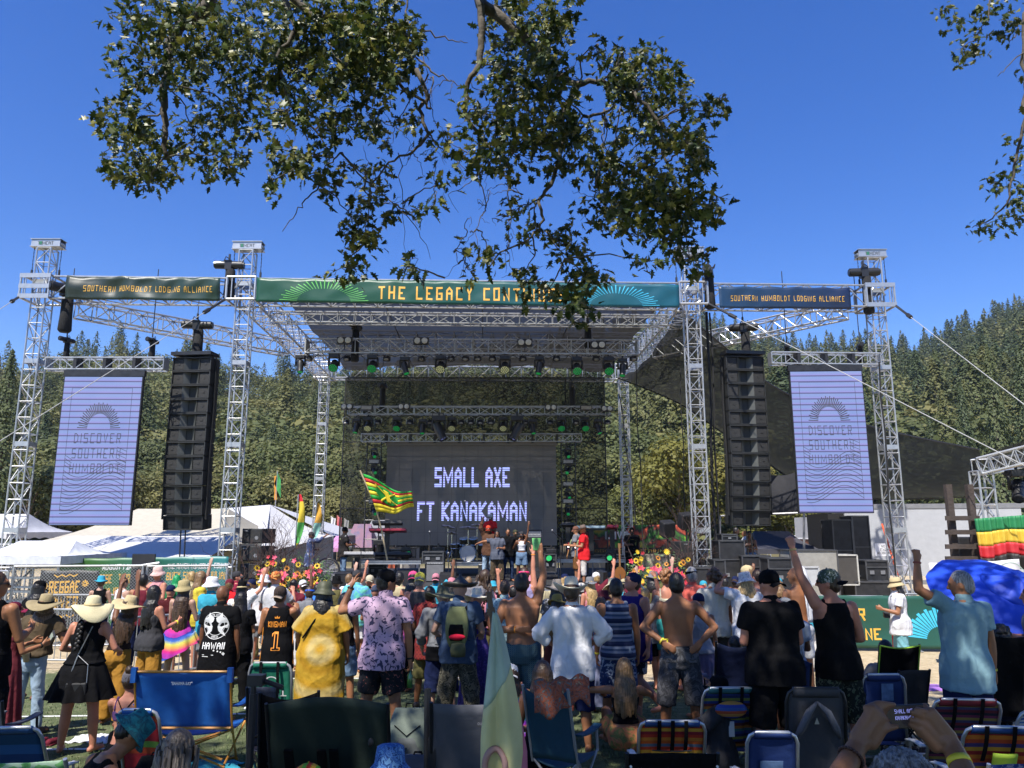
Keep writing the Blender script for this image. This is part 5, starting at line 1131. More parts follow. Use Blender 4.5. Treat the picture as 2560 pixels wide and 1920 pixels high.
  feet.append((A,fd,toe));LG.append((H_,K,A,m_))
 body=rms(b,'body',sm,t,vox*s,4)
# - clothing
 wr_=.016 if wr is None else wr;sd_=int(abs(u)*7)%991
 garments={}
 def bunch(kind,mat,hem=None,o=.012):
  g=MB();nm=kind
  if kind in('tee','long','tank','jersey','crop','bra','poncho'):
   hz=hem if hem is not None else{'tee':.80,'long':.78,'tank':.82,'jersey':.72,'crop':1.10,'bra':1.24,'poncho':.50}[kind]
   ztop={'tank':1.455,'jersey':1.46,'crop':1.40,'bra':1.33}.get(kind,1.475);oo={'poncho':.06,'jersey':.03,'tee':.022,'long':.024,'bra':.006,'crop':.008}.get(kind,.016)+o-.012
   oo+=.012*(kind=='tee');zs_=[hz+(ztop-hz)*k/16 for k in range(17)];rr=[]
   for z in zs_:
    zc_=max(z,.86);fl=1+max(0,(.95-z))*(.5 if kind!='poncho' else .25);base_=ring(zc_,oo+(.012 if z<1.1 else 0)+(.014 if z<1.02 else 0),fl=fl if z<.95 else 1,ox=1 if kind not in('tank','jersey','crop')else np.interp(z,[1.27,1.33,1.41,1.46],[1,.80,.74,.9]if kind!='crop' else[1,.76,.55,.5]))
    if not fem or kind in('poncho','tee','long'):
     w_=.150*F_+oo if z<1.3 else 0;cx=sum((p.x for p in base_))/len(base_)
     m_x=max(abs(p.x-cx)for p in base_)
     if w_ and m_x<w_*s*1.06:k_=w_*s*1.06/m_x;base_=[Vector((cx+(p.x-cx)*k_,p.y,p.z))for p in base_]
    if z<.86:base_=[Vector((p.x,p.y,p.z-(.86-z)*s))for p in base_]
    rr.append(base_)
   g.loft(rr)
   if kind in('tank','jersey','crop','bra'):
    if kind!='bra' or True:
     for sd in(-1,1):
      wd_=.022 if kind in('crop','bra')else .034
      g.cap(Q(sd*.105,-.075,1.36),Q(sd*.10,-.03,1.462),wd_*s*.8,wd_*s*.8,8);g.cap(Q(sd*.10,-.03,1.462),Q(sd*.09,.08,1.37),wd_*s*.8,wd_*s*.8,8)
   else:
    for i,a_ in enumerate(AD):
     if not a_:continue
     S,E,Wr,df,m_=a_
     g.ell(S,(.074*s*(.6+.4*F_),.072*s,.074*s));e_=.60 if kind!='long' else 1
     if kind=='poncho':e_=.85
     en=S.lerp(E,e_);g.cyl(S,en,.070*s*m_+.008,(.070 if kind!='poncho' else .12)*s*m_+.012,n=14)
     if kind=='long':g.ell(E,(.064*s*m_,)*3);f_=.45 if hem is not None and hem<0 else .55;g.cyl(E,E.lerp(Wr,f_),.060*s*m_,.056*s*m_,n=14);g.cyl(E.lerp(Wr,f_-.12),E.lerp(Wr,f_),.064*s*m_,.062*s*m_,n=14)
    g.cap(Q(0,-.005,1.44),Q(0,-.008,1.49),.085*s,.070*s)
  return rms(g,{'tee':'shirt','long':'shirt','tank':'tank_top','jersey':'jersey','crop':'crop_top','bra':'bikini_top','poncho':'tunic'}[kind],mat,t,max(vox,.011)*s,3,wr_*({'bra':.2,'crop':.4,'tank':.7}.get(kind,1)),8,sd_,1)
 def trousers(kind,mat,hem=None):
  g=MB();hz={'shorts':.62,'boards':.46,'jeans':.035,'pants':.035,'mini':.30,'capri':1.3}[kind]if hem is None else hem
  zt=1.0 if not fem else 1.02;g.loft([ring(z,.012+(.01 if kind in('shorts','boards','pants')else 0))for z in(.79,.82,.85,.88,.92,.96,zt)])
  for i,(H_,K,A,m_)in enumerate(LG):
   w0,w1,w2={'shorts':(.108,.105,.1),'boards':(.112,.100,.09),'jeans':(.096,.07,.058),'pants':(.11,.10,.085),'mini':(.10,.1,.1),'capri':(.1,.085,.075)}[kind]
   g.ell(H_,(w0*s*m_,.10*s*m_,.10*s))
   ln={'shorts':.72,'boards':1.02,'mini':.38,'capri':1.45,'jeans':2,'pants':2}[kind]
   if ln<=1.02:g.cyl(H_,H_.lerp(K,ln),w0*s*m_,w1*s*m_,n=16)
   else:
    g.cap(H_,K,w0*s*m_,w1*s*m_);e_=min(1,ln-1);en=K.lerp(A,e_*.98);g.cyl(K,en,w1*s*m_,w2*s*m_,n=16)
   if kind=='boards':g.cyl(K,K.lerp(A,.10),w1*s*m_,w1*s*m_,n=16)
  return rms(g,{'shorts':'shorts','boards':'shorts','jeans':'jeans','pants':'trousers','mini':'shorts','capri':'trousers'}[kind],mat,t,max(vox,.012)*s,3,wr_*.9,10,sd_+3)
 def skirt(mat,hem=.45,flare=1.5,zt=1.06,nm='skirt',pl=11,amp=.10,asym=0):
  rr=[];n=72;K_=16
  for k in range(K_+1):
   z=zt+(hem-zt)*k/K_;zc_=max(z,.9);_,rx,ry,yo=TR(zc_);f=(zt-z)/(zt-hem);f2=max(0,(f-.15)/.85);row=[]
   for j in range(n):
    a=2*PI*j/n;pr=1+amp*f2*math.sin(a*pl+sd_+2*math.sin(a*2+sd_));m1=(1+(flare-1)*f2)*pr
    q=Q(0,yo,zc_);zz_=(z*s+zs)+asym*f2*math.sin(a+1.0)*.16
    row.append(Vector((q.x+math.cos(a)*(rx*F_+.014)*s*m1,q.y+math.sin(a)*(ry*F_+.014)*s*m1,zz_ if z<.9 else q.z)))
   rr.append(row)
  g=MB();g.loft(rr,cap=False);inner=[[Vector((p.x*.985,p.y*.985,p.z))for p in r_]for r_ in reversed(rr)];g.loft(inner,cap=False)
  return g.bd(nm,mat,t,smooth=True)
 res={'body':body,'Q':Q,'s':s,'t':t,'HP':HP,'hc':hc,'wrists':wrists,'AD':AD,'ring':ring,'feet':feet,'RH':RH,'TR':TR,'F':F_,'LG':LG}
 for gdef in(bottom if isinstance(bottom,list)else[bottom]if bottom else[]):
  if gdef[0]=='skirt':res['skirt']=skirt(gdef[1],**(gdef[2]if len(gdef)>2 else{}))
  else:res['bottom']=trousers(*gdef)
 for gdef in(top if isinstance(top,list)else[top]if top else[]):res['top']=bunch(*gdef)
 if shoes:
  for i,(A,fd,toe)in enumerate(feet):
   g=MB();g.cap(A-fd*.05*s-Vector((0,0,.03*s)),A+fd*.03*s-Vector((0,0,.025*s)),.043*s,.045*s,10);g.cap(A+fd*.0*s-Vector((0,0,.028*s)),toe+Vector((0,0,.008*s)),.045*s,.036*s,10)
   g.box(A+fd*.06*s-Vector((0,0,.062*s)),(.085*s,.26*s,.025*s),Matrix.Rotation(math.atan2(-fd.x,fd.y),3,'Z'));rms(g,'shoe',shoes,t,.013,2)
# - hair
 if hair:
  kind,col=hair[:2];g=MB();hm=hair_m(col);rr_=random.Random(sd_)
  if kind in('short','curly','buzz'):
   g.ell(HP(0,-.012,.016),((.081 if kind!='buzz' else .078)*s,(.096 if kind!='buzz' else .094)*s,(.112 if kind!='buzz' else .109)*s),RH,20,14);g.ell(HP(0,-.045,-.025),(.074*s,.060*s,.070*s),RH)
   if kind=='curly':
    for k in range(60):a,e=rr_.uniform(0,6.28),rr_.uniform(-.5,1.4);q=HP(math.cos(a)*math.cos(e)*.088,math.sin(a)*math.cos(e)*.095-.03,math.sin(e)*.11+.02);g.ell(q,(rr_.uniform(.016,.03)*s,)*3,None,8,5)
   rms(g,'hair',hm,t,.009*s,2,.004,60,sd_)
  elif kind in('long','vlong','medium'):
   g.ell(HP(0,-.012,.014),(.085*s,.100*s,.114*s),RH,20,14);ln={'long':.40,'vlong':.58,'medium':.2}[kind];ns=26
   for k in range(ns):
    a=-PI*(.02+.96*k/(ns-1));x0=math.cos(a)*.078;y0_=math.sin(a)*.085-.006
    for q in range(2):
     l2=ln*rr_.uniform(.8,1.08);P0=HP(x0,y0_,.03);P1=HP(x0*1.15,y0_*1.12,-.08);z_=P1.z;pts=[P0,P1]
     for j in range(1,7):
      f=j/6;wv=.012*math.sin(f*9+k*1.7+q)*s;sp=(1.15+.35*min(1,f*2)-.15*f);pts.append(Vector((hc.x+x0*s*sp+wv,min(P1.y,hc.y+y0_*s*1.1-.02*s)-.035*s*min(1,f*1.6),z_-l2*f*s)))
     g.tube(pts,lambda f:(.0175-.009*f**3)*s,6)
   rms(g,'hair',hm,t,.0095*s,2,.004,50,sd_)
  elif kind=='dreads':
   g.ell(HP(0,-.012,.016),(.085*s,.100*s,.114*s),RH,18,12);n_=hair[3]if len(hair)>3 else 34;ln=hair[2]if len(hair)>2 else .5
   for k in range(n_):
    a=-PI*(-.05+1.1*rr_.random());e=rr_.uniform(-.1,1.1);x0,y0_,z0_=math.cos(a)*math.cos(e)*.08,math.sin(a)*math.cos(e)*.09,math.sin(e)*.1
    P0=HP(x0,y0_,z0_);l2=ln*rr_.uniform(.7,1.1);P1=HP(x0*1.35,y0_*1.2-.02,z0_*.5-.05);pts=[P0,HP(x0*1.3,y0_*1.25-.01,z0_+.01),P1]
    for j in range(1,6):f=j/5;pts.append(Vector((P1.x+(rr_.uniform(-.02,.02)+x0*.5*f)*s,min(P1.y,hc.y-.06*s)-.045*s*f**.5-rr_.uniform(0,.02)*s,P1.z-l2*f*s)))
    g.tube(pts,rr_.uniform(.0085,.0125)*s,6,r2=.007*s)
   g.bd('hair',hm,t,smooth=True)
  elif kind=='bun':
   g.ell(HP(0,-.012,.014),(.083*s,.098*s,.113*s),RH);g.ell(HP(0,-.06,.12),(.045*s,)*3);rms(g,'hair',hm,t,.009*s,2,.003,60,sd_)
  elif kind=='beard':
   g.ell(HP(0,-.012,.018),(.081*s,.096*s,.112*s),RH);g.ell(HP(0,.05,-.095),(.058*s,.05*s,.06*s),RH);rms(g,'hair',hm,t,.009*s,2,.004,60,sd_)
# - hats
 if hat:res['hat']=make_hat(hat,HP,RH,s,t,sd_)
 if face:
  for sd in(-1,1):
   m=MB();m.ell(HP(sd*.030,.086,.002),(.013*s,.008*s,.008*s),RH,10,7);m.bd('eye',EYE,t,smooth=True)
  m=MB();m.ell(HP(0,.089,-.055),(.024*s,.007*s,.006*s),RH,10,6);m.bd('mouth',LIP,t,smooth=True)
 if glasses:
  m=MB()
  for sd in(-1,1):m.ell(HP(sd*.031,.096,.008),(.027*s,.008*s,.019*s),RH,12,7);m.cyl(HP(sd*.055,.09,.012),HP(sd*.08,.0,.01),.004*s)
  m.cyl(HP(-.02,.1,.012),HP(.02,.1,.012),.004*s);m.bd('sunglasses',GLASSES,t,smooth=True)
 if extra:extra(res)
 return res
def make_hat(hat,HP,RH,s,t,seed=0):
 kind,mat=hat[:2];m2=hat[2]if len(hat)>2 else None;tilt=hat[3]if len(hat)>3 else 0;m=MB();Rm=RH@Matrix.Rotation(R(-8+tilt),3,'X');c=HP(0,-.008,.0);r_=lambda pr:[(a*s,b*s)for a,b in pr]
 def brim_wave(amp,k=2,ph=0,r0=.1,dz=0):return lambda q,a,rr:q+Vector((0,0,(amp*math.cos(k*(a-ph))+dz)*max(0,(rr/s-r0))*1.0*s*6))if rr/s>r0 else q
 if kind in('cap','capback'):
  m.lathe(r_([(.0885,.002),(.092,.035),(.088,.075),(.068,.108),(.035,.125),(.004,.129)]),c,24,Rm,lambda q,a,rr:Vector((q.x*.93,q.y*1.08,q.z)));dr=1 if kind=='cap' else-1
  o=m.bd('cap',mat,t,smooth=True);b=MB()
  b.sheet(lambda a,b_:c+Rm@(Vector(((a-.5)*.155*math.cos((a-.5)*.3),dr*(.075+(.085)*b_*math.sqrt(max(0,1-(2*a-1)**2*.75))),.012-.03*abs(2*a-1)**2-.016*b_))*s),14,6,.004)
  b.bd('visor',m2 or mat,o,smooth=True);b=MB();b.ell(c+Rm@Vector((0,0,.13*s)),(.008*s,)*3,None,8,5);b.bd('button',mat,o)
  return o
 if kind=='beanie':
  m.lathe(r_([(.089,-.02),(.095,.01),(.093,.06),(.072,.105),(.035,.125),(.003,.128)]),c,24,Rm,lambda q,a,rr:Vector((q.x*.95,q.y*1.08,q.z)));return m.bd('beanie',mat,t,smooth=True)
 if kind=='visor' or kind=='band':
  m.lathe(r_([(.089,.0),(.092,.0),(.093,.034),(.089,.034)]),c,24,Rm,lambda q,a,rr:Vector((q.x*.95,q.y*1.08,q.z+.02*s)));o=m.bd('headband',mat,t,smooth=True)
  if kind=='visor':b=MB();b.sheet(lambda a,b_:c+Rm@(Vector(((a-.5)*.16,(.075+.09*b_*math.sqrt(max(0,1-(2*a-1)**2*.75))),.02-.02*abs(2*a-1)**2))*s),12,5,.004);b.bd('visor',mat,o,smooth=True)
  return o
 prof={'bucket':[(.002,.118),(.06,.116),(.084,.105),(.094,.04),(.097,.018),(.115,-.005),(.15,-.038),(.148,-.044),(.11,-.012),(.09,.01)],'sun':[(.002,.132),(.05,.13),(.076,.115),(.09,.045),(.096,.02),(.13,.008),(.19,-.02),(.235,-.06),(.233,-.068),(.18,-.03),(.12,-.002),(.09,.01)],'straw':[(.002,.128),(.04,.132),(.07,.128),(.085,.06),(.094,.022),(.12,.012),(.17,.008),(.23,.0),(.23,-.008),(.17,-.001),(.11,.004),(.09,.012)],'cowboy':[(.002,.108),(.03,.118),(.058,.145),(.074,.132),(.086,.06),(.095,.02),(.12,.012),(.17,.022),(.21,.04),(.21,.034),(.16,.012),(.11,.004),(.09,.01)],'fedora':[(.002,.105),(.03,.11),(.06,.125),(.078,.11),(.09,.045),(.095,.018),(.12,.01),(.15,.004),(.15,-.002),(.11,.004),(.09,.01)],'tophat':[(.002,.142),(.07,.142),(.084,.135),(.082,.08),(.09,.02),(.10,.012),(.14,.008),(.142,.0),(.10,.004)],'bowl':[(.002,.16),(.012,.15),(.02,.12),(.05,.095),(.10,.05),(.13,.02),(.17,.03),(.20,.055),(.205,.04),(.18,.01),(.13,-.004),(.08,.0)]}[kind]
 wv={'bucket':(.03,2,.5),'sun':(.10,2,1.2),'straw':(.045,2,.4),'cowboy':(.075,2,0),'fedora':(.08,2,0),'tophat':(0,1,0),'bowl':(.01,3,0)}[kind]
 rnd=random.Random(seed);bf=brim_wave(wv[0],wv[1],wv[2]+(rnd.uniform(-.4,.4)if kind in('sun','straw','bucket')else 0))
 sq=(lambda q:Vector((q.x*(.93 if kind!='bowl' else 1.05),q.y*1.07,q.z)));m.lathe(r_(prof),c+RH@Vector((0,0,.018*s)),40,Rm,lambda q,a,rr:sq(bf(q,a,rr)))
 o=m.bd('hat',mat,t,smooth=True)
 if m2:b=MB();b.lathe(r_([(.094,.022),(.0995,.024),(.0955,.048),(.090,.046)]),c+RH@Vector((0,0,.018*s)),28,Rm,lambda q,a,rr:sq(q));b.bd('hat_band',m2,o,smooth=True)
 return o
def decal(res,key,txt=None,cx=0,cz=1.2,w=.3,h=.1,mat=None,shape=None,bold=.02,name='print',side=-1,off=.006):
 """lays letters or a flat shape on the back (side -1) or front (side 1) of a garment"""
 g=res[key];me=g.data;bvh=BVHTree.FromPolygons([v.co for v in me.vertices],[tuple(p.vertices)for p in me.polygons]);s=res['s'];c=res['Q'](cx,0,cz)
 if txt:V,Fc,_,_=glyphs(txt,bold);P=[(x*w,y*h)for x,y in V]
 else:P,Fc=shape
 out=[];last=None
 for x,z in P:
  o=Vector((c.x+x*s*(-side),side*1.0,c.z+z*s));hit=bvh.ray_cast(o,Vector((0,-side,0)))
  if hit[0]is not None:last=hit[0]+Vector((0,side*off,0))
  out.append(last if last is not None else Vector((o.x,side*.15,o.z)))
 m=MB();m.add(out,Fc);return m.bd(name,mat,g)
def disc_shape(r0,r1,n=36,a0=0,a1=2*PI,seg=None):
 P=[];Fc=[]
 for i in range(n+1):
  a=a0+(a1-a0)*i/n;P+=[(r0*math.cos(a),r0*math.sin(a)),(r1*math.cos(a),r1*math.sin(a))]
 for i in range(n):Fc.append((2*i,2*i+1,2*i+3,2*i+2))
 return P,Fc
def poly_shape(pts):return pts,[tuple(range(len(pts)))]
def multi(shapes):
 P=[];Fc=[]
 for p,f in shapes:n=len(P);P+=list(p);Fc+=[tuple(i+n for i in q)for q in f]
 return P,Fc
# - people on and beside the stage
def gtr(col):
 def f(r):
  Q=r['Q'];c=Q(.05,.24,1.08);Rm=Matrix.Rotation(R(-22),3,'Y');m=MB();m.loft([[c+Rm@Vector((x*sx,y,z*sz))for x,z in[(math.cos(a)*(.19+.03*math.cos(2*a)),math.sin(a)*(.135-.025*math.cos(2*a)))for a in[2*PI*i/20 for i in range(20)]]]for y,sx,sz in((-.022,1,1),(.022,1,1))]);b=m.bd('guitar_body',col,r['t'],auto=40)
  m=MB();m.box(c+Rm@Vector((-.42,-.01,0)),(.5,.025,.05),Rm);m.box(c+Rm@Vector((-.72,-.01,.01)),(.14,.02,.08),Rm);m.bd('guitar_neck',M('maple',(.25,.13,.05),.4),b)
  m=MB();m.tube([Q(.12,.18,1.0),Q(.16,.0,1.2),Q(.05,-.15,1.35),Q(-.08,-.06,1.47),Q(-.12,.15,1.3),Q(-.1,.2,1.15)],.02,6);m.bd('guitar_strap',M('strap_green',(.35,.42,.2),.7),r['t'])
 return f
BAB=clo('black_shirt',(.022,.02,.02));SG=dict(z0=DK,vox=.016)
psn('guitarist in a black hat, black shirt and blue jeans at the left front of stage',862,1316,25.6,sk='brown',rz=R(-65),head=(-.2,0,0),arms=('guitar','guitar'),top=('tee',BAB,.76),bottom=('jeans',DENIM),hat=('beanie',BLKC),shoes=SOLE,extra=gtr(M('guitar_black',(.02,.02,.02),.2,coat=.5)),**SG)
psn('man in a blue and white loose jacket filming beside the left flower bed',778,1327,23.2,sk='brown',rz=R(-70),arms=('fold',((.1,.9,.1),(-.1,.8,.6),(-.4,.5,0),.6)),top=('long',PAT('blue_white_jacket','spots',[(.05,.07,.16),(.35,.37,.46)],6),.60),bottom=('boards',clo('leaf_dark',(.05,.045,.04))),hat=('cap',DGRY),**SG)
psn('drummer in a red shirt and pale cap behind the group on stage',1226,1283,28.2,sk='brown',rz=R(150),arms=('front','front'),top=('tee',RED),bottom=('shorts',BLKC),hat=('cap',clo('pale_cap',(.5,.5,.48))),glasses=True,face=True,z0=1.15,vox=.016)
psn('person on stage in a brown jacket and red cap, leftmost of the group of five',1221,1311,25,sk='brown',rz=R(175),arms=('front','clap'),top=('long',clo('brown_jacket',(.10,.05,.03)),.80),bottom=('jeans',LDEN),hat=('cap',clo('red_cap',(.5,.06,.03))),hair=('long','brown'),face=True,glasses=True,**SG)
psn('person on stage in a grey-blue tee and brown trousers with a hand on the chest',1243,1326,24.4,sk='tan',rz=R(178),fat=1.15,arms=('fold','hug'),top=('tee',clo('slate_tee',(.09,.10,.13)),.76),bottom=('pants',BRN),hair=('medium','black'),face=True,glasses=True,**SG)
psn('smiling man on stage in a black tee and dark jeans',1270,1320,24.8,sk='tan',rz=R(182),arms=('hug','down'),top=('tee',BLKC),bottom=('jeans',clo('dark_denim',(.02,.035,.08))),hair=('short','black'),face=True,**SG)
psn('man on stage in a camo cap, second from the right of the group',1288,1322,25.4,sk='tan',rz=R(190),arms=('brow','down'),top=('tee',BLKC),bottom=('shorts',DGRY),hat=('cap',clo('camo_green',(.06,.06,.035))),face=True,**SG)
psn('person on stage in a white crop top waving one arm high',1304,1326,24.6,sk='brown',fem=True,rz=R(170),arms=(((.3,.1,1),(.1,.1,1),(0,-1,0),.2),'hold'),top=('crop',WHT,1.08),bottom=('shorts',DENIM),hat=('cap',DGRY),face=True,**SG)
psn('guitarist in a red tee, light trousers and brown hat at the right of stage',1458,1306,22.9,sk='tan',rz=R(82),arms=('guitar','guitar'),top=('tee',RED,.74),bottom=('capri',clo('pale_trousers',(.50,.47,.44))),hat=('straw',M('brown_hat',(.13,.09,.07),.8),BLKC,-4),shoes=SHOEW,extra=gtr(M('guitar_wood',(.2,.07,.03),.25,coat=.5)),**SG)
psn('guitarist in a grey tee and brown shorts just behind the red tee',1440,1313,24.2,sk='tan',rz=R(80),arms=('guitar','guitar'),top=('tee',GRYC),bottom=('boards',clo('rust_shorts',(.16,.07,.025))),hat=('cap',clo('dusty_cap',(.15,.07,.05))),extra=gtr(M('guitar_red',(.2,.02,.02),.25,coat=.5)),**SG)
psn('bearded man in a black tee with olive print standing beside the right flower bed',1579,1316,26.5,sk='brown',rz=R(178),fat=1.2,arms=('down','fold'),top=('tee',BLKC,.72),bottom=('pants',BLKC),hair=('beard','black'),hat=('cap',BLKC),face=True,z0=.72,vox=.016,extra=lambda r:decal(r,'top',shape=poly_shape([(-.12,-.1),(.12,-.1),(.13,.08),(0,.12),(-.13,.08)]),cz=1.22,mat=M('olive_print',(.13,.13,.02),.7),side=1))
psn('stage hand in a black shirt beneath the right speaker column',1839,1318,23,sk='dark',rz=R(-120),arms=('front','front'),top=('tee',BLKC),bottom=('pants',BLKC),hair=('short','black'),**SG)
psn('man in a grey-white tee behind the woman in a bikini top',1862,1326,26,sk='tan',rz=R(60),arms=('fold','fold'),top=('tee',clo('pale_tee',(.42,.44,.48))),bottom=('shorts',KHK),**SG)
psn('woman in sunglasses, a bikini top and denim shorts beneath the right speaker column',1873,1327,24,sk='tan',fem=True,rz=R(150),arms=('fold','front'),top=('bra',BLKC),bottom=('shorts',DENIM),hair=('long','brown'),glasses=True,face=True,**SG)
# - the crowd, front rows
ORP=M('orange_print',(.85,.30,.03),.6,var=.03);WP=M('white_shirt_print',(.75,.75,.75),.7,var=.05);YB=M('yellow_wristband',(.8,.7,.05),.5)
def band(res,i,mat=None,k=.93,r=.031,name='wristband'):
 a=res['AD'][i]
 if not a:return
 S,E,Wr,df,m_=a;s=res['s'];c=E.lerp(Wr,k);q=df.to_track_quat('Z','Y').to_matrix();m=MB();m.lathe([(r*s,-.008),(r*s+.003,-.008),(r*s+.003,.008),(r*s,.008)],c,16,q);m.bd(name,mat or YB,res['t'])
def phone_in(res,i,tilt=0):
 W_=res['wrists'][i];a=res['AD'][i];p=W_+a[3]*.11*res['s'];m=MB();m.box(p+Vector((0,.02,.02)),(.15,.01,.075));m.bd('phone',M('phone_black',(.01,.01,.012),.2),res['t'])
e_yb0=lambda r:band(r,0);e_yb1=lambda r:band(r,1);e_b=lambda r:(band(r,0,RUB),None)
#  left group
psn('person in a dark tank top cut off by the left edge',-8,1432,8.2,sk='tan',head=(-.9,0,0),arms=('down','front'),top=('tank',BLKC),bottom=('pants',BLKC),hair=('short','brown'),glasses=True)
MDR=clo('maroon_dress',(.15,.03,.04));
def straps(r):
 m=MB();Q=r['Q']
 for a,b_ in(((-.06,1.45),(.05,1.22)),((.06,1.45),(-.05,1.22))):m.tube([Q(a[0]*1.4,-.07,a[1]),Q((a[0]+b_[0])/2,-.115,(a[1]+b_[1])/2),Q(b_[0],-.12,b_[1])],.005,5)
 m.bd('strap',BLKC,r['t'])
def card(r):
 w=r['wrists'][1];m=MB();m.box(w+Vector((-.02,.10,.07)),(.09,.015,.17),Matrix.Rotation(R(50),3,'Y'));m.bd('card_reader',M('reader',(.05,.05,.055),.4),r['t']);m=MB();m.box(w+Vector((.0,.088,.085)),(.06,.006,.07),Matrix.Rotation(R(50),3,'Y'));m.bd('display',M('lcd',(.35,.42,.36),.3),r['t']);straps(r);band(r,1,RUB)
psn('woman in a maroon cap and long maroon strappy dress holding a card reader',42,1497,9.3,sk='tan',fem=True,rz=R(-40),head=(-.2,-.35,0),arms=('front','front'),top=('bra',MDR),bottom=('skirt',MDR,dict(hem=.12,flare=1.5,zt=1.26)),hair=('medium','blond'),hat=('cap',clo('maroon_cap',(.10,.012,.03)),clo('wine',(.20,.02,.06))),extra=card)
psn('man with long black curly hair and a black cap behind the olive-brown shirt man',100,1446,12.3,sk='brown',rz=R(-15),arms=('front','fold'),top=('tee',BLKC),bottom=('shorts',GRYC),hair=('long','black'),hat=('cap',BLKC))
def cup(r):
 Q=r['Q'];c=Q(.02,-.19,.98);m=MB();m.lathe([(.032,-.05),(.043,.055),(.045,.058),(.041,.055),(.03,-.044)],c,18,Matrix.Rotation(R(15),3,'X'));m.bd('paper_cup',M('paper',(.45,.38,.26),.8),r['t'],smooth=True)
 m=MB();m.loft([r['ring'](.985,.026),r['ring'](1.02,.026)]);m.bd('belt',M('belt_blue',(.02,.03,.12),.6),r['t'])
psn('man in a wide straw hat, olive-brown tee and light jeans with a paper cup behind',124,1470,10,sk='tan',lean=(.10,.1),head=(-.25,-.5,.12),arms=('fold','hold'),top=('tee',BRN,.98),bottom=('jeans',LDEN),hair=('medium','light'),hat=('straw',STRAWD,BLKC,-16),shoes=SOLE,extra=cup)
def purse(r):
 Q=r['Q'];m=MB();m.box(Q(.03,-.215,.72),(.22,.05,.17));m.bd('handbag',M('bag_black',(.012,.012,.013),.5),r['t'],bevel=.015);m=MB();m.tube([Q(-.09,-.22,.76),Q(-.02,-.16,1.1),Q(.09,-.14,1.42)],.006,5);m.tube([Q(.14,-.22,.76),Q(.12,-.19,1.0),Q(-.02,-.16,1.1)],.004,5);m.bd('bag_chain',M('chain_silver',(.5,.5,.5),.3,.8),r['t'])
 hr=MB();P=[r['HP'](-.01,-.1,-.08)]
 for k in range(12):hr.ell(Q(.0+.012*(-1)**k-.04,-.145-.004*k,1.46-.026*k),(.022,.018,.024),None,8,6)
 hr.bd('braid',hair_m('black'),r['t'],smooth=True)
psn('woman in a broad cream sun hat and black sleeveless dress with a thin bag strap',238,1476,9.0,sk='pink',fem=True,fat=1.18,rz=R(4),lean=(.05,0),head=(-.3,-.4,.1),arms=(((.5,.12,-1),(-.2,.9,-.2),(0,0,-1),.5),((.5,.1,-1),(-.2,.9,-.2),(0,0,-1),.5)),stance=1.4,top=('tank',BLKC,1.0),bottom=('skirt',BLKC,dict(hem=.60,flare=1.75,zt=1.12)),hat=('sun',M('cream_straw',(.62,.55,.34),.85,bump=.005,bs=70,var=.12),STRAW,-14),extra=purse)
psn('woman in a tilted straw hat and mustard trousers clapping her raised hands',328,1474,10.4,sk='brown',fem=True,rz=R(-12),lean=(.16,0),head=(-.3,-.3,.25),arms=(((.35,.5,.75),(.1,.3,1),(0,1,0),.1),((-.15,.3,.95),(-.15,.15,1),(0,1,0),.1)),legs=(.15,-.12),top=('crop',clo('dark_brown',(.03,.02,.016)),1.02),bottom=('pants',MUST),hair=('long','brown'),hat=('straw',STRAW,None,-14))
psn('woman with black hair and a black sleeveless top beside the clapping woman',388,1462,11.6,sk='pink',fem=True,fat=1.1,rz=R(-30),head=(0,-.1,0),arms=('fold','front'),top=('tank',DGRY),bottom=('pants',MUST),hair=('long','black'),extra=e_yb1)
psn('person in a pale pink bucket hat and strappy top near the stage fence',397,1412,16.5,sk='pink',fem=True,rz=R(160),arms=('front','phone'),top=('tank',clo('pink_top',(.5,.25,.27))),bottom=('shorts',WHT),hat=('bucket',clo('pale_pink',(.62,.42,.38))),face=True)
psn('person in a navy baseball cap left of the khaki bucket hat',428,1458,14.2,sk='pink',arms=('fold','fold'),top=('tee',clo('black_red',(.06,.01,.012))),bottom=('shorts',BLKC),hat=('cap',NAVY))
psn('person with a bright green wig far back on the left',443,1437,17,sk='pink',arms=('fold','fold'),top=('tee',clo('green_tee',(.02,.2,.08))),bottom=('shorts',DENIM),hair=('medium','green'))
TIE=PAT('tie_dye_skirt','rings',[(.03,.03,.30),(.05,.15,.5),(.55,.55,.10),(.65,.30,.08),(.60,.02,.18),(.35,.03,.30)],3.2,center=(0,-.12,1.16))
psn('woman with waist-long brown hair, khaki bucket hat and tie-dye skirt',464,1445,12.8,sk='pale',fem=True,rz=R(-8),lean=(.05,0),head=(-.3,-.2,0),arms=('front','front'),stance=1.7,top=('crop',clo('plum',(.06,.02,.05))),bottom=('skirt',TIE,dict(hem=.66,flare=1.75,zt=1.16,asym=1)),hair=('vlong','brown'),hat=('bucket',clo('khaki_hat',(.38,.31,.16))))
psn('person with long blond hair and a yellow shirt left of the white bucket hat',503,1427,15,sk='pink',fem=True,rz=R(-60),arms=('front','front'),top=('tee',PAT('yellow_floral','spots',[(.62,.50,.05),(.45,.30,.04)],30)),bottom=('shorts',DENIM),hair=('long','light'))
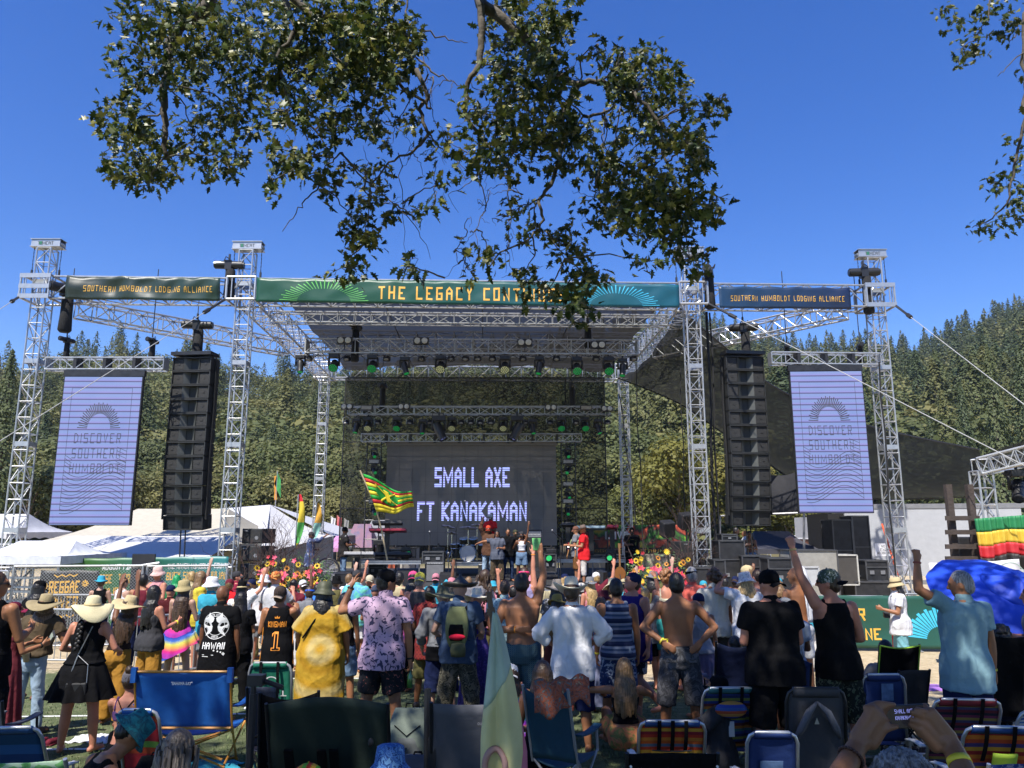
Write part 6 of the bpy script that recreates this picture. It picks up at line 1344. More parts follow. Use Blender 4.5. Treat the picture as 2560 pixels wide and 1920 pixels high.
def daypack(c1,c2,zc_=1.22,hh=.42,w=.28,dp=.14):
 def f(r):
  Q=r['Q'];s=r['s'];m=MB();yb=-.135-dp/2;rings=[]
  for k in range(9):
   z=zc_-hh/2+hh*k/8;f_=math.sin(PI*(.12+.76*k/8))**.45;rings.append(el_ring(Q(0,yb-.02,z),w/2*s*f_,dp/2*s*f_*(1.15 if k<5 else .9),20,3))
  m.loft(rings);b=m.bd('backpack',c1,r['t'],smooth=True);m=MB();m.loft([el_ring(Q(0,yb-.075,zc_-hh*.33+hh*.1*k),w*.34*s*(.7+.3*math.sin(PI*(k+.5)/5)),.05*s,16,3)for k in range(5)]);m.bd('pocket',c2,b,smooth=True)
  m=MB()
  for sd in(-1,1):m.tube([Q(sd*.09,-.13,zc_+hh*.4),Q(sd*.10,-.06,1.47),Q(sd*.11,.05,1.46),Q(sd*.12,.12,1.3),Q(sd*.13,.02,1.15),Q(sd*.12,-.12,zc_-hh*.4)],.018*s,6)
  m.bd('strap',c2,b)
 return f
psn('man in a white bucket hat and turquoise tee with a dark shoulder strap',532,1438,13.4,sk='pale',rz=R(-25),head=(-.5,-.1,0),arms=('front','front'),top=('tee',TURQ),bottom=('shorts',GRYC),hat=('bucket',WHT),shoes=SOLE,stance=1.3)
def hawaii(r):
 d=lambda*a,**k:decal(r,'top',*a,**k)
 for(r0,r1)in((.163,.170),(.118,.124)):d(shape=disc_shape(r0,r1),cz=1.235,mat=WP,name='emblem_ring')
 d('WOLVES',cx=0,cz=1.365,w=.14,h=.032,mat=WP,name='lettering',bold=.02);d('OHANA',cx=0,cz=1.095,w=.09,h=.026,mat=WP,name='lettering')
 for sg in(-1,1):
  P1=[(.01,.09),(.05,.115),(.075,.15),(.085,.105),(.125,.08),(.15,.02),(.135,-.03),(.10,-.02),(.085,-.05),(.105,-.08),(.12,-.12),(.07,-.09),(.04,-.06),(.03,-.01),(.045,.03),(.02,.05)]
  tri=[(0,1,15),(1,2,3),(1,3,14),(3,4,14),(4,5,14),(5,6,7),(5,7,13),(5,13,14),(7,8,13),(8,12,13),(8,9,11),(9,10,11),(8,11,12),(1,14,15)]
  d(shape=([(x*sg*1.12,y*1.1)for x,y in P1],tri),cz=1.235,mat=WP,name='wolf_emblem')
 d('HAWAII',cx=.0,cz=.985,w=.30,h=.09,mat=WP,name='lettering',bold=.03)
 d(shape=multi([poly_shape([(x-.012,z),(x,z-.012),(x+.014,z),(x,z+.012)])for x,z in((-.01,.03),(.04,.02),(.08,.01))]+[poly_shape([(.09,-.01),(.115,-.035),(.13,-.01),(.11,.012)])]),cx=0.03,cz=.90,mat=WP,name='island_map')
 d(shape=multi([poly_shape([(-.14,0),(.02,0),(.02,.007),(-.14,.007)]),poly_shape([(-.14,-.02),(-.05,-.02),(-.05,-.013),(-.14,-.013)])]),cz=.87,mat=WP,name='small_print')
psn('bald man in a long black tee with a white wolf emblem and the word HAWAII',558,1459,10.6,h=1.74,sk='brown',rz=R(-4),head=(-.35,-.05,0),arms=('down','down'),top=('tee',BLKC,.66),bottom=('boards',clo('dark_camo',(.03,.035,.025))),fat=1.1,wr=.006,extra=hawaii)
psn('bearded man in a maroon shirt and dark cap turned right by the left tower',596,1423,17,sk='pink',rz=R(-85),head=(0,-.35,0),arms=('front','front'),top=('tee',clo('maroon_shirt',(.22,.02,.045))),bottom=('pants',DGRY),hair=('beard','black'),hat=('cap',DGRY))
psn('person in a black top hat with a patterned backpack over a white shirt',606,1444,14,sk='pink',fem=True,rz=R(8),arms=('fold','upout'),top=('tee',WHT),bottom=('skirt',clo('brown_skirt',(.09,.05,.035)),dict(hem=.12,flare=1.25,zt=1.06)),hair=('long','black'),hat=('tophat',BLKC,M('gold_band',(.5,.4,.2),.5)),extra=daypack(PAT('pale_camo','camo',[(.5,.45,.36),(.2,.16,.11),(.6,.56,.48)],18),BRN))
psn('person with long black hair in a black jacket just right of the wolf-emblem shirt',603,1498,11.8,h=1.6,sk='tan',fem=True,arms=('down','fold'),top=('tee',BLKC),bottom=('pants',BLKC),hair=('vlong','black'))
psn('person in a white bucket hat and white tee behind the orange patterned cap',662,1432,15.6,sk='pink',rz=R(20),arms=('fold','fold'),top=('tee',WHT),bottom=('shorts',GRYC),hat=('bucket',WHT))
psn('man in an orange patterned cap and white tee photographing the stage',690,1424,14.2,sk='pink',rz=R(-10),arms=('fold','phone'),top=('tee',clo('white2',(.55,.55,.57))),bottom=('shorts',GRYC),hat=('capback',PAT('orange_pattern','camo',[(.55,.16,.03),(.25,.04,.02),(.6,.35,.1)],25)),extra=lambda r:phone_in(r,1))
def king(r):
 decal(r,'top','KINGMAN',cz=1.25,w=.24,h=.085,mat=ORP,bold=.035,name='lettering')
 for g_,mt,of,nm_ in((0,ORP,.006,'number'),(.011,BLKC,.009,'number_inner')):
  decal(r,'top',shape=multi([poly_shape([(-.026+g_,-.10),(.026-g_,-.10),(.026-g_,.115-g_),(-.026+g_,.115-g_)]),poly_shape([(-.058+g_,-.125+g_),(.058-g_,-.125+g_),(.058-g_,-.085-g_),(-.058+g_,-.085-g_)]),poly_shape([(-.058+g_,.05+g_),(-.024+g_,.068+g_),(-.024+g_,.115-g_),(-.058+g_,.09-g_)])]),cz=1.04,mat=mt,name=nm_,off=of)
 decal(r,'top',shape=poly_shape([(-.03,0),(.03,0),(.035,.03),(.015,.012),(0,.038),(-.015,.012),(-.035,.03)]),cz=1.325,mat=ORP,name='crown_emblem')
 m=MB();
 for sd in(-1,1):m.tube([r['Q'](sd*.135,-.06,1.44),r['Q'](sd*.155,-.05,1.33),r['Q'](sd*.185,-.01,1.22)],.006,5);m.tube([r['Q'](sd*.20,-.03,1.2),r['Q'](sd*.205,-.05,.95),r['Q'](sd*.225,-.05,.72)],.005,5)
 m.bd('piping',ORP,r['top'])
psn('man in a black and orange basketball jersey lettered KINGMAN with number 1',703,1459,10.8,h=1.72,sk='tan',rz=R(6),head=(-.3,-.2,0),arms=('fold','phone'),top=('jersey',BLKC,.66),bottom=('boards',BLKC),hair=('short','brown'),hat=('capback',clo('cap_brown',(.055,.04,.035)),clo('visor_tan',(.42,.33,.25))),wr=.005,extra=king)
psn('person raising an open hand beside the left flower bed',795,1436,15,h=1.6,sk='brown',arms=(((-.1,.2,1),(.1,.1,1),(0,1,0),.1),'fold'),top=('tee',clo('blue_tee',(.04,.16,.55))),bottom=('shorts',BLKC),hair=('buzz','black'))
psn('person in a blue visor left of the green bucket hat',775,1466,14,h=1.6,sk='pink',arms=('fold','fold'),top=('tee',GRYC),bottom=('shorts',BLKC),hat=('visor',clo('royal_blue',(.03,.12,.6))),hair=('short','brown'))
KAF=PAT('gold_kaftan','rings',[(.42,.24,.015),(.36,.20,.012),(.40,.30,.10),(.44,.33,.13),(.40,.23,.015),(.34,.18,.01),(.42,.25,.02)],2.6,center=(.03,-.2,1.02),bump=.012)
def bagstrap(r):m=MB();m.tube([r['Q'](-.20,-.13,1.12),r['Q'](-.06,-.17,1.32),r['Q'](.03,-.10,1.46)],.013,6);m.bd('bag_strap',BLKC,r['t'])
psn('woman in a loose gold patterned kaftan and dark green bucket hat',812,1447,9.8,sk='tan',fem=True,fat=1.15,arms=(((.45,.1,-1),(.05,.6,-.8),(-1,0,0),.4),((.4,.1,-1),(.05,.3,-1),(-1,0,0),.4)),stance=1.2,top=('poncho',KAF,.36),hair=('medium','black'),hat=('bucket',M('green_velvet',(.06,.065,.035),.6,bump=.004,bs=25,var=.4)),extra=bagstrap)
psn('woman with long black hair, black top and denim shorts right of the gold kaftan',862,1487,11,h=1.62,sk='tan',fem=True,arms=('fold','down'),top=('tank',BLKC,1.0),bottom=('shorts',DENIM),hair=('vlong','black'))
psn('man in a dark cap and blue-green tie-dye tee shading his eyes',893,1421,15,sk='tan',rz=R(-20),arms=('fold','phone'),top=('tee',PAT('tiedye_bluegreen','swirl',[(.05,.35,.6),(.15,.55,.35),(.1,.3,.65),(.3,.6,.45)],5)),bottom=('shorts',WHT),hat=('cap',DGRY))
psn('person in a beige cap with a dark badge in front of the stage monitor',925,1434,15.8,sk='pink',arms=('phone','fold'),top=('tee',BLKC),bottom=('shorts',BLKC),hat=('capback',clo('beige_cap',(.50,.45,.33))))
psn('person in a grey and navy cap behind the raised arm of the palm-tree shirt',940,1452,14,h=1.62,sk='pink',arms=('fold','fold'),top=('tee',NAVY),bottom=('shorts',BLKC),hat=('cap',clo('grey_navy',(.06,.07,.11))))
PINKF=PAT('pink_palm_shirt','spots',[(.50,.34,.46),(.045,.04,.09)],15,bump=.006)
def bottle(r):
 band(r,1,RUB);band(r,0,BLKM,.97,.034,'watch');w=r['wrists'][1];m=MB();m.lathe([(.03,0),(.032,.01),(.032,.13),(.012,.17),(.012,.20)],w+Vector((0,.02,-.30)),14);m.bd('bottle',M('green_glass',(.03,.12,.03),.1,coat=.5),r['t'],smooth=True)
psn('tall man in a pink palm-tree shirt and black cap holding a hand to his brow',968,1420,8.9,sk='tan',rz=R(-4),lean=(.04,0),head=(-.9,-.1,0),arms=(((.95,.2,-.25),(-.25,.35,.85),(0,-.3,-1),.12),((.22,-.02,-1),(.06,.15,-1),(-1,0,0),.6)),stance=1.5,top=('tee',PINKF,.80),bottom=('shorts',PAT('fish_shorts','spots',[(.010,.010,.013),(.010,.010,.013),(.30,.10,.08)],22)),hair=('short','black'),hat=('cap',BLKC),extra=bottle,shoes=SOLE)
psn('woman in a pink cap with bare shoulders and an orange hip bag',1033,1424,14.6,sk='pink',fem=True,arms=('fold','fold'),top=('bra',BLKC),bottom=('shorts',clo('orange',(.75,.13,.02))),hair=('medium','black'),hat=('capback',clo('hot_pink',(.65,.08,.22))))
psn('man in a yellow cap and dark grey tank top with white piping',1050,1426,13.2,sk='pink',arms=('fold','fold'),top=('tank',clo('dk_grey',(.055,.055,.06)),.82),bottom=('boards',BLKC),hair=('short','grey'),hat=('capback',clo('yellow_cap',(.55,.50,.08))),shoes=SOLE,fat=1.06)
psn('child-sized person in a neon pink and yellow shirt behind the pink floral shirt',1003,1500,13,h=1.5,sk='tan',arms=('fold','fold'),top=('tee',PAT('neon','swirl',[(.7,.8,.05),(.8,.1,.4),(.05,.5,.6)],4)),bottom=('pants',BLKC),hair=('short','black'))
psn('man in a dark red plaid shirt and olive shorts',1077,1462,11.6,sk='brown',rz=R(-12),head=(0,-.4,0),arms=('fold','fold'),stance=1.6,top=('tee',PAT('red_plaid','plaid',[(.12,.012,.015),(.22,.025,.02),(.05,.01,.012)],6),.70),bottom=('boards',OLV),hair=('short','black'),shoes=SOLE)
psn('person in a wide olive sun hat and black overalls, left of the cone hat',1108,1436,10.4,h=1.72,sk='pale',rz=R(10),arms=(((.35,.0,-1),(-.1,.6,-.7),(-1,0,0),.4),'down'),top=[('long',GRYC,1.0),('tank',BLKC)],bottom=('boards',NAVY),hat=('straw',M('olive_straw',(.12,.12,.075),.8,bump=.005,bs=60,var=.2),None,6))
def pack2(r):
 daypack(M('pack_olive',(.17,.19,.08),.8,var=.2),BLKC,1.22,.44,.27,.15)(r);Q=r['Q'];m=MB();m.ell(Q(.02,-.36,1.12),(.10,.05,.035));m.bd('red_pouch',clo('red_pouch',(.6,.02,.05)),r['t'],smooth=True)
 m=MB();m.lathe([(.085,-.07),(.095,0),(.08,.07),(.02,.09)],Q(.03,-.35,.98),18);m.bd('hanging_pouch',M('pouch_olive',(.07,.08,.035),.8),r['t'],smooth=True)
psn('man in a cone-topped bowl hat with an olive backpack, blue tee and camouflage trousers',1150,1424,9.9,sk='pale',rz=R(-3),head=(-.1,.25,0),arms=(((.45,.05,-1),(.0,.9,-.25),(0,0,-1),.4),((.3,.1,-1),(-.1,.9,-.2),(0,0,-1),.4)),stance=1.4,top=('tee',clo('slate_blue',(.05,.08,.14))),bottom=('pants',PAT('camo_trousers','camo',[(.06,.055,.04),(.13,.12,.085),(.03,.03,.022),(.17,.15,.11)],14)),hat=('bowl',M('bowl_hat',(.045,.042,.035),.45,var=.3),None,18),extra=pack2,shoes=SOLE)
psn('woman in a cream straw hat with bare pink back and long purple dress',1192,1458,10.9,sk='pink',fem=True,arms=('fold','fold'),top=('bra',BLKC),bottom=('skirt',PAT('purple_dress','spots',[(.05,.035,.20),(.10,.06,.32)],20),dict(hem=.08,flare=1.35,zt=1.22)),hat=('straw',CREAM,None,-5))
psn('man with piled dreadlocks in a grey tee bending to the right',1213,1412,13.4,sk='brown',lean=(.55,.25),head=(0,-.4,.3),arms=('fold','hold'),top=('tee',clo('dove_grey',(.17,.165,.18))),bottom=('pants',DGRY),hair=('dreads','brown',.30,30))
psn('person in a pale blue plaid shirt with a red cloth over the shoulder',1262,1450,12.4,sk='pink',arms=('fold','fold'),top=('tee',PAT('blue_plaid','plaid',[(.25,.40,.42),(.38,.50,.50),(.14,.26,.30)],6),.66),bottom=('shorts',KHK),hair=('short','brown'))
psn('person in a black tee making a raised shaka hand sign',1283,1440,13.6,h=1.62,sk='pink',arms=(((.35,.1,1),(.1,.05,1),(0,1,0),.3,'shaka'),'phone'),top=('tee',BLKC),bottom=('shorts',BLKC),hair=('short','black'),extra=lambda r:phone_in(r,1))
psn('person in a hot pink visor raising a hand with a yellow band',1310,1417,14.4,sk='pink',arms=('fold',((-.05,.1,1),(.02,.1,1),(0,1,0),.3,'point')),top=('tank',clo('lilac',(.35,.3,.5))),bottom=('shorts',BLKC),hair=('short','brown'),hat=('visor',clo('neon_pink',(.8,.06,.2))),extra=lambda r:band(r,1,ORP))
def greencup(r):w=r['wrists'][1];m=MB();m.lathe([(.04,0),(.042,.01),(.055,.15),(.05,.15),(.036,.02)],w+Vector((-.05,.03,.03)),18);m.bd('green_cup',M('cup_green',(.16,.45,.14),.4),r['t'],smooth=True);band(r,0,ORP)
TRK=PAT('trunks_print','plaid',[(.012,.03,.06),(.03,.08,.13),(.10,.17,.16),(.015,.04,.07)],14)
psn('shirtless man in blue patterned trunks with one arm raised holding a green cup',1304,1431,9.6,sk='tan',fat=1.1,head=(0,.1,0),arms=('behind',((.28,.15,1),(-.12,.1,1),(0,1,0),.6)),top=None,bottom=('boards',TRK),hair=('short','black'),extra=greencup)
psn('person in a taupe felt hat and black and white floral shirt',1392,1437,12.4,sk='tan',fem=True,arms=('front','front'),top=('tee',PAT('bw_floral','spots',[(.10,.10,.10),(.5,.48,.48)],16)),bottom=('boards',PAT('bw_floral2','spots',[(.03,.03,.03),(.25,.24,.24)],18)),hair=('medium','black'),hat=('straw',M('taupe_felt',(.22,.19,.165),.9,var=.15),None,5))
psn('woman in a mustard straw hat and rust brown dress',1390,1476,11,h=1.58,sk='brown',fem=True,rz=R(10),head=(.3,.1,.15),arms=('fold','fold'),top=('crop',clo('tan_top',(.20,.12,.06))),bottom=('skirt',clo('rust',(.12,.035,.028)),dict(hem=.10,flare=1.3,zt=1.18)),hair=('medium','black'),hat=('fedora',M('mustard_straw',(.30,.20,.03),.7,var=.2)))
psn('man in a large cream cowboy hat and untucked white shirt with hands on hips',1428,1426,9.0,sk='tan',fat=1.12,arms=('hipsf','hipsf'),stance=1.0,top=('long',WHT,.74),bottom=('boards',NAVY),hair=('short','brown'),hat=('cowboy',CREAM,M('hat_cord',(.06,.03,.02),.6),-6),wr=.016)
psn('person in a light blue-grey ruffled dress behind the white shirt man',1502,1500,11.4,h=1.55,sk='tan',fem=True,arms=('fold','fold'),top=('crop',clo('lav1',(.2,.22,.35))),bottom=('skirt',clo('lav2',(.22,.24,.38)),dict(hem=.1,flare=1.3,zt=1.15)),hair=('medium','brown'))
psn('person in a dark maroon sun hat',1508,1464,12.2,h=1.6,sk='pink',fem=True,head=(.4,0,0),arms=('fold','fold'),top=('tank',clo('wine_top',(.1,.02,.04))),bottom=('shorts',BLKC),hat=('bucket',clo('wine_hat',(.055,.012,.022))))
psn('person with a cream cloth sun hat and salmon top',1532,1438,13,sk='pink',fem=True,arms=('fold','fold'),top=('tank',clo('salmon',(.5,.28,.22))),bottom=('shorts',KHK),hat=('sun',clo('cream_hat',(.6,.54,.36))),hair=('medium','light'))
STR=PAT('blue_stripe_tank','stripes',[(.02,.03,.08),(.16,.20,.30),(.05,.08,.16),(.25,.28,.36),(.012,.02,.06)],7.5)
psn('man in a blue and white striped tank top and blue leaf-print trunks',1540,1445,9.9,sk='tan',arms=('down','down'),top=('tank',STR,.84),bottom=('boards',PAT('leaf_trunks','spots',[(.02,.04,.12),(.30,.35,.42)],12)),hair=('short','black'),extra=lambda r:band(r,0))
def jersey12(r):
 decal(r,'top','12',cx=-.03,cz=1.11,w=.15,h=.12,mat=clo('jersey_dark',(.03,.06,.14)),bold=.03,name='number',side=1);decal(r,'top','JAZZ',cx=0,cz=1.24,w=.20,h=.05,mat=clo('jersey_dark',(.03,.06,.14)),bold=.03,name='lettering',side=1)
def jback(r):
 pk=poly_shape([(-.17,-.24),(-.17,.02),(-.12,.09),(-.09,.04),(-.04,.13),(0,.06),(.05,.10),(.09,.03),(.17,-.02),(.17,-.24)])
 decal(r,'top',shape=([(-.16+.32*i/12,y)for j in range(2)for i in range(13)for y in[(-.24 if j==0 else .06+.05*math.sin(i*2.1))]],[(i,i+1,i+14,i+13)for i in range(12)]),cz=1.18,mat=clo('ice_blue',(.16,.24,.36)),name='mountain_print',side=1)
 decal(r,'top','12',cx=0,cz=1.06,w=.15,h=.12,mat=NAVY,bold=.03,name='number',side=1,off=.010);decal(r,'top','JAZZ',cx=0,cz=1.19,w=.20,h=.05,mat=NAVY,bold=.03,name='lettering',side=1,off=.010)
psn('man in a purple basketball jersey and blue and white cap lifting one foot',1578,1424,10.6,sk='pink',rz=R(135),head=(-.3,-.5,0),arms=('down','down'),ldr=(((.05,.05,-1),(.03,-.05,-1)),((-.45,.1,-.9),(-.75,-.25,-.72))),top=('jersey',clo('jersey_purple',(.03,.02,.14)),.72),bottom=('shorts',PAT('bw_trunks','spots',[(.02,.02,.03),(.35,.35,.38)],14)),hair=('short','brown'),hat=('capback',NAVY,WHT),extra=jback,wr=.005)
psn('blond person in a grey sleeve raising a fist with a yellow band',1612,1442,13.2,h=1.6,sk='pink',arms=('fold',((.30,.1,1),(-.22,.1,1),(0,1,0),1.0)),top=('tee',GRYC),bottom=('shorts',BLKC),hair=('short','blond'),extra=e_yb1)
psn('woman with curly ginger hair, bare back and turquoise shorts',1664,1424,13.2,sk='pink',fem=True,arms=('fold','fold'),top=('bra',clo('cream_bikini',(.6,.55,.4))),bottom=('shorts',clo('teal_shorts',(.04,.28,.26))),hair=('curly','ginger'))
CGO=PAT('grey_camo_shorts','camo',[(.045,.045,.05),(.09,.09,.10),(.06,.06,.065),(.13,.13,.14)],10)
def hips_extra(r):
 m=MB();s=r['s'];Q=r['Q'];m.loft([r['ring'](.985,.024),r['ring'](1.015,.024)]);m.bd('belt',BLK,r['t']);band(r,0,YB,.95,.034)
 c=r['AD'][0][2];b=MB();b.box(c+Vector((.02,-.035,.03)),(.07,.004,.014));b.box(c+Vector((.045,-.035,.005)),(.014,.004,.06));b.bd('band_tail',YB,r['t'])
 for sd in(-1,1):m=MB();m.box(Q(sd*.115,-.145,.88),(.11,.03,.05));m.bd('pocket_flap',CGO,r['bottom'],bevel=.008)
psn('shirtless man in grey camouflage cargo shorts with both hands on his lower back',1690,1431,9.2,sk='tan',arms=('hips','hips'),stance=1.5,bottom=('boards',CGO),hair=('short','black'),extra=hips_extra)
def aloha(r):decal(r,'top','ALOHA',cx=.0,cz=1.33,w=.19,h=.045,mat=WP,name='lettering');decal(r,'top',shape=disc_shape(.05,.058,20,.4,4.2),cz=1.2,mat=WP,name='print')
psn('grey-haired man in a coral tee and black headband',1728,1417,13,sk='pink',rz=R(15),arms=('fold','fold'),top=('tee',clo('coral',(.60,.12,.09))),bottom=('shorts',NAVY),hair=('short','grey'),hat=('band',BLKC),extra=aloha)
psn('person in a navy cap, grey-white tank top and lilac skirt right behind the shirtless man',1745,1457,10.8,h=1.62,sk='tan',fem=True,arms=('fold','down'),top=('tank',clo('pale_grey',(.28,.29,.33)),.92),bottom=('skirt',clo('lilac_skirt',(.16,.14,.24)),dict(hem=.52,flare=1.2,zt=1.0)),hat=('cap',NAVY))
psn('young man with dark wavy hair in an ivory collared shirt and brown shorts',1782,1422,12.6,sk='tan',rz=R(12),head=(.4,0,0),arms=('fold','down'),top=('tee',clo('ivory',(.52,.50,.44)),.82),bottom=('shorts',clo('brown_shorts',(.07,.06,.05))),hair=('curly','brown'),shoes=SOLE)
BST=PAT('board_stripes','stripes',[(.05,.07,.06),(.12,.28,.36),(.03,.04,.05),(.35,.36,.15),(.05,.12,.16)],9)
psn('person with blond hair, white patterned bucket hat and white tee raising an elbow',1863,1426,12.4,sk='pink',rz=R(10),head=(.3,.1,0),arms=(((.85,.3,.15),(-.6,.5,.6),(-1,0,0),.8),'fold'),top=('tee',WHT,.84),bottom=('boards',BST),hair=('medium','blond'),hat=('bucket',PAT('hat_pat','spots',[(.6,.6,.6),(.25,.15,.2)],40)))
psn('man in a tan five-panel cap behind the white bucket hat',1868,1409,14.2,sk='tan',rz=R(60),arms=('fold','fold'),top=('tee',KHK),bottom=('shorts',BLKC),hat=('cap',clo('tan_cap',(.46,.38,.22))),hair=('medium','light'))
psn('bearded man in a grey-pink tank top left of the black tee',1893,1424,13.4,sk='pink',rz=R(30),arms=('fold','down'),top=('tank',clo('mauve',(.3,.22,.22))),bottom=('shorts',BLKC),hair=('beard','brown'))
psn('heavy man in a black tee and black cap seen from behind',1921,1418,8.0,sk='pink',fat=1.2,rz=R(6),head=(.35,-.05,0),arms=('fold','fold'),stance=1.1,top=('tee',BLKC,.78),bottom=('boards',BLKC),hat=('capback',BLKC),shoes=SOLE)
psn('person in a grey cap with very long brown dreadlocks',1960,1455,9.4,h=1.62,sk='brown',rz=R(-5),arms=('fold','fold'),top=('tee',clo('pale_blue_tee',(.32,.38,.48))),bottom=('shorts',NAVY),hair=('dreads','ash',.85,60),hat=('cap',clo('silver_cap',(.22,.23,.25))))
def towel(r):
 m=MB();HP=r['HP'];m.sheet(lambda a,b:HP((a-.5)*(.20+.10*b)+.06*b+.012*math.sin(b*14),-.06-.06*math.sin(PI*min(1,b*2)*.5)-.035*b+.02*math.sin(a*14+b*5),.125-.50*b*b-.22*b),12,22,.012);m.bd('towel',WHT,r['t'],smooth=True)
psn('shirtless man with a white towel draped over his head',1988,1418,12,sk='tan',rz=R(25),head=(.4,0,0),arms=('fold','fold'),bottom=('shorts',WHT),extra=towel)
FLS=PAT('dark_floral_shorts','spots',[(.010,.014,.010),(.10,.11,.075),(.04,.09,.035)],20)
psn('man in a black tank top, camo cap and floral shorts punching his left fist up',2070,1419,8.2,sk='pink',rz=R(10),lean=(-.04,0),head=(.85,.0,0),arms=(((.42,.2,1),(.18,.1,1),(0,1,0),1.0),((.28,.0,-1),(-.5,.8,-.1),(0,0,-1),.6)),stance=1.1,top=('tank',BLKC,.80),bottom=('boards',FLS),hair=('short','brown'),hat=('capback',PAT('camo_cap','spots',[(.045,.07,.05),(.4,.42,.38)],30),BLKC),glasses=True,extra=lambda r:(band(r,0,M('tan_band',(.4,.32,.12),.6)),None))
def thermos(r):
 w=r['wrists'][1];m=MB();m.cyl(w+Vector((0,.03,-.15)),w+Vector((0,.03,-.40)),.042,n=18);m.bd('bottle',M('red_bottle',(.6,.03,.05),.35),r['t'],auto=40);m=MB();m.cyl(w+Vector((0,.03,-.10)),w+Vector((0,.03,-.15)),.025,n=12);m.bd('bottle_cap',BLK,r['t'])
 m=MB();m.tube([r['Q'](-.1,.12,1.43),r['Q'](0,.14,1.15),r['Q'](.1,.1,1.05)],.012,5);m.bd('camera_strap',BLKC,r['t']);m=MB();m.box(r['Q'](-.05,.22,1.08),(.14,.1,.1));m.bd('camera',BLK,r['t'],bevel=.01)
psn('man in a straw bucket hat and white shirt holding a red bottle by the barrier',2237,1424,14.6,h=1.72,sk='tan',rz=R(75),arms=('front','down'),top=('tee',WHT,.74),bottom=('boards',clo('aqua_shorts',(.18,.40,.44))),hair=('long','black'),hat=('bucket',STRAW,BRN),extra=thermos)
psn('grey-haired man in a light blue tee and navy trousers raising his left fist',2405,1428,7.9,sk='tan',rz=R(12),lean=(.10,0),head=(.75,.15,0),arms=(((.85,.15,.5),(-.15,.1,1),(0,1,0),1.0),((.2,.0,-1),(.06,.1,-1),(-1,0,0),.5)),stance=1.1,top=('tee',clo('light_blue',(.20,.33,.38)),.74),bottom=('pants',NAVY),hair=('buzz','grey'),extra=lambda r:(band(r,1),band(r,0,M('red_band',(.25,.04,.03),.6))))
psn('person in a straw visor hat behind the light blue tee',2440,1423,10.5,h=1.62,sk='tan',fem=True,arms=('fold','fold'),top=('tank',BLKC),bottom=('shorts',NAVY),hat=('bucket',STRAW),hair=('medium','brown'))
# - the back rows
rb=random.Random(21);CN=[('red',RED),('navy',NAVY),('black',BLKC),('white',WHT),('grey',GRYC),('olive',OLV),('turquoise',TURQ),('maroon',MAR),('khaki',KHK),('pink',clo('rose',(.5,.2,.25)))]
ul=[255,310,360,480,575,630,735,758,842,875,1000,1090,1128,1172,1232,1330,1352,1412,1475,1490,1560,1590,1632,1700,1758,1812,1838,1905,1945,2010]
for i,u in enumerate(ul):
 cn,cm=CN[rb.randrange(10)];hn,hm_=CN[rb.randrange(10)];hk=rb.choice(('cap','capback','bucket',None,None,'fedora'));fm=rb.random()<.45
 psn('%s of the back row from the left, in a %s top%s'%(('first second third fourth fifth sixth seventh eighth ninth'.split()+['%s'%w for w in 'tenth eleventh twelfth thirteenth fourteenth fifteenth sixteenth seventeenth eighteenth nineteenth twentieth 21st 22nd 23rd 24th 25th 26th 27th 28th 29th 30th'.split()])[i],cn,' and %s %s'%(hn,'hat' if hk in('bucket','fedora')else 'cap')if hk else ''),u,rb.uniform(1424,1450),rb.uniform(14.8,17),sk=rb.choice(('tan','pink','brown','pale')),fem=fm,rz=rb.uniform(-.5,.5),head=(rb.uniform(-.5,.5),rb.uniform(-.2,.2),0),arms=(rb.choice(('fold','front','down','phone')),rb.choice(('fold','front','down','upout'))),stance=rb.uniform(.8,1.6),top=(rb.choice(('tee','tee','tank')),cm),bottom=(rb.choice(('shorts','boards','pants')),CN[rb.randrange(1,6)][1]),hair=(rb.choice(('short','medium','long'))if fm else 'short',rb.choice(('black','brown','light','blond'))),hat=(hk,hm_)if hk else None,vox=.015,group='people in the back rows')
# - sitting people
SITF=((.25,.75,.68),(-.05,.55,-.85))
psn('man with short dark hair sitting in a dark blue camp chair',1836,1590,9.9,sk='tan',seat='auto',head=(.3,0,0),arms=('lap','lap'),top=('tee',GRYC),bottom=('shorts',BLKC),hair=('buzz','black'))
psn('bald man sitting in the black chair with lime edges',2212,1600,9.4,sk='dark',seat='auto',arms=('lap','lap'),top=('tee',GRYC),bottom=('shorts',BLKC),hair=('buzz','black'))
psn('person in a black cap sitting low behind the striped beach chairs',1790,1680,8.2,sk='tan',seat='auto',rz=R(70),head=(.2,-.3,0),arms=('knee','knee'),top=('tee',DGRY),bottom=('shorts',BLKC),hat=('cap',BLKC))
psn('young woman with long wavy light hair and a black tube top sitting on the grass',1560,1645,8.8,sk='tan',fem=True,seat='auto',h=1.68,arms=(((.85,.5,-.1),(-.6,.8,-.2),(0,0,-1),.4),((.5,.8,-.3),(-.5,.8,-.1),(0,0,-1),.4)),ldr=SITF,top=('bra',BLKC,1.06),bottom=('shorts',PAT('tropic','swirl',[(.25,.04,.05),(.5,.18,.08),(.12,.16,.05),(.35,.25,.08)],7)),hair=('long','light'))
psn('woman with straight dark brown hair sitting in the teal camp chair',1356,1652,7.4,sk='tan',fem=True,seat='auto',arms=('lap','lap'),top=('tank',BLKC),bottom=('shorts',BLKC),hair=('long','brown'))
psn('person in a white cap and tie-dye tee sitting on the grass',1278,1655,8.9,sk='tan',seat='auto',h=1.6,ldr=SITF,arms=('knee','knee'),top=('tee',PAT('tiedye_pink','rings',[(.5,.03,.35),(.6,.3,.05),(.05,.4,.3),(.3,.05,.5)],9,center=(0,-.15,1.2))),bottom=('shorts',DENIM),hair=('medium','brown'),hat=('capback',WHT))
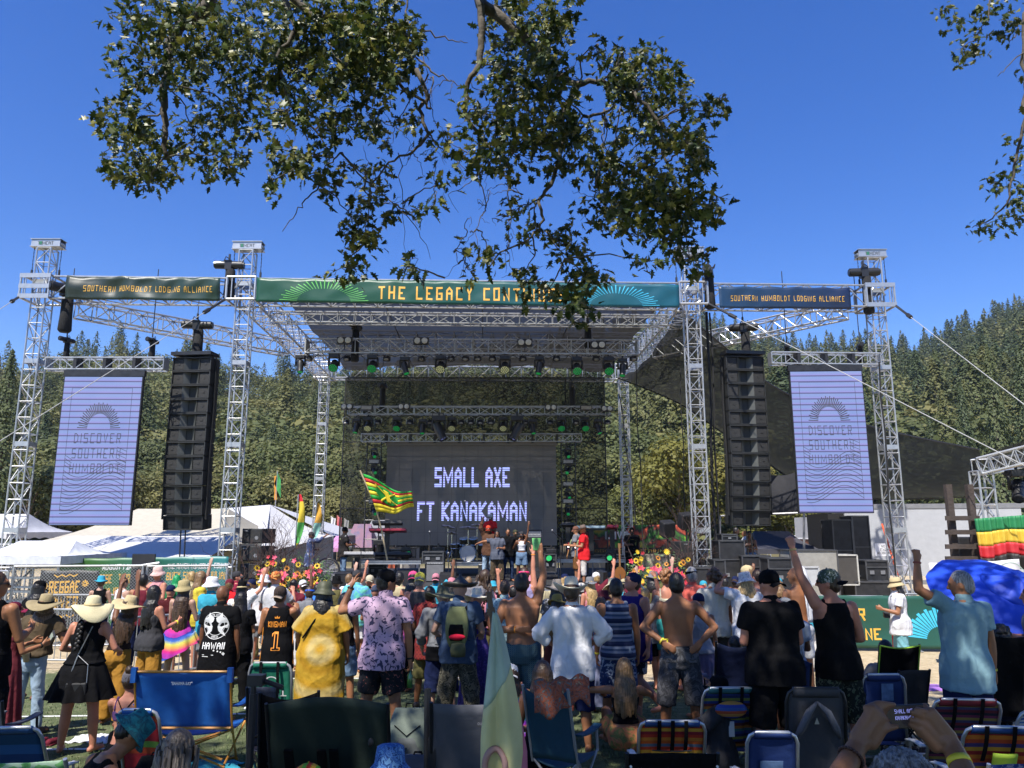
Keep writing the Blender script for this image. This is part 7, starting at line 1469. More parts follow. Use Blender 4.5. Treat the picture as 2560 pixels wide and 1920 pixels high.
psn('person with grey bandana hair and crossed purple back straps sitting on the grass',330,1668,8.5,sk='pink',fem=True,seat='auto',ldr=SITF,arms=('knee','knee'),top=('bra',clo('purple_straps',(.08,.04,.12))),bottom=('shorts',BLKC),hair=('bun','brown'),hat=('beanie',clo('bandana',(.14,.13,.14))),extra=straps)
psn('person sitting at the right edge with tattooed legs and a grey top',2580,1490,9.5,h=1.75,sk='pink',rz=R(60),arms=('fold','fold'),top=('tank',GRYC),bottom=('mini',BLKC),hair=('medium','brown'))
psn('person slouching in the tall black chair at the right',2500,1565,8.9,sk='dark',seat='auto',arms=('lap','lap'),top=('tee',BLKC),bottom=('pants',BLKC),hair=('curly','black'))
# - nearest people
TEAL=PAT('teal_tiedye','swirl',[(.01,.10,.12),(.02,.20,.22),(.015,.07,.10),(.03,.26,.27)],10)
psn('woman in a teal tie-dye bucket hat bending forward to the right, tattoo on her shoulder',326,1762,5.3,h=1.68,sk='tan',fem=True,fat=1.3,seat='auto',rz=R(-48),lean=(.0,.40),head=(-.1,.85,0),arms=('front',((.1,.75,-.8),(-.1,1,-.35),(0,0,-1),.5)),ldr=SITF,top=('tank',BLKC),bottom=('shorts',BLKC),hair=('short','black'),hat=('bucket',TEAL),vox=.008)
psn('person with beaded grey-brown dreadlocks at the bottom left',448,1826,4.3,h=1.7,sk='brown',seat='auto',arms=('lap','lap'),top=('tee',BLKC),bottom=('pants',BLKC),hair=('dreads','ash',.5,70),vox=.008)
BLH=PAT('blue_camo_hat','camo',[(.04,.12,.35),(.09,.22,.50),(.02,.06,.20),(.14,.30,.55)],30)
psn('person in a blue camouflage sun hat at the bottom edge',976,1850,4.7,h=1.7,sk='tan',seat='auto',arms=('lap','lap'),top=('tee',NAVY),bottom=('pants',BLKC),hat=('bucket',BLH),vox=.009)
psn('person in a red, yellow and green cap at the bottom edge',770,1900,4.6,h=1.7,sk='tan',seat='auto',arms=('lap','lap'),top=('tee',BLKC),bottom=('pants',BLKC),hat=('cap',PAT('rasta_cap','stripes',[(.7,.06,.02),(.7,.35,.03),(.18,.45,.03)],14,axis='X')),vox=.009)
def film(u,vt,D):
 h=1.66;bx,by=W(u,vt,D).x,D;zt=W(u,vt,D).z;h=1.7;t=thg('person','grey-haired person at the bottom filming the stage with a phone held in both hands','person',(0,0,0))
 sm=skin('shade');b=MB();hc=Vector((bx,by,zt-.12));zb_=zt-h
 b.ell(hc,(.078,.097,.115),None,20,14);b.ell(hc+Vector((0,.03,-.05)),(.06,.066,.066));b.cap(hc+Vector((0,.1,0)),hc+Vector((0,.112,-.02)),.010,.015)
 for sd in(-1,1):b.ell(hc+Vector((sd*.08,0,-.01)),(.010,.02,.032))
 b.cap(hc+Vector((0,0,-.06)),hc+Vector((0,-.02,-.2)),.055,.06);sh=hc+Vector((0,-.02,-.235))
 for k,(z,rx,ry)in enumerate([]):pass
 b.loft([el_ring(Vector((bx,by-.02,zt-h+z)),rx,ry,20)for z,rx,ry in((.76,.12,.1),(.86,.17,.125),(.98,.155,.11),(1.1,.15,.11),(1.2,.165,.115),(1.3,.17,.11),(1.37,.14,.08),(1.42,.06,.06))])
 for sd in(-1,1):b.cap((bx+sd*.09,by,zb_+.82),(bx+sd*.1,by+.02,zb_+.45),.085,.055);b.cap((bx+sd*.1,by+.02,zb_+.45),(bx+sd*.1,by,zb_+.08),.055,.036);b.cap((bx+sd*.1,by-.03,zb_+.045),(bx+sd*.11,by+.16,zb_+.035),.036,.028)
 pc=W(2268,1791,D+.42);pw,ph=.150,.072;tl=R(3)
 px=Vector((math.cos(tl),0,math.sin(tl)));pz=Vector((-math.sin(tl),0,math.cos(tl)))
 wl=W(2185,1832,D+.36);
 def fing(pts,r0,r1):
  for k in range(len(pts)-1):f0=r0+(r1-r0)*k/(len(pts)-1);f1=r0+(r1-r0)*(k+1)/(len(pts)-1);b.cap(pts[k],pts[k+1],f0,f1,10)
 L_=lambda u_,v_,d_=0:W(u_,v_,D+.40+d_)
 for a,c in(((2152,1850),(2190,1780)),((2166,1856),(2206,1796)),((2180,1858),(2214,1812)),((2140,1842),(2180,1772))):b.cap(L_(*a),L_(*c,-.005),.021,.0155,12)
 b.cap(L_(2150,1852),L_(2195,1790),.026,.022,12)
 fing([L_(2180,1772),L_(2212,1766,.012),L_(2228,1772,.035)],.0115,.0088);fing([L_(2192,1782),L_(2206,1778,.018),L_(2222,1784,.03)],.011,.009);fing([L_(2204,1800),L_(2216,1800,.02),L_(2226,1800,.03)],.011,.009)
 fing([L_(2166,1770),L_(2196,1758,.01),L_(2234,1762,.015)],.0115,.0088)
 fing([L_(2190,1836),L_(2216,1822,-.012),L_(2240,1816,-.006)],.0135,.0095)
 for a,c in(((2365,1850),(2318,1788)),((2376,1842),(2330,1780)),((2352,1858),(2306,1808)),((2340,1866),(2300,1824))):b.cap(L_(*a),L_(*c,-.005),.021,.0155,12)
 fing([L_(2322,1780),L_(2312,1764,.02),L_(2302,1770,.035)],.0112,.0085);fing([L_(2332,1790),L_(2310,1778,-.01),L_(2292,1774,-.012)],.0115,.0085)
 fing([L_(2318,1800),L_(2300,1788,-.012),L_(2280,1781,-.012)],.0115,.0088);fing([L_(2306,1818),L_(2296,1806,-.01),L_(2278,1800,-.01)],.0112,.0085);fing([L_(2300,1836),L_(2294,1822,-.008),L_(2276,1812,-.006)],.0108,.0082)
 wL,eL,sL=L_(2142,1866),Vector((bx-.28,by+.12,zt-.34)),sh+Vector((-.17,0,-.02));wR,eR,sR=L_(2378,1862),Vector((bx+.33,by+.10,zt-.36)),sh+Vector((.17,0,-.02))
 for w_,e_,s_ in((wL,eL,sL),(wR,eR,sR)):b.cap(s_,e_,.056,.045);b.cap(e_,e_.lerp(w_,.4),.046,.047);b.cap(e_.lerp(w_,.4),w_,.047,.030)
 b.cap(wL,L_(2160,1852),.030,.027);b.cap(wR,L_(2358,1850),.030,.027)
 rms(b,'body',sm,t,.0048,3)
 g=MB();g.ell(hc+Vector((0,-.012,.018)),(.086,.102,.114),None,24,16);g.ell(hc+Vector((0,-.05,-.03)),(.078,.064,.075))
 rr_=random.Random(5)
 rms(g,'hair',hair_m('grey'),t,.006,2,.006,70,3)
 m=MB()
 for k in range(900):
  a=rr_.uniform(0,6.28);e=rr_.uniform(-.35,1.5);n_=Vector((math.cos(a)*math.cos(e),math.sin(a)*math.cos(e),math.sin(e)));p0=hc+Vector((n_.x*.088,n_.y*.104-.012,n_.z*.116+.018));tg=Vector((rr_.uniform(-.3,.3)+n_.x*.3,n_.y*.5-.3,-.5-.5*abs(n_.x))).normalized()
  m.tube([p0,p0+tg*.022+n_*.005,p0+tg*.045+n_*.003],.0011,3)
 m.bd('hair_strand',hair_m('grey'),t)
 g=MB();g.loft([el_ring(Vector((bx,by-.02,zb_+z)),rx,ry,24)for z,rx,ry in((.72,.2,.15),(.86,.19,.145),(1.0,.18,.135),(1.2,.19,.14),(1.32,.19,.13),(1.39,.15,.1),(1.43,.08,.075))])
 for s_,e_ in((sL,eL),(sR,eR)):g.ell(s_,(.07,.07,.07));g.cyl(s_,s_.lerp(e_,.6),.068,.072,n=14)
 rms(g,'shirt',GRYC,t,.01,3,.008,8,4);g=MB();g.loft([el_ring(Vector((bx,by-.02,zb_+z)),rx,ry,24)for z,rx,ry in((.78,.15,.12),(.95,.17,.13))])
 for sd in(-1,1):g.cap((bx+sd*.09,by,zb_+.82),(bx+sd*.1,by+.02,zb_+.45),.1,.075);g.cyl((bx+sd*.1,by+.02,zb_+.45),(bx+sd*.1,by,zb_+.1),.075,.065,n=14)
 rms(g,'trousers',NAVY,t,.012,3,.008,8,4)
 for w_,e_,nm,mt,k in((wL,eL,'bead_bracelet',M('beads',(.05,.02,.015),.5),.90),(wR,eR,'wristband',YB,.86)):
  c=e_.lerp(w_,k);q=(w_-e_).to_track_quat('Z','Y').to_matrix();m=MB()
  if nm=='wristband':m.lathe([(.0345,-.010),(.036,-.010),(.0345,.010),(.033,.010)],c,28,q)
  else:
   for j in range(26):a=2*PI*j/26;m.ell(c+q@Vector((math.cos(a)*.037,math.sin(a)*.037,0)),(.0055,)*3,None,8,5)
  m.bd(nm,mt,t,smooth=True)
 ph_=thg('phone','black phone held sideways filming the stage','phone',pc);R3=Matrix((px,Vector((0,1,0)),pz)).transposed();m=MB(world=True);m.box(pc,(pw,.008,ph),R3);m.bd('body',M('phone_body',(.015,.015,.018),.3),ph_,bevel=.003)
 m=MB(world=True);m.box(pc-Vector((0,.0045,0)),(pw-.008,.001,ph-.008),R3);d_=m.bd('display',M('phone_display',(.012,.012,.016),.2,emit=.5),ph_)
 lm=M('phone_text',(.18,.2,.5),.5,emit=.9)
 for tx,dz in(('SMALL AXE',.018),('KANAKAMAN',-.002)):m=MB(world=True);ltr(m,tx,lambda x,y:pc+px*(x-.012)+pz*(y+dz)-Vector((0,.0056,0)),.058,.013,.02);m.bd('lettering',lm,d_)
film(2250,1880,2.2)
#  chairs and belongings
TUBEA=M('chair_aluminium',(.55,.56,.57),.35,.7);TUBEB=M('chair_black_tube',(.02,.02,.022),.4,.3)
def chair_frame(u0,u1,vt,D):
 a,b=W(u0,vt,D),W(u1,vt,D);return(a.x+b.x)/2,b.x-a.x,a.z-G(D)
def sling(m,w,z0,z1,y0,y1,sag=.03,th=.008,n=14,curve=.05,dip=0):
 m.sheet(lambda a,b:Vector(((a-.5)*w*(1-.03*math.sin(PI*b)),y0+(y1-y0)*b-sag*math.sin(PI*a)*-1*(.4+.6*math.sin(PI*b))+.004*math.sin(a*23+b*9),z0+(z1-z0)*b-dip*math.sin(PI*a)*b)),n,10,th)
def camp(lbl,u0,u1,vt,D,fab,tube=TUBEB,rz=0,seat=.45,trim=None,high=False,dip=.03,arm=None,extra=None,name='camp_chair',lean=.14,sides=True):
 x,w,H=chair_frame(u0,u1,vt,D);seat=min(seat,H*.55);t=thg(name,lbl,'chair',(x,D,G(D)),rz);m=MB();sling(m,w,seat-.02,H,0,-lean*(H-seat)/.5,.05,dip=dip);b=m.bd('backrest',fab,t,smooth=True)
 m=MB();m.sheet(lambda a,q:Vector(((a-.5)*w*.94,.02+.46*q,seat-.02-.05*math.sin(PI*a)-.02*math.sin(PI*q))),12,8,.012);m.bd('seat',fab,t,smooth=True);ly=-lean*(H-seat)/.5
 for s in(-1,1):
  m=MB();m.cyl((s*w/2,ly,H+.01),(s*w/2,.02,seat-.05),.013,n=8);m.cyl((s*w/2,.02,seat),(s*w*.42,.42,.02),.012,n=8);m.bd('back_leg',tube,t)
  m=MB();m.cyl((s*w*.52,.42,seat+.2),(s*w*.5,.46,seat-.02),.012);m.cyl((s*w*.5,.46,seat),(s*w*.42,0,.02),.012);m.bd('front_leg',tube,t)
  m=MB();m.sheet(lambda a,q:Vector((s*(w/2+.0+.07*a-.02),.0+.44*q,seat+.21-.02*math.sin(PI*q))),3,6,.014);m.bd('armrest',arm or fab,t)
 m=MB();m.cyl((-w*.42,.0,.03),(w*.42,.42,.03),.011);m.cyl((w*.42,.0,.03),(-w*.42,.42,.03),.011);m.cyl((-w*.45,-.0,.05),(w*.48,.02,seat-.03),.011);m.cyl((w*.45,0,.05),(-w*.48,.02,seat-.03),.011)
 for s in(-1,1):
  for y in(0,.42):m.cyl((s*w*.42,y,0),(s*w*.42,y,.03),.022)
 m.bd('cross_leg',tube,t)
 if trim:
  m=MB();m.tube([(-w/2,ly*(1-k/6)+(.02)*k/6-.012,H+(seat-H)*k/6)for k in range(7)],.009,5);m.tube([(w/2,ly*(1-k/6)+(.02)*k/6-.012,H+(seat-H)*k/6)for k in range(7)],.009,5);m.tube([((a/8-.5)*w,ly-.012,H-dip*math.sin(PI*a/8))for a in range(9)],.009,5);m.bd('piping',trim,t)
 if extra:extra(t,w,H,seat,ly)
 return t
def beach(lbl,u0,u1,vt,D,fab,tube=TUBEA,rz=0,seat=.24,tilt=.42,pouch=None,topcol=None,straps=0,arms=WHITE,roll=0,extra=None,name='beach_chair',short=None):
 x,w,H=chair_frame(u0,u1,vt,D);t=thg(name,lbl,'chair',(x,D,G(D)),rz);hb=H-seat;dy=-tilt*hb;P=lambda x_,f,o=0:Vector((x_,dy*f-o,seat+hb*f));r_=.07
 m=MB();pts=[P(-w/2,-.05),P(-w/2,.85),P(-w/2+r_*.3,.95),P(-w/2+r_,1),P(w/2-r_,1),P(w/2-r_*.3,.95),P(w/2,.85),P(w/2,-.05)];m.tube(pts,.0145,9);m.bd('back_frame',tube,t,smooth=True)
 m=MB();m.sheet(lambda a,b:P((a-.5)*(w-.03),.02+.94*b)+Vector((0,.02*math.sin(PI*a)*math.sin(PI*b)-.004*math.sin(b*40),0)),10,14,.008);bk=m.bd('backrest',fab,t,smooth=True);m=MB();m.sheet(lambda a,b:P((a-.5)*(w-.10),.90+.12*b)+Vector((0,-.022*math.sin(PI*b),0)),8,4,.01);m.bd('top_sleeve',topcol or fab,bk,smooth=True)
 m=MB();m.sheet(lambda a,b:Vector(((a-.5)*(w-.03),.02+.42*b,seat-.02-.03*math.sin(PI*b))),8,6,.01);m.bd('seat',fab,t,smooth=True)
 m=MB();m.tube([(-w/2,0,seat),(-w/2,.46,seat-.02),(-w/2+.05,.5,seat-.02),(w/2-.05,.5,seat-.02),(w/2,.46,seat-.02),(w/2,0,seat)],.0135,8);m.bd('seat_frame',tube,t,smooth=True)
 for y0_,y1_ in((.05,.40),(.40,-.02)):m=MB();m.tube([(-w/2-.012,y0_,seat),(-w/2-.012,y1_,.03),(-w/2+.04,y1_,.015),(w/2-.04,y1_,.015),(w/2+.012,y1_,.03),(w/2+.012,y0_,seat)],.0125,8);m.bd('leg',tube,t,smooth=True)
 for s in(-1,1):
  m=MB();m.sheet(lambda a,b:Vector((s*(w/2+.028)+(a-.5)*.055,-.06+.36*b,seat+.2+.015*math.sin(PI*b)-.03*b)),4,6,.018);ar=m.bd('armrest',arms,t,smooth=True);m=MB();m.cyl((s*(w/2+.02),.27,seat+.18),(s*(w/2+.012),.3,seat-.02),.012);m.bd('arm_post',tube,t)
 if pouch:
  m=MB();m.sheet(lambda a,b:P((a-.5)*w*.62,.12+.42*b,.018+.035*math.sin(PI*a)*math.sin(PI*min(1,b*1.1+.1))),10,8,.008);po=m.bd('pouch',pouch,bk,smooth=True);m=MB();m.tube([P((a/8-.5)*w*.6,.535,.03+.03*math.sin(PI*a/8))for a in range(9)],.006,5);m.bd('zip',BLK,po)
 for k in range(straps):
  x_=(-.2+.4*k/(max(1,straps-1)))*w if straps>1 else 0;m=MB();m.sheet(lambda a,b:P(x_+(a-.5)*.032,.52+.5*b,.028+.02*math.sin(PI*b)),2,6,.005);m.bd('strap',BLKC,bk)
 if extra:extra(t,w,H,seat,P,bk)
 return t
RBLUE=M('royal_blue_canvas',(.008,.10,.38),.6,bump=.012,bs=6,var=.1);ORTUBE=M('orange_tube',(.60,.25,.03),.4,var=.08)
def bench_x(t,w,H,seat,ly):
 m=MB();ltr(m,'"BAHAMA BAY"',lambda x_,y_:Vector((x_,ly*.88-.020-.05*0,H-.10+y_)),.21,.032,.02);m.bd('lettering',WHTXT,t)
 for s in(-1,1):m=MB();m.box((s*w/2,ly-.005,H-.02),(.05,.05,.14));m.bd('corner_sleeve',RBLUE,t)
 m=MB();m.cyl((-w/2,-.02,seat),(w/2,-.02,seat),.015);m.cyl((-w*.35,-.02,seat-.04),(w*.42,0,.12),.014);m.cyl((w*.4,-.02,seat-.04),(-w*.42,0,.12),.014);m.cyl((-w/2,ly,H+.01),(w/2,ly,H+.01),.013);m.bd('rail',ORTUBE,t)
camp('wide royal blue two-seat folding chair with orange tubes and small white lettering',352,588,1676,8.2,RBLUE,ORTUBE,0,.42,dip=.0,extra=bench_x,name='folding_bench',lean=.12)
GN=M('green_canvas',(.01,.16,.09),.7,bump=.01,bs=8)
def oneill(t,w,H,seat,P,bk):
 m=MB();ltr(m,"O'NEILL",lambda x_,y_:P(x_,.52+y_/(H-seat),.016),w*.78,.065,.02);m.bd('lettering',WHTXT,bk);m=MB()
 V=[];
 for i in range(15):a=-.4+i*.3;r0=.055*(1-i/18);V+=[P(.0+math.cos(a)*r0*1.5,.72+math.sin(a)*r0/(H-seat),.016),P(.0+math.cos(a)*(r0+.012)*1.5,.72+math.sin(a)*(r0+.012)/(H-seat),.016)]
 m.add(V,[(2*i,2*i+1,2*i+3,2*i+2)for i in range(14)]);m.bd('wave_emblem',WHTXT,bk)
beach("green beach chair with white lettering and a wave emblem",633,737,1652,9.2,GN,M('grey_tube',(.3,.31,.32),.5,.3),straps=2,extra=oneill,tilt=.2)
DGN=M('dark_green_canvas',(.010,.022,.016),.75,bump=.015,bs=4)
def panelstraps(t,w,H,seat,ly):
 for s in(-.62,-.08,.12):m=MB();m.sheet(lambda a,b:Vector((s*w*.5+(a-.5)*.06,-.03+ly*b*.8,seat-.05+(H-seat)*.62*b)),2,5,.02);m.bd('strap',BLKC,t)
 m=MB();m.ell((w*.36,ly*.7-.03,seat+(H-seat)*.62),(.02,.012,.03));m.bd('logo_patch',BLK,t)
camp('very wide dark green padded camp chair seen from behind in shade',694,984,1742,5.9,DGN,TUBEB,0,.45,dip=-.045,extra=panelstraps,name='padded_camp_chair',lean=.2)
camp('black sling chair just behind the wide dark green chair',660,800,1722,6.7,BLKC,TUBEB,R(8),.45,dip=.06)
GYC2=M('grey_canvas',(.085,.088,.105),.7,bump=.015,bs=5)
def gx(t,w,H,seat,ly):
 m=MB();ltr(m,'outbound',lambda x_,y_:Vector((x_+.12,ly*.85-.03,H-.12+y_)),.11,.025,.01);m.bd('lettering',M('grey_print',(.2,.2,.22),.6),t)
 m=MB();m.box((-w/2,ly*.3,seat+.2),(.05,.1,.5));m.cyl((-w/2-.05,.05,H+.05),(-w/2-.03,-.0,.3),.025);m.bd('side_post',BLKM,t);m=MB();m.cyl((-w/2,ly*.45-.02,seat+(H-seat)*.28),(w/2,ly*.45-.02,seat+(H-seat)*.28),.007);m.bd('seam',M('pale_seam',(.2,.2,.22),.6),t)
camp('tall grey canvas director chair with a small label',1085,1262,1744,5.6,GYC2,TUBEB,0,.48,dip=.015,extra=gx,name='director_chair')
TEALC=M('teal_canvas',(.01,.06,.10),.7,bump=.015,bs=5)
t_=camp('dark teal camp chair with a folded patterned blanket over its back',1322,1444,1712,6.9,TEALC,M('grey_tube',(.3,.31,.32),.5,.3),R(-28),.45,dip=.10)
def heap(lbl,u,v,D,sx,sy,sz,mat,name='towel',cat='towel',seed=0,z=None,group=None,rz=0):
 p=W(u,v,D);z=G(D)+.005 if z is None else z;t=thg(name,lbl,cat,(p.x,D,z),rz,group);m=MB();r=random.Random(seed)
 m.sheet(lambda a,b:Vector(((a-.5)*sx*(1+.1*math.sin(b*9+seed)),(b-.5)*sy*(1+.12*math.sin(a*7+seed)),sz*(math.sin(PI*a)*math.sin(PI*b))**.5*(.6+.8*abs(noise.noise(Vector((a*4,b*4,seed*1.3)))))+.012+.01*math.sin(a*30+b*20))),26,22,.01);m.bd('cloth',mat,t,smooth=True);return t
OWL=PAT('ornate_blanket','swirl',[(.35,.28,.16),(.10,.05,.05),(.40,.10,.04),(.05,.12,.14),(.45,.38,.25)],14)
p=W(1420,1690,6.8);t=thg('blanket','ornate patterned blanket draped over the teal camp chair','blanket',(p.x,6.8,p.z));m=MB();m.sheet(lambda a,b:Vector(((a-.5)*.46-.06,.235*(a-.5)-.10*abs(b-.3)/.7+(.1 if b<.3 else-.02)*(.3-b)-.05,-.0+.02*math.sin(a*17)-.34*abs(b-.3)*(1+.2*math.sin(a*6)))),24,12,.02);m.bd('cloth',OWL,t,smooth=True)
SER=PAT('serape_red','stripes',[(.55,.20,.03),(.45,.04,.02),(.25,.02,.03),(.60,.32,.04),(.45,.05,.02),(.10,.14,.20),(.5,.1,.02)],5.2,.8,.006);SEB=PAT('serape_blue','stripes',[(.03,.06,.25),(.05,.16,.16),(.40,.16,.03),(.12,.03,.03),(.03,.05,.2),(.22,.26,.06),(.02,.03,.10)],5.2,.8,.006)
BLS=M('blue_sleeve',(.015,.06,.22),.7)
beach('red and orange striped beach chair with a blue top band and grey tube frame',1590,1750,1788,7.1,SER,TUBEA,R(-2),.22,pouch=SER,topcol=BLS,straps=3)
def sbx(t,w,H,seat,P,bk):
 m=MB();m.ell(P(0,.68,.07),(w*.30,.05,.08));m.bd('pillow',PAT('pillow_stripe','stripes',[(.03,.06,.3),(.5,.25,.06),(.4,.08,.03),(.04,.1,.3)],9),bk,smooth=True);m=MB();m.box(P(.02,.36,.07),(.055,.01,.14));m.bd('white_tag',WHITE,bk)
beach('blue and green striped beach chair with a striped pillow and white tag',1740,1872,1707,8.2,SEB,TUBEA,R(2),.22,pouch=SEB,straps=2,extra=sbx,topcol=M('teal_band',(.03,.14,.16),.7))
camp('black low-back chair at the bottom edge with two white rivets',1560,1782,1872,5.3,BLKC,TUBEB,0,.45,dip=0,extra=lambda t,w,H,seat,ly:[MB().cyl((s*w*.47,ly-.03,H-.06),(s*w*.47,ly-.04,H-.06),.008,n=8).bd('rivet',WHITE,t)for s in(-1,1)])
NVC=M('navy_canvas',(.010,.03,.13),.65,bump=.012,bs=6,var=.15)
def nx(t,w,H,seat,P,bk):m=MB();m.sheet(lambda a,b:P((a-.55)*w*.45,.35+.25*b,.02),6,4,.004);m.bd('pale_sheen_patch',M('pale_blue_patch',(.12,.2,.36),.6,var=.3,vs=20),bk);m=MB();m.box(P(.03,.2,.02),(.07,.004,.03));m.bd('tag',WHITE,bk)  # sheen on the canvas painted as a paler patch, plus a white tag
beach('navy beach chair with a painted sheen patch and small white tag near the bottom edge',1858,1980,1820,6.4,NVC,TUBEA,R(-3),.26,extra=nx,tilt=.25)
def bpx(t,w,H,seat,P,bk):
 for s in(-1,1):m=MB();m.tube([P(0,.86,.03),P(s*w*.16,.76,.06),P(s*w*.30,.58,.06),P(s*w*.38,.48,.03)],lambda f:.012+.02*math.sin(PI*f),6);m.bd('shoulder_strap',GYC2,bk,smooth=True)
 m=MB();m.add([P(-.02,.62,.02),P(.02,.62,.02),P(0,.69,.02)],[(0,1,2)]);m.bd('logo_patch',M('pale_logo',(.35,.35,.3),.5),bk)
SLG=M('slate_canvas',(.035,.037,.045),.75,bump=.012,bs=6)
beach('tall slate grey chair with padded backpack straps on its back',1955,2098,1714,6.8,SLG,TUBEB,R(-2),.3,tilt=.16,extra=bpx,arms=BLKC,name='backpack_chair')
def cup_x(t,w,H,seat,P,bk):m=MB();m.sheet(lambda a,b:P((a-.5)*.12+.03,.62+.25*b,.02),4,4,.004);m.bd('pale_sheen_patch',M('pale_blue_patch',(.12,.2,.36),.6,var=.3,vs=20),bk)
beach('blue beach chair with a pale reflection patch and rounded silver frame',2145,2252,1683,8.3,NVC,TUBEA,0,.26,tilt=.12,extra=cup_x)
LIME=M('lime_trim',(.35,.60,.05),.5)
camp('black camp chair edged in lime green behind the blue beach chair',2176,2276,1607,9.1,BLKC,TUBEB,R(3),.45,trim=LIME,dip=.03)
camp('dark blue camp chair with a shiny V-shaped back panel',1780,1886,1600,9.6,M('navy_nylon',(.008,.012,.04),.4,bump=.03,bs=4),TUBEB,0,.45,dip=.07)
camp('dark blue chair between the black tee and the fist-raising man',1972,2016,1655,8.9,NVC,TUBEB,0,.45,dip=-.04)
camp('dark grey sling chair behind the blue beach chair',2225,2310,1672,8.9,DGRY,TUBEB,R(10),.45,dip=.0)
def lidx(t,w,H,seat,P,bk):m=MB();m.ell(P(.02,.25,.05),(.13,.05,.06));m.bd('red_pillow',M('red_cushion',(.5,.05,.03),.7),bk,smooth=True)
beach('striped beach chair with a red roll and thick silver frame at the right',2300,2455,1730,7.5,PAT('dark_multi','stripes',[(.12,.02,.03),(.05,.05,.12),(.25,.2,.05),(.15,.03,.08),(.02,.02,.03)],8),TUBEA,R(-6),.22,straps=2,extra=lidx,tilt=.5,topcol=M('wine_band',(.2,.02,.03),.7))
def flx(t,w,H,seat,P,bk):m=MB();m.sheet(lambda a,b:P((a-.5)*w*.36+.1*w,.42+.22*b,.05+.02*math.sin(PI*a)),6,4,.012);m.bd('lime_flap',M('lime_cloth',(.35,.50,.04),.7),bk,smooth=True);m=MB();m.sheet(lambda a,b:P((a-.5)*w*.46+.1*w,.16+.27*b,.06+.03*math.sin(PI*a)),6,4,.012);m.bd('blue_pocket',M('blue_pocket',(.02,.10,.40),.6),bk,smooth=True)
beach('orange and red striped beach chair with a lime and blue pocket',2372,2530,1796,6.7,PAT('orange_multi','stripes',[(.45,.06,.02),(.55,.16,.02),(.30,.02,.02),(.5,.25,.03),(.06,.04,.15)],6),TUBEA,R(-5),.22,straps=2,extra=flx,tilt=.5,topcol=BLS)
WBS=PAT('white_blue_stripes','stripes',[(.5,.52,.56),(.03,.08,.3),(.5,.52,.56),(.05,.14,.4)],16)
beach('white and blue striped beach chair at the right edge',2486,2630,1760,7.4,WBS,TUBEA,R(12),.24,straps=4)
camp('blue floral chair cut off by the bottom right corner',2440,2680,1898,5.2,PAT('blue_floral','spots',[(.02,.04,.16),(.25,.22,.3)],20),TUBEA,0,.4,dip=0)
camp('tall black high-back chair at the right edge in deep shade',2455,2532,1584,8.4,BLKC,TUBEB,R(-4),.5,dip=.02)
BLM=M('blue_mesh',(.02,.08,.22),.7,bump=.01,bs=20)
beach('blue mesh beach chair with a thick pale arm at the bottom left',8,150,1792,6.7,PAT('blue_sheen','stripes',[(.01,.04,.14),(.02,.09,.26),(.01,.05,.12)],4),TUBEA,R(6),.22,tilt=.6,topcol=BLM)
FLR=PAT('green_hibiscus','camo',[(.10,.30,.09),(.16,.40,.14),(.42,.58,.40)],7)
camp('green chair with a pale hibiscus print at the bottom left corner',-30,212,1872,5.3,FLR,TUBEA,R(4),.45,dip=.02,lean=.3)
REDC=PAT('red_multi','stripes',[(.35,.02,.03),(.30,.02,.03),(.40,.06,.02),(.15,.30,.05),(.3,.02,.03)],3.5)
beach('red beach chair with a rounded grey arm behind the teal bucket hat',322,425,1762,7.3,REDC,TUBEA,R(-4),.24,straps=1,tilt=.35,topcol=RBLUE)
camp('dark camp chair in shade at the far left edge',-60,26,1748,7.2,GYC2,TUBEB,0,.45)
camp('black padded chair with its seat turned up near the green lettered chair',628,700,1712,7.6,M('quilted_navy',(.03,.035,.06),.6,bump=.02,bs=5),TUBEB,R(5),.4,dip=0)
p=W(632,1700,6.3);t=thg('tripod','black tripod stand standing beside the blue two-seat chair','tripod',(p.x+.03,6.3,G(6.3)));m=MB();H_=p.z-G(6.3);m.cyl((-.02,0,.12),(-.02,0,H_),.022);m.cyl((-.02,0,.5),(-.02,0,H_-.1),.03);m.box((0,0,H_),(.12,.1,.08));m.cyl((.04,0,H_),(.2,.02,H_-.06),.02);m.bd('column',BLKM,t)
for k in range(3):a_=k*2.09+.9;m=MB();m.cyl((-.02,0,.35),(math.cos(a_)*.34,math.sin(a_)*.34,.012),.014);m.bd('leg',BLKM,t)
Df=4.1;t=thg('draped_flag','pale green, yellow and pink cloth flag with a flamingo neck hanging furled on a pole','flag',W(1240,1700,Df));m=MB(world=True);m.tube([W(1222,1480,Df),W(1232,1560,Df),W(1246,1920,Df),Vector((W(1246,1920,Df).x,Df,G(Df)))],.014,8);m.cyl(W(1226,1520,Df),W(1229,1535,Df),.024);m.bd('pole',M('wood_pole',(.12,.08,.05),.7),t)
FG,FY2,FP=M('pastel_green',(.36,.46,.36),.7,bump=.01,bs=5),M('pastel_yellow',(.60,.56,.26),.7,bump=.01,bs=5),M('pastel_pink',(.55,.16,.24),.7,bump=.01,bs=5)
def fl(a,b,o=0):
 zt=W(1240,1528,Df).z;z=zt-b*1.42;l=W(1234-28*min(1,b*2.4),1700,Df).x;r_=W(1238+80*min(1,b*2.1)**.8,1700,Df).x;return Vector((l+(r_-l)*a,Df-.03-.06*math.sin(a*PI)-.035*math.sin(a*11+b*1.5)*(.3+b)-o,z))
m=MB(world=True);bl=lambda a:.33-.15*a
m.sheet(lambda a,b:fl(a,b*bl(a)),26,16,.006);m.bd('green_cloth',FG,t,smooth=True);m=MB(world=True);pk=lambda a:1 if a<.55 else .8-.44*(a-.55)/.45
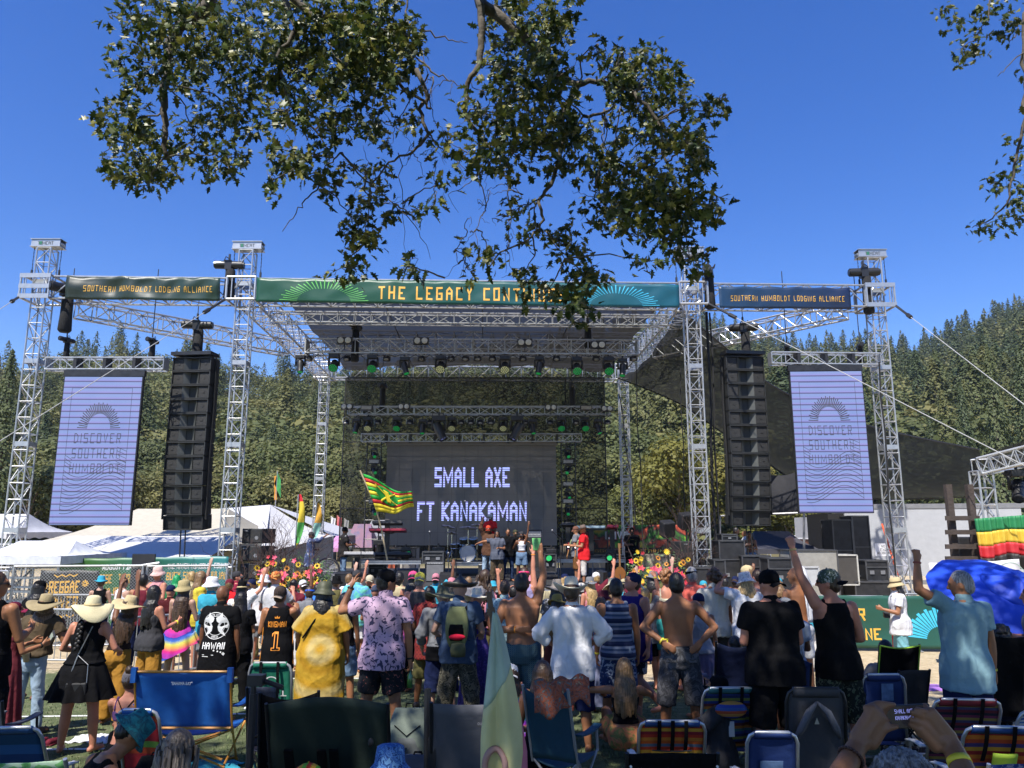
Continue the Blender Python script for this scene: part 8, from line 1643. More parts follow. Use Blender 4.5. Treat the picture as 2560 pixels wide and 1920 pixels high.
m.sheet(lambda a,b:fl(a,bl(a)+(pk(a)-bl(a))*b),26,20,.006);m.bd('yellow_cloth',FY2,t,smooth=True);m=MB(world=True);m.sheet(lambda a,b:fl(.55+.45*a,pk(.55+.45*a)+(1.02-pk(.55+.45*a))*b),10,12,.006);m.bd('pink_cloth',FP,t,smooth=True)
m=MB(world=True);pts=[fl(.08+.22*math.cos(x_)*1.0+.22,.50+.05*math.sin(x_)*-1,.02)for x_ in np.linspace(PI*1.1,-.3,16)]+[fl(.5,.58,.02),fl(.42,.7,.02)];m.tube(pts,.016,6);m.bd('flamingo_neck',M('flamingo_pink',(.42,.24,.2),.7),t,smooth=True)
UB=M('umbrella_blue',(.015,.07,.62),.55,bump=.015,bs=4,var=.08);Du=10.8;cp=W(2520,1432,Du);t=thg('umbrella','large bright blue umbrella tilted toward us at the right edge','umbrella',(cp.x,Du,G(Du)));c0_=W(2520,1510,Du-.2);ax=Vector((.08,-.55,.8)).normalized();q=ax.to_track_quat('Z','Y').to_matrix();Ru=1.0;n8=10;m=MB(world=True);rings=[]
for k in range(11):
 f=k/10;ring_=[]
 for j in range(n8*6):
  a=2*PI*j/(n8*6);rib=abs(((j/6)%1)-.5)*2;rr=Ru*f*(1-.03*(1-rib)*f);ring_.append(c0_+q@Vector((math.cos(a)*rr,math.sin(a)*rr,.36*(1-f**1.7)-.02*(1-rib)*f*f)))
 rings.append(ring_)
m.loft(rings,cap=False);m.bd('canopy',UB,t,auto=50);m=MB(world=True)
for k in range(n8):a=2*PI*k/n8;m.tube([c0_+q@Vector((math.cos(a)*Ru*f,math.sin(a)*Ru*f,.34*(1-f**1.7)-.01))for f in(0,.25,.5,.75,1)],.006,4)
m.bd('rib',GREY,t);m=MB(world=True);m.cyl(c0_+q@Vector((0,0,.42)),c0_+q@Vector((0,0,-.9)),.018);m.bd('pole',GREY,t);m=MB(world=True);m.lathe([(.42,.255),(.40,.31),(.1,.41),(.02,.43)],c0_,30,q,lambda p_,a,r_:p_+Vector((0,0,.02*math.sin(a*10))));m.bd('vent_flap',UB,t,smooth=True)
CYT=M('cyan_towel',(.05,.42,.55),.85,bump=.01,bs=12);YLM=M('yellow_mat',(.50,.36,.04),.85,bump=.004);PLD=PAT('bw_plaid','plaid',[(.04,.04,.05),(.3,.3,.32),(.6,.6,.6)],7)
for a in[('turquoise towel on the grass under the blue two-seat chair',500,1818,8.3,.8,.5,.06,CYT),('yellow mat on the ground left of the red striped chair',1500,1885,6.6,.9,.6,.01,YLM),('black and white plaid blanket beside the teal camp chair',1432,1850,7.0,.5,.7,.06,PLD),('patterned blue blanket left of the teal bucket hat',190,1800,7.4,.9,.6,.06,PAT('patt_blue','spots',[(.05,.14,.2),(.25,.35,.38)],12)),('dark clothes heap between the chairs at the right',2120,1890,7.0,.9,.8,.10,PAT('dark_heap','camo',[(.02,.02,.03),(.06,.05,.05),(.12,.12,.14),(.03,.03,.06)],9)),('black and white cloth heap at the bottom right of centre',1990,1900,5.6,.7,.5,.06,PAT('bw_heap','spots',[(.03,.03,.035),(.4,.4,.42)],18)),('turquoise towel at the foot of the dark green chair',650,1800,8.0,.5,.4,.06,CYT),('dark blanket below the tripod',700,1895,6.2,.9,.6,.04,PAT('dk_blanket','camo',[(.03,.03,.06),(.06,.06,.09),(.02,.02,.03)],7)),('white towel on the grass behind the black dress',240,1750,9.6,.45,.3,.05,WHT),('grey jacket heap at the foot of the grey director chair',1075,1850,6.6,.5,.5,.28,PAT('grey_heap','camo',[(.06,.065,.08),(.12,.13,.16),(.03,.03,.04)],6)),('purple cloth on the sand behind the lime-edged chair',2320,1638,13.3,.5,.5,.03,M('purple_cloth',(.3,.14,.45),.8)),('pink floral towel hung by the lime-edged chair',2155,1650,11.6,.5,.4,.08,PAT('pink_towel','spots',[(.5,.3,.28),(.5,.05,.1)],12)),('brown leather bag heap left of the navy trousers',2330,1700,8.4,.4,.4,.3,M('brown_leather',(.04,.02,.012),.5,bump=.02,bs=9))]:
 heap(*a,seed=int(a[1]),name='blanket' if 'blanket' in a[0]or 'mat' in a[0]else 'towel' if 'towel' in a[0]else 'clothes_heap',cat='blanket' if 'blanket' in a[0]or 'mat' in a[0]else 'towel' if 'towel' in a[0]else 'clothes')
def rucksack(lbl,u,vt,D,h,w,mat,mat2,rz=0,name='backpack'):
 p=W(u,vt,D);t=thg(name,lbl,'backpack',(p.x,D,G(D)+.01),rz,None,rot=(R(-10),0,rz));m=MB();m.loft([el_ring(Vector((0,.02*math.sin(k),h*k/9)),w/2*(math.sin(PI*(.16+.72*k/9))**.4),.13*(math.sin(PI*(.18+.70*k/9))**.5),22,3.2)for k in range(10)]);m.bd('body',mat,t,smooth=True);m=MB();m.loft([el_ring(Vector((0,-.09,h*(.12+.09*k))),w*.36*math.sin(PI*(.2+.6*k/5))**.4,.06,18,3)for k in range(6)]);m.bd('pocket',mat2,t,smooth=True);m=MB();m.tube([(-.04,0,h*.97),(-.03,0,h*1.06),(.03,0,h*1.06),(.04,0,h*.97)],.009,5);m.tube([(-w*.3,-.11,h*.75),(0,-.15,h*.6),(w*.3,-.11,h*.75)],.006,4);m.bd('handle',BLKC,t);return t
rucksack('grey-green backpack standing on the grass between the chairs',1022,1706,8.0,.62,.42,M('pack_grey_green',(.13,.16,.13),.8,bump=.01,bs=9),M('pack_grey',(.09,.10,.10),.8));rucksack('grey flat bag in front of the grey-green backpack',1045,1800,7.3,.36,.42,GYC2,BLKC);rucksack('black backpack under the red beach chair',385,1830,7.0,.42,.34,BLKC,DGRY);rucksack('dark backpack under the slate grey chair',2040,1850,7.6,.4,.36,BLKC,NVC);rucksack('brown drawstring bag beside the navy trousers',2345,1655,8.6,.48,.36,M('brown_bag',(.05,.03,.02),.8,bump=.02,bs=12),BRN)
c=W(545,1850,6.0);t=thg('cooler','grey and navy cooler box at the bottom right of the dreadlocked person','cooler',(c.x,6.0,G(6)));m=MB();m.box((0,0,.17),(.42,.3,.34));m.bd('body',NVC,t,bevel=.03);m=MB();m.box((0,0,.37),(.44,.32,.06));m.bd('lid',M('cooler_lid',(.35,.37,.42),.5),t,bevel=.02);m=MB();m.tube([(-.22,0,.3),(-.24,-.05,.42),(.24,-.05,.42),(.22,0,.3)],.01,5);m.bd('handle',BLK,t)
c=W(470,1772,8.9);
for i,(u,v,D,lab,mt,hh)in enumerate(((1300,1690,7.0,'steel flask standing by the teal camp chair',CHR,.26),(585,1835,7.2,'clear water bottle lying by the blue two-seat chair',M('clear_bottle',(.3,.4,.45),.1,coat=.5),.2),(1062,1815,7.0,'yellow can beside the grey flat bag',M('can_yellow',(.6,.5,.05),.4),.12),(2015,1880,6.2,'blue sports bottle between the navy and the slate chairs',M('bottle_blue',(.03,.12,.5),.3),.22))):
 p=W(u,v,D);z0_=G(D);t=thg('flask' if i==0 else 'bottle',lab,'bottle',(p.x,D,z0_));m=MB();m.lathe([(.034,0),(.037,.01),(.037,hh*.7),(.018,hh*.85),(.018,hh)],(0,0,0),16);m.bd('body',mt,t,smooth=True);m=MB();m.cyl((0,0,hh),(0,0,hh+.025),.021,n=12);m.bd('cap',BLK,t)
for i,(u,v,D,c_)in enumerate(((1485,1870,7.2,'pale canvas shoes'),(130,1755,9.4,'wine red sandals'),(1300,1850,7.4,'grey sandals'),(2130,1905,6.4,'black sandals'),(900,1905,6.6,'white trainers'))):
 p=W(u,v,D);t=thg('pair_of_shoes','pair of '+c_+' left on the grass '+('left of the red striped chair','before the light jeans','by the teal camp chair','at the bottom right','by the dark green chair')[i],'shoes',(p.x,D,G(D)+.005));mt=(SHOEW,MAR,GRYC,BLKC,WHT)[i]
 for s in(-1,1):m=MB();m.cap((s*.06,-.08,.035),(s*.07,.08,.025),.04,.032,10);m.box((s*.065,0,.01),(.075,.25,.02));m.bd('shoe',mt,t,smooth=True)
#  fences, tents, banners, vehicles around the stage
GALV=M('galvanised',(.42,.43,.44),.45,.6,var=.15);VIN=M('tent_vinyl_white',(.56,.56,.58),.5,bump=.01,bs=3,var=.06);VINC=M('tent_vinyl_cream',(.47,.43,.34),.55,bump=.01,bs=3,var=.08)
def barricade(x0,y0,x1,y1,lbl,h=1.15,n=None,group='crowd barriers',bars=True,mat=GALV,name='crowd_barrier',fill=None):
 a=Vector((x0,y0,G(y0)));b=Vector((x1,y1,G(y1)));t=thg(name,lbl,'barrier',a,0,group);m=MB(world=True);d=(b-a).normalized();L_=(b-a).length;P=lambda x,z:a+d*x+Vector((0,0,z));r_=.12
 m.tube([P(0,.12),P(0,h-r_),P(r_*.3,h-r_*.3),P(r_,h),P(L_-r_,h),P(L_-r_*.3,h-r_*.3),P(L_,h-r_),P(L_,.12)],.021,8);m.cyl(P(0,.18),P(L_,.18),.018)
 if bars:
  k=n or int(L_/.13)
  for i in range(1,k):m.cyl(P(L_*i/k,.18),P(L_*i/k,h),.009,n=5,cap=False)
 m.bd('frame',mat,t);m=MB(world=True);nr=Vector((-d.y,d.x,0))
 for x in(.25,L_-.25):m.box(P(x,.02)+nr*0,(.06,.55,.012),Matrix((d,nr,AZ)).transposed());m.cyl(P(x,.02),P(x,.2),.02)
 m.bd('foot',mat,t);return t,P,L_,nr
xs_=[-11.2,-9.0,-6.8,-4.6,-2.4,-.2,2.0,4.2,6.4,8.6]
for i in range(9):barricade(xs_[i],18.5-.045*(i),xs_[i+1]-.05,18.5-.045*(i+1),['silver crowd barrier in front of the stage, far left section','silver crowd barrier before the left speaker stack','silver crowd barrier below the left flower bed','silver crowd barrier below the left guitarist','silver crowd barrier left of the stage middle','silver crowd barrier right of the stage middle','silver crowd barrier below the red tee guitarist','silver crowd barrier below the right flower bed','silver crowd barrier behind the green banner'][i],1.12)
barricade(8.65,17.7,10.6,17.4,'silver crowd barrier at the right end beside the green banner',1.2)
barricade(-6.35,13.3,-4.9,15.2,'silver crowd barrier standing end-on behind the sun hats',1.12)
barricade(-10.5,15.5,-7.9,15.2,'silver crowd barrier behind the crowd at the far left',1.1)
EG=grad_mat('barrier_banner',(.01,.06,.035),(.02,.10,.08),0,8)
t,sf,L,cl=banner('barrier_banner','dark green banner with gold letters and a blue sunburst hung on the right crowd barrier',(4.15,17.95,.88),(9.55,17.45,.88),1.12,EG,12,.03,folds=.6)
onb(t,sf,'REGGAE ON THE RIVER',2.05,.4,3.2,.30,GOLD,.04);onb(t,sf,'MAIN STAGE INLET LANE',2.2,.82,3.5,.28,GOLD,.04)
burst(t,sf,5.25,.95,.35,.80,BL1,21,R(10),R(150),.05,sy=.9)
def chainlink(A,B,h,lbl,sp=.07,group='chain link fence panels',rails=True):
 A=Vector(A);B=Vector(B);d=(B-A).normalized();L_=(B-A).length;t=thg('chain_link_fence',lbl,'fence',A,0,group);m=MB(world=True);P=lambda x,z:A+d*x+Vector((0,0,z));k=int((L_+h)/sp)
 for i in range(k):
  x0=i*sp-h
  for s in(0,1):
   z0,z1=0,h;xa,xb=x0,x0+h
   if xa<0:z0=-xa;xa=0
   if xb>L_:z1=h-(xb-L_);xb=L_
   if z1<=z0:continue
   if s:m.cyl(P(xa,h-z0),P(xb,h-z1),.003,n=3,cap=False)
   else:m.cyl(P(xa,z0),P(xb,z1),.003,n=3,cap=False)
 m.bd('wire_mesh',GALV,t);m=MB(world=True);m.cyl(P(0,h),P(L_,h),.024,n=8);m.cyl(P(0,0),P(L_,0),.02,n=8);m.cyl(P(0,-.1),P(0,h),.026,n=8);m.cyl(P(L_,-.1),P(L_,h),.026,n=8);m.bd('frame',GALV,t);return t,P,L_
g=G(17)+.08
chainlink((-15.0,18.0,g),(-11.2,17.6,g),1.62,'leftmost chain link fence panel beside the outermost left tower');chainlink((-11.15,17.7,g),(-8.45,18.1,g),1.72,'chain link fence panel crossing the black festival banner');chainlink((-8.4,18.2,g),(-6.7,18.6,g),1.7,'chain link fence panel left of the inner left tower')
chainlink((9.85,14.6,G(14.6)),(11.2,16.0,G(16)),1.25,'chain link fence panel behind the blue umbrella',.08);chainlink((9.9,15.2,G(15)+.1),(13.5,15.4,G(15)+.1),1.75,'chain link fence carrying the white leaf banner',.08)
BKB=M('banner_black',(.018,.016,.014),.55,bump=.01,bs=4)
t,sf,L,cl=banner('festival_banner','black festival banner with gold words REGGAE RIVER behind the chain link fence',(W(106,1400,18.5).x,18.5,1.38),(W(252,1400,18.6).x,18.6,1.38),1.3,BKB,3,.02,folds=.7)
onb(t,sf,'REGGAE',.56,.38,.68,.3,GOLD,.04);onb(t,sf,'RIVER',.60,.74,.6,.3,GOLD,.04)
for sx,sy in((.12,.36),(1.02,.3),(.14,.76)):burst(t,sf,sx,sy,.02,.08,GOLD,9,0,2*PI,.03,name='star')
for yy in(.08,1.0):
 m=MB(world=True)
 for i in range(6):m.add([sf(.3+.09*i,yy+(.05 if i%2 else 0),.012),sf(.39+.09*i,yy+(0 if i%2 else .05),.012),sf(.39+.09*i,yy+.03+(0 if i%2 else .05),.012),sf(.3+.09*i,yy+.03+(.05 if i%2 else 0),.012)],[(0,1,2,3)])
 m.bd('zigzag',GOLD,t)
GT=grad_mat('banner_long',(.03,.11,.02),(.02,.22,.30),1,7)
t,sf,L,cl=banner('festival_banner','long green to teal banner listing dates and acts beneath the white tent',W(150,1396,20.5),W(572,1390,20.5),1.9,GT,8,.03,folds=.6)
k_=L/422
for tx,u0,u1,vv,hh,mt in(('AUGUST 1 2ND 3',258,352,1414,.14,WHTXT),('THE RANCH HUMBOLDT COUNTY',420,575,1414,.15,WHTXT),('ROSIE   TARRUS',254,345,1440,.24,GOLD),('BUSY SIGNAL   JULIAN',420,572,1436,.22,GOLD),('MAJOR',262,312,1468,.2,GOLD)):onb(t,sf,tx,(((u0+u1)/2)-150)*k_,(vv-1396)*.01125+.03,(u1-u0)*k_,hh,mt,.03)
p=W(360,1395,20.2);t=thg('black_screen','black hanging screen in front of the long banner with a pipe across it','screen',p);m=MB();m.box((0,0,-.55),(.58,.06,1.3));m.bd('panel',BLK,t);m=MB();m.cyl((-.22,-.08,-.22),(.45,-.08,-.12),.04);m.bd('pipe',GALV,t)
t=thg('bleachers','silver bleachers behind the chain link fence at the far left','bleachers',(-14.2,20.2,G(20)));
for i in range(4):m=MB(world=True);m.box((-14.2,20.0+.6*i,G(20)+.35+.32*i),(4.2,.28,.05));m.box((-14.2,19.75+.6*i,G(20)+.12+.32*i),(4.2,.22,.04));m.bd('plank',ALUD,t)
m=MB(world=True)
for x in(-16.2,-14.9,-13.5,-12.2):m.cyl((x,19.7,G(20)),(x,22.2,G(20)+1.5),.03);m.cyl((x,22.2,G(20)),(x,22.2,G(20)+2.2),.03);m.cyl((x,20.6,G(20)),(x,20.6,G(20)+.7),.025)
for z in(1.7,2.2):m.cyl((-16.3,22.2,G(20)+z),(-12.1,22.2,G(20)+z),.022)
m.bd('frame',GALV,t)
def gable(lbl,pts,mat,D0,D1,eave,wall=None,name='tent',scallop=0,group=None):
 """pts = roof profile pixels at the front face; extruded back"""
 F=[W(u,v,D0)for u,v in pts];t=thg(name,lbl,'tent',(sum(p.x for p in F)/len(F),D0,G(D0)),0,group);m=MB(world=True);n=len(F)
 for i in range(n-1):
  a,b=F[i],F[i+1]
  m.grid(lambda s_,q:a.lerp(b,s_)+Vector(((a.x*(D1/D0)-a.x)*q*0,(D1-D0)*q,-.10*math.sin(PI*s_)-.05*math.sin(PI*q*4)*math.sin(PI*s_))),10,12)
 m.bd('roof',mat,t,smooth=False);m=MB(world=True)
 if wall:
  for i in range(n-1):
   a,b=F[i],F[i+1];m.add([a,b,Vector((b.x,b.y,wall)),Vector((a.x,a.y,wall))],[(0,1,2,3)])
  m.bd('gable_wall',mat,t)
 m=MB(world=True)
 for p_ in(F[0],F[-1]):
  for y in(D0+.1,D1):m.cyl((p_.x,y,G(D0)),(p_.x,y,p_.z-.05),.035)
 m.bd('pole',GALV,t);return t
def pitched(lbl,A,B,apexz,eavez,y0,y1,mat,hips=True,name='tent',group=None,valance=.25,scal=True,wall=None):
 """long tent: eaves from x=A..B; ridge along x"""
 t=thg(name,lbl,'tent',((A+B)/2,y0,G(y0)),0,group);ym=(y0+y1)/2;hp=min((B-A)*.22,(y1-y0)/2)if hips else 0;m=MB(world=True)
 def S(p,q,r_,s_,n=14):m.grid(lambda a,b:(p.lerp(q,a)).lerp(s_.lerp(r_,a),b)+Vector((0,0,-.12*math.sin(PI*b)-.03*math.sin(a*PI*4)**2*(1-b))),n,8)
 e0,e1,e2,e3=Vector((A,y0,eavez)),Vector((B,y0,eavez)),Vector((B,y1,eavez)),Vector((A,y1,eavez));r0,r1=Vector((A+hp,ym,apexz)),Vector((B-hp,ym,apexz));S(e0,e1,r1,r0);S(e2,e3,r0,r1);S(e3,e0,r0,r0);S(e1,e2,r1,r1);m.bd('roof',mat,t,smooth=True)
 m=MB(world=True);nv_=int((B-A)*(4 if scal else 1))
 def val(p,q):L_=(q-p).length;m.grid(lambda a,b:p.lerp(q,a)+Vector((0,0,-.01-b*(valance-(.06*abs(math.sin(a*L_*PI*1.6))if scal else 0)))),int(L_*12),1)
 o=.01;val(e0-Vector((0,o,0)),e1-Vector((0,o,0)));val(e1+Vector((o,0,0)),e2+Vector((o,0,0)));val(e3-Vector((o,0,0)),e0-Vector((o,0,0)));m.bd('valance',mat,t);m=MB(world=True)
 for x in np.linspace(A+.1,B-.1,max(2,int((B-A)/3)+1)):
  for y in(y0+.1,y1-.1):m.cyl((x,y,G(y0)-.1),(x,y,eavez),.035)
 m.bd('pole',GALV,t)
 if wall:m=MB(world=True);m.grid(lambda a,b:Vector((A+(B-A)*a,y1-.2+.05*math.sin(a*40),eavez-(eavez+.3)*b)),60,2);m.bd('side_wall',wall,t)
 return t
a=W(60,1362,25);b=W(545,1360,25);pitched('long cream tent with a scalloped edge behind the left fence',a.x,b.x,W(300,1272,29.5).z,a.z,25,34,VINC,True,wall=VINC)
a=W(455,1385,26);b=W(822,1345,34)
t=thg('tent','bright white peaked tent behind the left speaker stack','tent',(-7.5,30,G(30)));m=MB(world=True);pk=[W(440,1280,34),W(676,1262,34)];e=[W(300,1345,30),W(560,1400,29),W(660,1382,28.5),W(832,1340,34)]
m.grid(lambda a_,b_:pk[0].lerp(pk[1],a_).lerp(e[0].lerp(e[2],a_),b_),8,8);m.grid(lambda a_,b_:pk[1].lerp(e[2].lerp(e[3],a_),b_)+Vector((0,0,-.15*math.sin(PI*b_))),8,8);m.grid(lambda a_,b_:pk[1].lerp(e[3].lerp(e[3]+Vector((0,8,0)),a_),b_),4,6);m.bd('roof',VIN,t)
m=MB(world=True);m.add([e[2],e[3],Vector((e[3].x,e[3].y,-.3)),Vector((e[2].x,e[2].y,-.3))],[(0,1,2,3)]);m.bd('end_wall',M('tent_inner',(.5,.46,.42),.7,var=.05),t);m=MB(world=True);[m.cyl(q,(q.x,q.y,-.3),.05)for q in e];m.bd('pole',GALV,t)
a=W(115,1392,24);b=W(565,1372,24);t=thg('tent','low white awning under the cream tent','tent',((a.x+b.x)/2,24,G(24)));m=MB(world=True);m.grid(lambda s_,q:Vector((a.x+(b.x-a.x)*s_,22.5+2.5*q,W(300,1397,22.5).z+.62*q-.04*math.sin(PI*q))),20,6);m.bd('roof',VIN,t,smooth=True);m=MB(world=True);[m.cyl((x,22.6,-.3),(x,22.6,W(300,1397,22.5).z),.03)for x in np.linspace(a.x,b.x,5)];m.bd('pole',GALV,t)
CB=M('canopy_white',(.6,.62,.66),.6,bump=.01,bs=3);a=W(-120,1402,19.5);b=W(152,1402,19.5);pitched('white pop-up canopy in tree shade at the far left',a.x,b.x,W(40,1352,21).z,a.z+.12,19.5,22.8,CB,True,scal=False,valance=.2)
a=W(-160,1330,27);b=W(18,1330,27);pitched('small white tent top at the left edge',a.x,b.x,W(-60,1285,29).z,a.z,27,31,VIN,True)
def tarp(lbl,P,mat,name='tarp',cat='tarp'):
 t=thg(name,lbl,cat,P[0]);m=MB(world=True);m.sheet(lambda a,b:P[0].lerp(P[1],a).lerp(P[3].lerp(P[2],a),b)+Vector((0,.05*math.sin(a*9+b*4),-.04*math.sin(PI*a))),14,8,.02);m.bd('cloth',mat,t,smooth=True);return t
def popup(lbl,u0,u1,vp,ve,D,mat,group=None,depth=3,leg=True):
 a=W(u0,ve,D);b=W(u1,ve,D);ap=W((u0+u1)/2,vp,D+depth/2);return pitched(lbl,a.x,b.x,ap.z,a.z,D,D+depth,mat,True,'canopy_tent',group,.18,False)
PKT=PAT('pink_orange','swirl',[(.65,.38,.25),(.55,.25,.42),(.35,.2,.42),(.6,.4,.3)],.6,.6);popup('pink and orange canopy tent behind the left of the stage',808,905,1322,1370,40,PKT,depth=4);popup('lilac pointed canopy behind the guitarist',850,930,1310,1372,38,PAT('lilac_tent','swirl',[(.4,.25,.5),(.6,.35,.45),(.3,.3,.5)],.7,.6),depth=3)
popup('small grey canopy behind the keyboards',900,975,1300,1340,44,VIN,depth=3)
t,sf,L,cl=banner('painted_banner','long banner of red, yellow and green swirls behind the right of the stage',W(1440,1312,37),W(1720,1312,37),1.35,PAT('reggae_swirl','swirl',[(.55,.04,.04),(.70,.50,.06),(.08,.32,.05),(.03,.03,.03),(.65,.10,.05),(.60,.50,.10)],.55,.6),4,.03,folds=.3)
m=MB(world=True);m.sheet(lambda a,b:sf(a*L,1.06+.28*b,.012),30,2,.004);m.bd('dark_strip',BLK,t);onb(t,sf,'REGGAE ENTERTAINMENT',L*.5,1.2,L*.85,.15,GOLD,.02,o=.03);onb(t,sf,'LOVE',L*.36,.5,1.1,.4,WHTXT,.08,o=.03)
for i in range(7):p=W(1400+50*i,1440,39);q=W(1440+50*i,1385,39);t=thg('plywood_panel','%s pale plywood panel from the left behind the right of the stage'%ORD[i],'panel',(p.x,39,-.3),0,'plywood panels');m=MB();m.box((.5,0,.9),(1.0-.03,.05,1.9));m.bd('board',M('plywood',(.42,.36,.27),.8,var=.15),t)
for i,(u,c)in enumerate(((905,(.35,.33,.3)),(960,(.5,.12,.06)),(1010,(.5,.48,.45)),(1230,(.25,.24,.22)),(1360,(.35,.3,.24)))):case('pale crate behind the stage, number %s from the left'%('one two three four five'.split()[i]),u-26,1370,u+30,1440,37+i*.3,1.5,M('crate%d'%i,c,.8),handles=0,name='crate')
def feather(lbl,pts,cols,D,w=.4):
 P=[W(u,v,D)for u,v in pts];t=thg('feather_flag',lbl,'flag',(P[-1].x,D,G(D)),0,'feather flags');m=MB(world=True);m.cyl((P[-1].x,D,G(D)),P[0],.02);m.bd('pole',GALV,t);n=len(P)-1
 m=MB(world=True);pl=lambda a:poly(P,a)
 m.sheet(lambda a,b:pl(b)+Vector((a*w*(.3+.7*math.sin(PI*min(1,b*.9+.05))),.05*math.sin(b*9+a*3),0)),5,40,.006);m.bd('cloth',cols,t,smooth=True)
RST=PAT('feather_rasta','stripes',[(.6,.03,.05),(.65,.45,.03),(.65,.50,.04),(.08,.35,.08),(.65,.5,.05)],.28,.7,axis='Z');feather('yellow, green and red feather flag left of the rear left tower',[(746,1236),(748,1275),(742,1330),(736,1370)],RST,27,.22);feather('pale teal and orange feather flag touching the rear left tower',[(792,1258),(790,1290),(782,1330),(778,1352)],PAT('feather_teal','stripes',[(.65,.35,.05),(.3,.5,.4),(.25,.5,.45)],.35,.7),29,.25)
def flag(lbl,pole,P,mat,D,name='flag',n=30,amp=.08,parts=None,group=None):
 t=thg(name,lbl,'flag',pole[-1],0,group);m=MB(world=True);m.tube(pole,.016,6);m.bd('pole',M('bamboo',(.42,.33,.2),.7),t);m=MB(world=True)
 f=lambda a,b,o=0:P[0].lerp(P[1],a).lerp(P[3].lerp(P[2],a),b)+Vector((0,amp*math.sin(a*9+b*3)+o,amp*.6*math.sin(a*7+1)*a));m.sheet(lambda a,b:f(a,b),n,14,.006);m.bd('cloth',mat,t,smooth=True);return t,f
for i,(u,v0,v1,c)in enumerate(((727,1290,1330,(.6,.6,.62)),(742,1288,1340,(.5,.1,.12)),(760,1295,1338,(.6,.6,.6)))):flag('small %s flag on a pole behind the white tent, %s'%(('white','red','pale')[i],('left','middle','right')[i]),[W(u+3+100,v0,50),W(u+100,1400,50)],[W(u+100,v0,50),W(u+112,v0+8,50),W(u+110,v1,50),W(u+100,v1-12,50)],M('pf%d'%i,c,.8),50,amp=.05)
FGR,FRD,FYL=M('flag_green',(.02,.34,.04),.7,var=.08),M('flag_red',(.55,.02,.02),.7,var=.08),M('flag_yellow',(.80,.62,.03),.7,var=.06)
Dn=13.5;t=thg('flag','green, yellow and red striped flag with a green emblem waved above the crowd','flag',W(968,1400,Dn));m=MB(world=True);m.tube([W(968,1400,Dn),W(955,1330,Dn),W(938,1262,Dn),W(900,1176,Dn)],.014,8);m.bd('pole',M('bamboo',(.42,.33,.2),.7),t)
C4=[W(908,1186,Dn),W(1031,1237,Dn-.25),W(1034,1276,Dn-.2),W(943,1282,Dn)]
def kf(a,b,o=0):return C4[0].lerp(C4[1],a).lerp(C4[3].lerp(C4[2],a),b)+Vector((0,-(.07*math.sin(a*8+b*2)+o),.05*math.sin(a*6.5+.8+b)*(.3+a)))
m=MB(world=True);m.mi=0;n_=9
for k in range(n_):
 m.mi=(0,1,2,0,2,0,1,2,2)[k];m.sheet(lambda a,b:kf(a,(k+b)/n_),28,2,.004)
m.bd('cloth',[FGR,FRD,FYL],t,smooth=True)
m=MB(world=True);m.sheet(lambda a,b:kf(.42+.24*(a-.5)*2,.44+.30*(b-.5)*2*math.sqrt(max(0,1-(2*a-1)**2)),.012),14,8,.003);em=m.bd('emblem',FGR,t,smooth=True)
m=MB(world=True)
for s in(-1,1):m.sheet(lambda a,b:kf(.42+.20*(a-.5)*2,.44+s*.24*(a-.5)*2+.035*(b-.5)*2,.022),14,2,.003)
m.sheet(lambda a,b:kf(.42+.05*(a-.5)*2,.44+.20*(b-.5)*2,.026),4,8,.003);m.bd('crossed_paddles',FYL,em,smooth=True)
t=thg('tall_flag','thin green and orange streamer flag on a tall pole above the white tent','flag',W(686,1290,45));m=MB(world=True);m.cyl(W(686,1300,45),W(694,1178,45),.03);m.bd('pole',GALV,t);m=MB(world=True);m.sheet(lambda a,b:W(694-8*b,1180+30*b,45).lerp(W(702,1200+45*b,45),a),4,10,.02);m.bd('cloth',M('fl_g',(.05,.3,.08),.8,var=.5,vs=3),t);m=MB(world=True);m.sheet(lambda a,b:W(686,1190+60*b,45).lerp(W(692,1190+60*b,45),a),3,10,.02);m.bd('cloth',M('fl_o',(.6,.25,.03),.8,var=.6,vs=2),t)
# - right side -
TRW=M('trailer_white',(.40,.41,.43),.5,bump=.004,bs=6,var=.05);a=W(2150,1262,27);b=W(2625,1262,25.5)
t=thg('trailer','large white box trailer behind the outermost right tower','trailer',((a.x+b.x)/2,27,G(27)));w_=b.x-a.x;zt=a.z;R3=Matrix.Rotation(math.atan2(b.y-a.y,w_),3,'Z');m=MB();m.box((0,1.3,(zt+.75)/2+.3),(w_,2.6,zt-.75+.0),R3);m.bd('body',TRW,t)
m=MB();m.box((0,-.02,zt+.26),(w_+.04,.1,.16),R3);m.bd('rail',GREY,t);m=MB();m.box((0,-.02,.84),(w_+.04,.1,.14),R3);m.bd('rail',GREY,t);m=MB();[m.box(R3@Vector((-w_/2+w_*k/9,-.012,(zt+.75)/2+.3)),(.02,.02,zt-.8),R3)for k in range(1,9)];m.bd('seam',M('seam_grey',(.35,.35,.36),.6),t)
for k in range(3):
 x=w_*(.1+.14*k);m=MB();m.cyl(R3@Vector((x,-.05,.45)),R3@Vector((x,.25,.45)),.45,n=22);wl=m.bd('wheel',RUB,t,auto=40);m=MB();m.cyl(R3@Vector((x,-.06,.45)),R3@Vector((x,.0,.45)),.24,n=16);m.bd('rim',GREY,wl)
sg=W(2208,1374,26.6);m=MB(world=True);m.box(sg,(.55,.02,.42));s_=m.bd('sign',M('sign_white',(.75,.75,.78),.5),t);m=MB(world=True);ltr(m,'NO\nSTAGE\nACCESS ON',lambda x,y:sg+Vector((x,-.016,y)),.44,.3,.01);m.bd('lettering',DKTXT,s_)
m=MB(world=True);m.box(W(2262,1415,26.4),(.2,.02,.5));m.bd('sign',M('sign_white',(.75,.75,.78),.5),t)
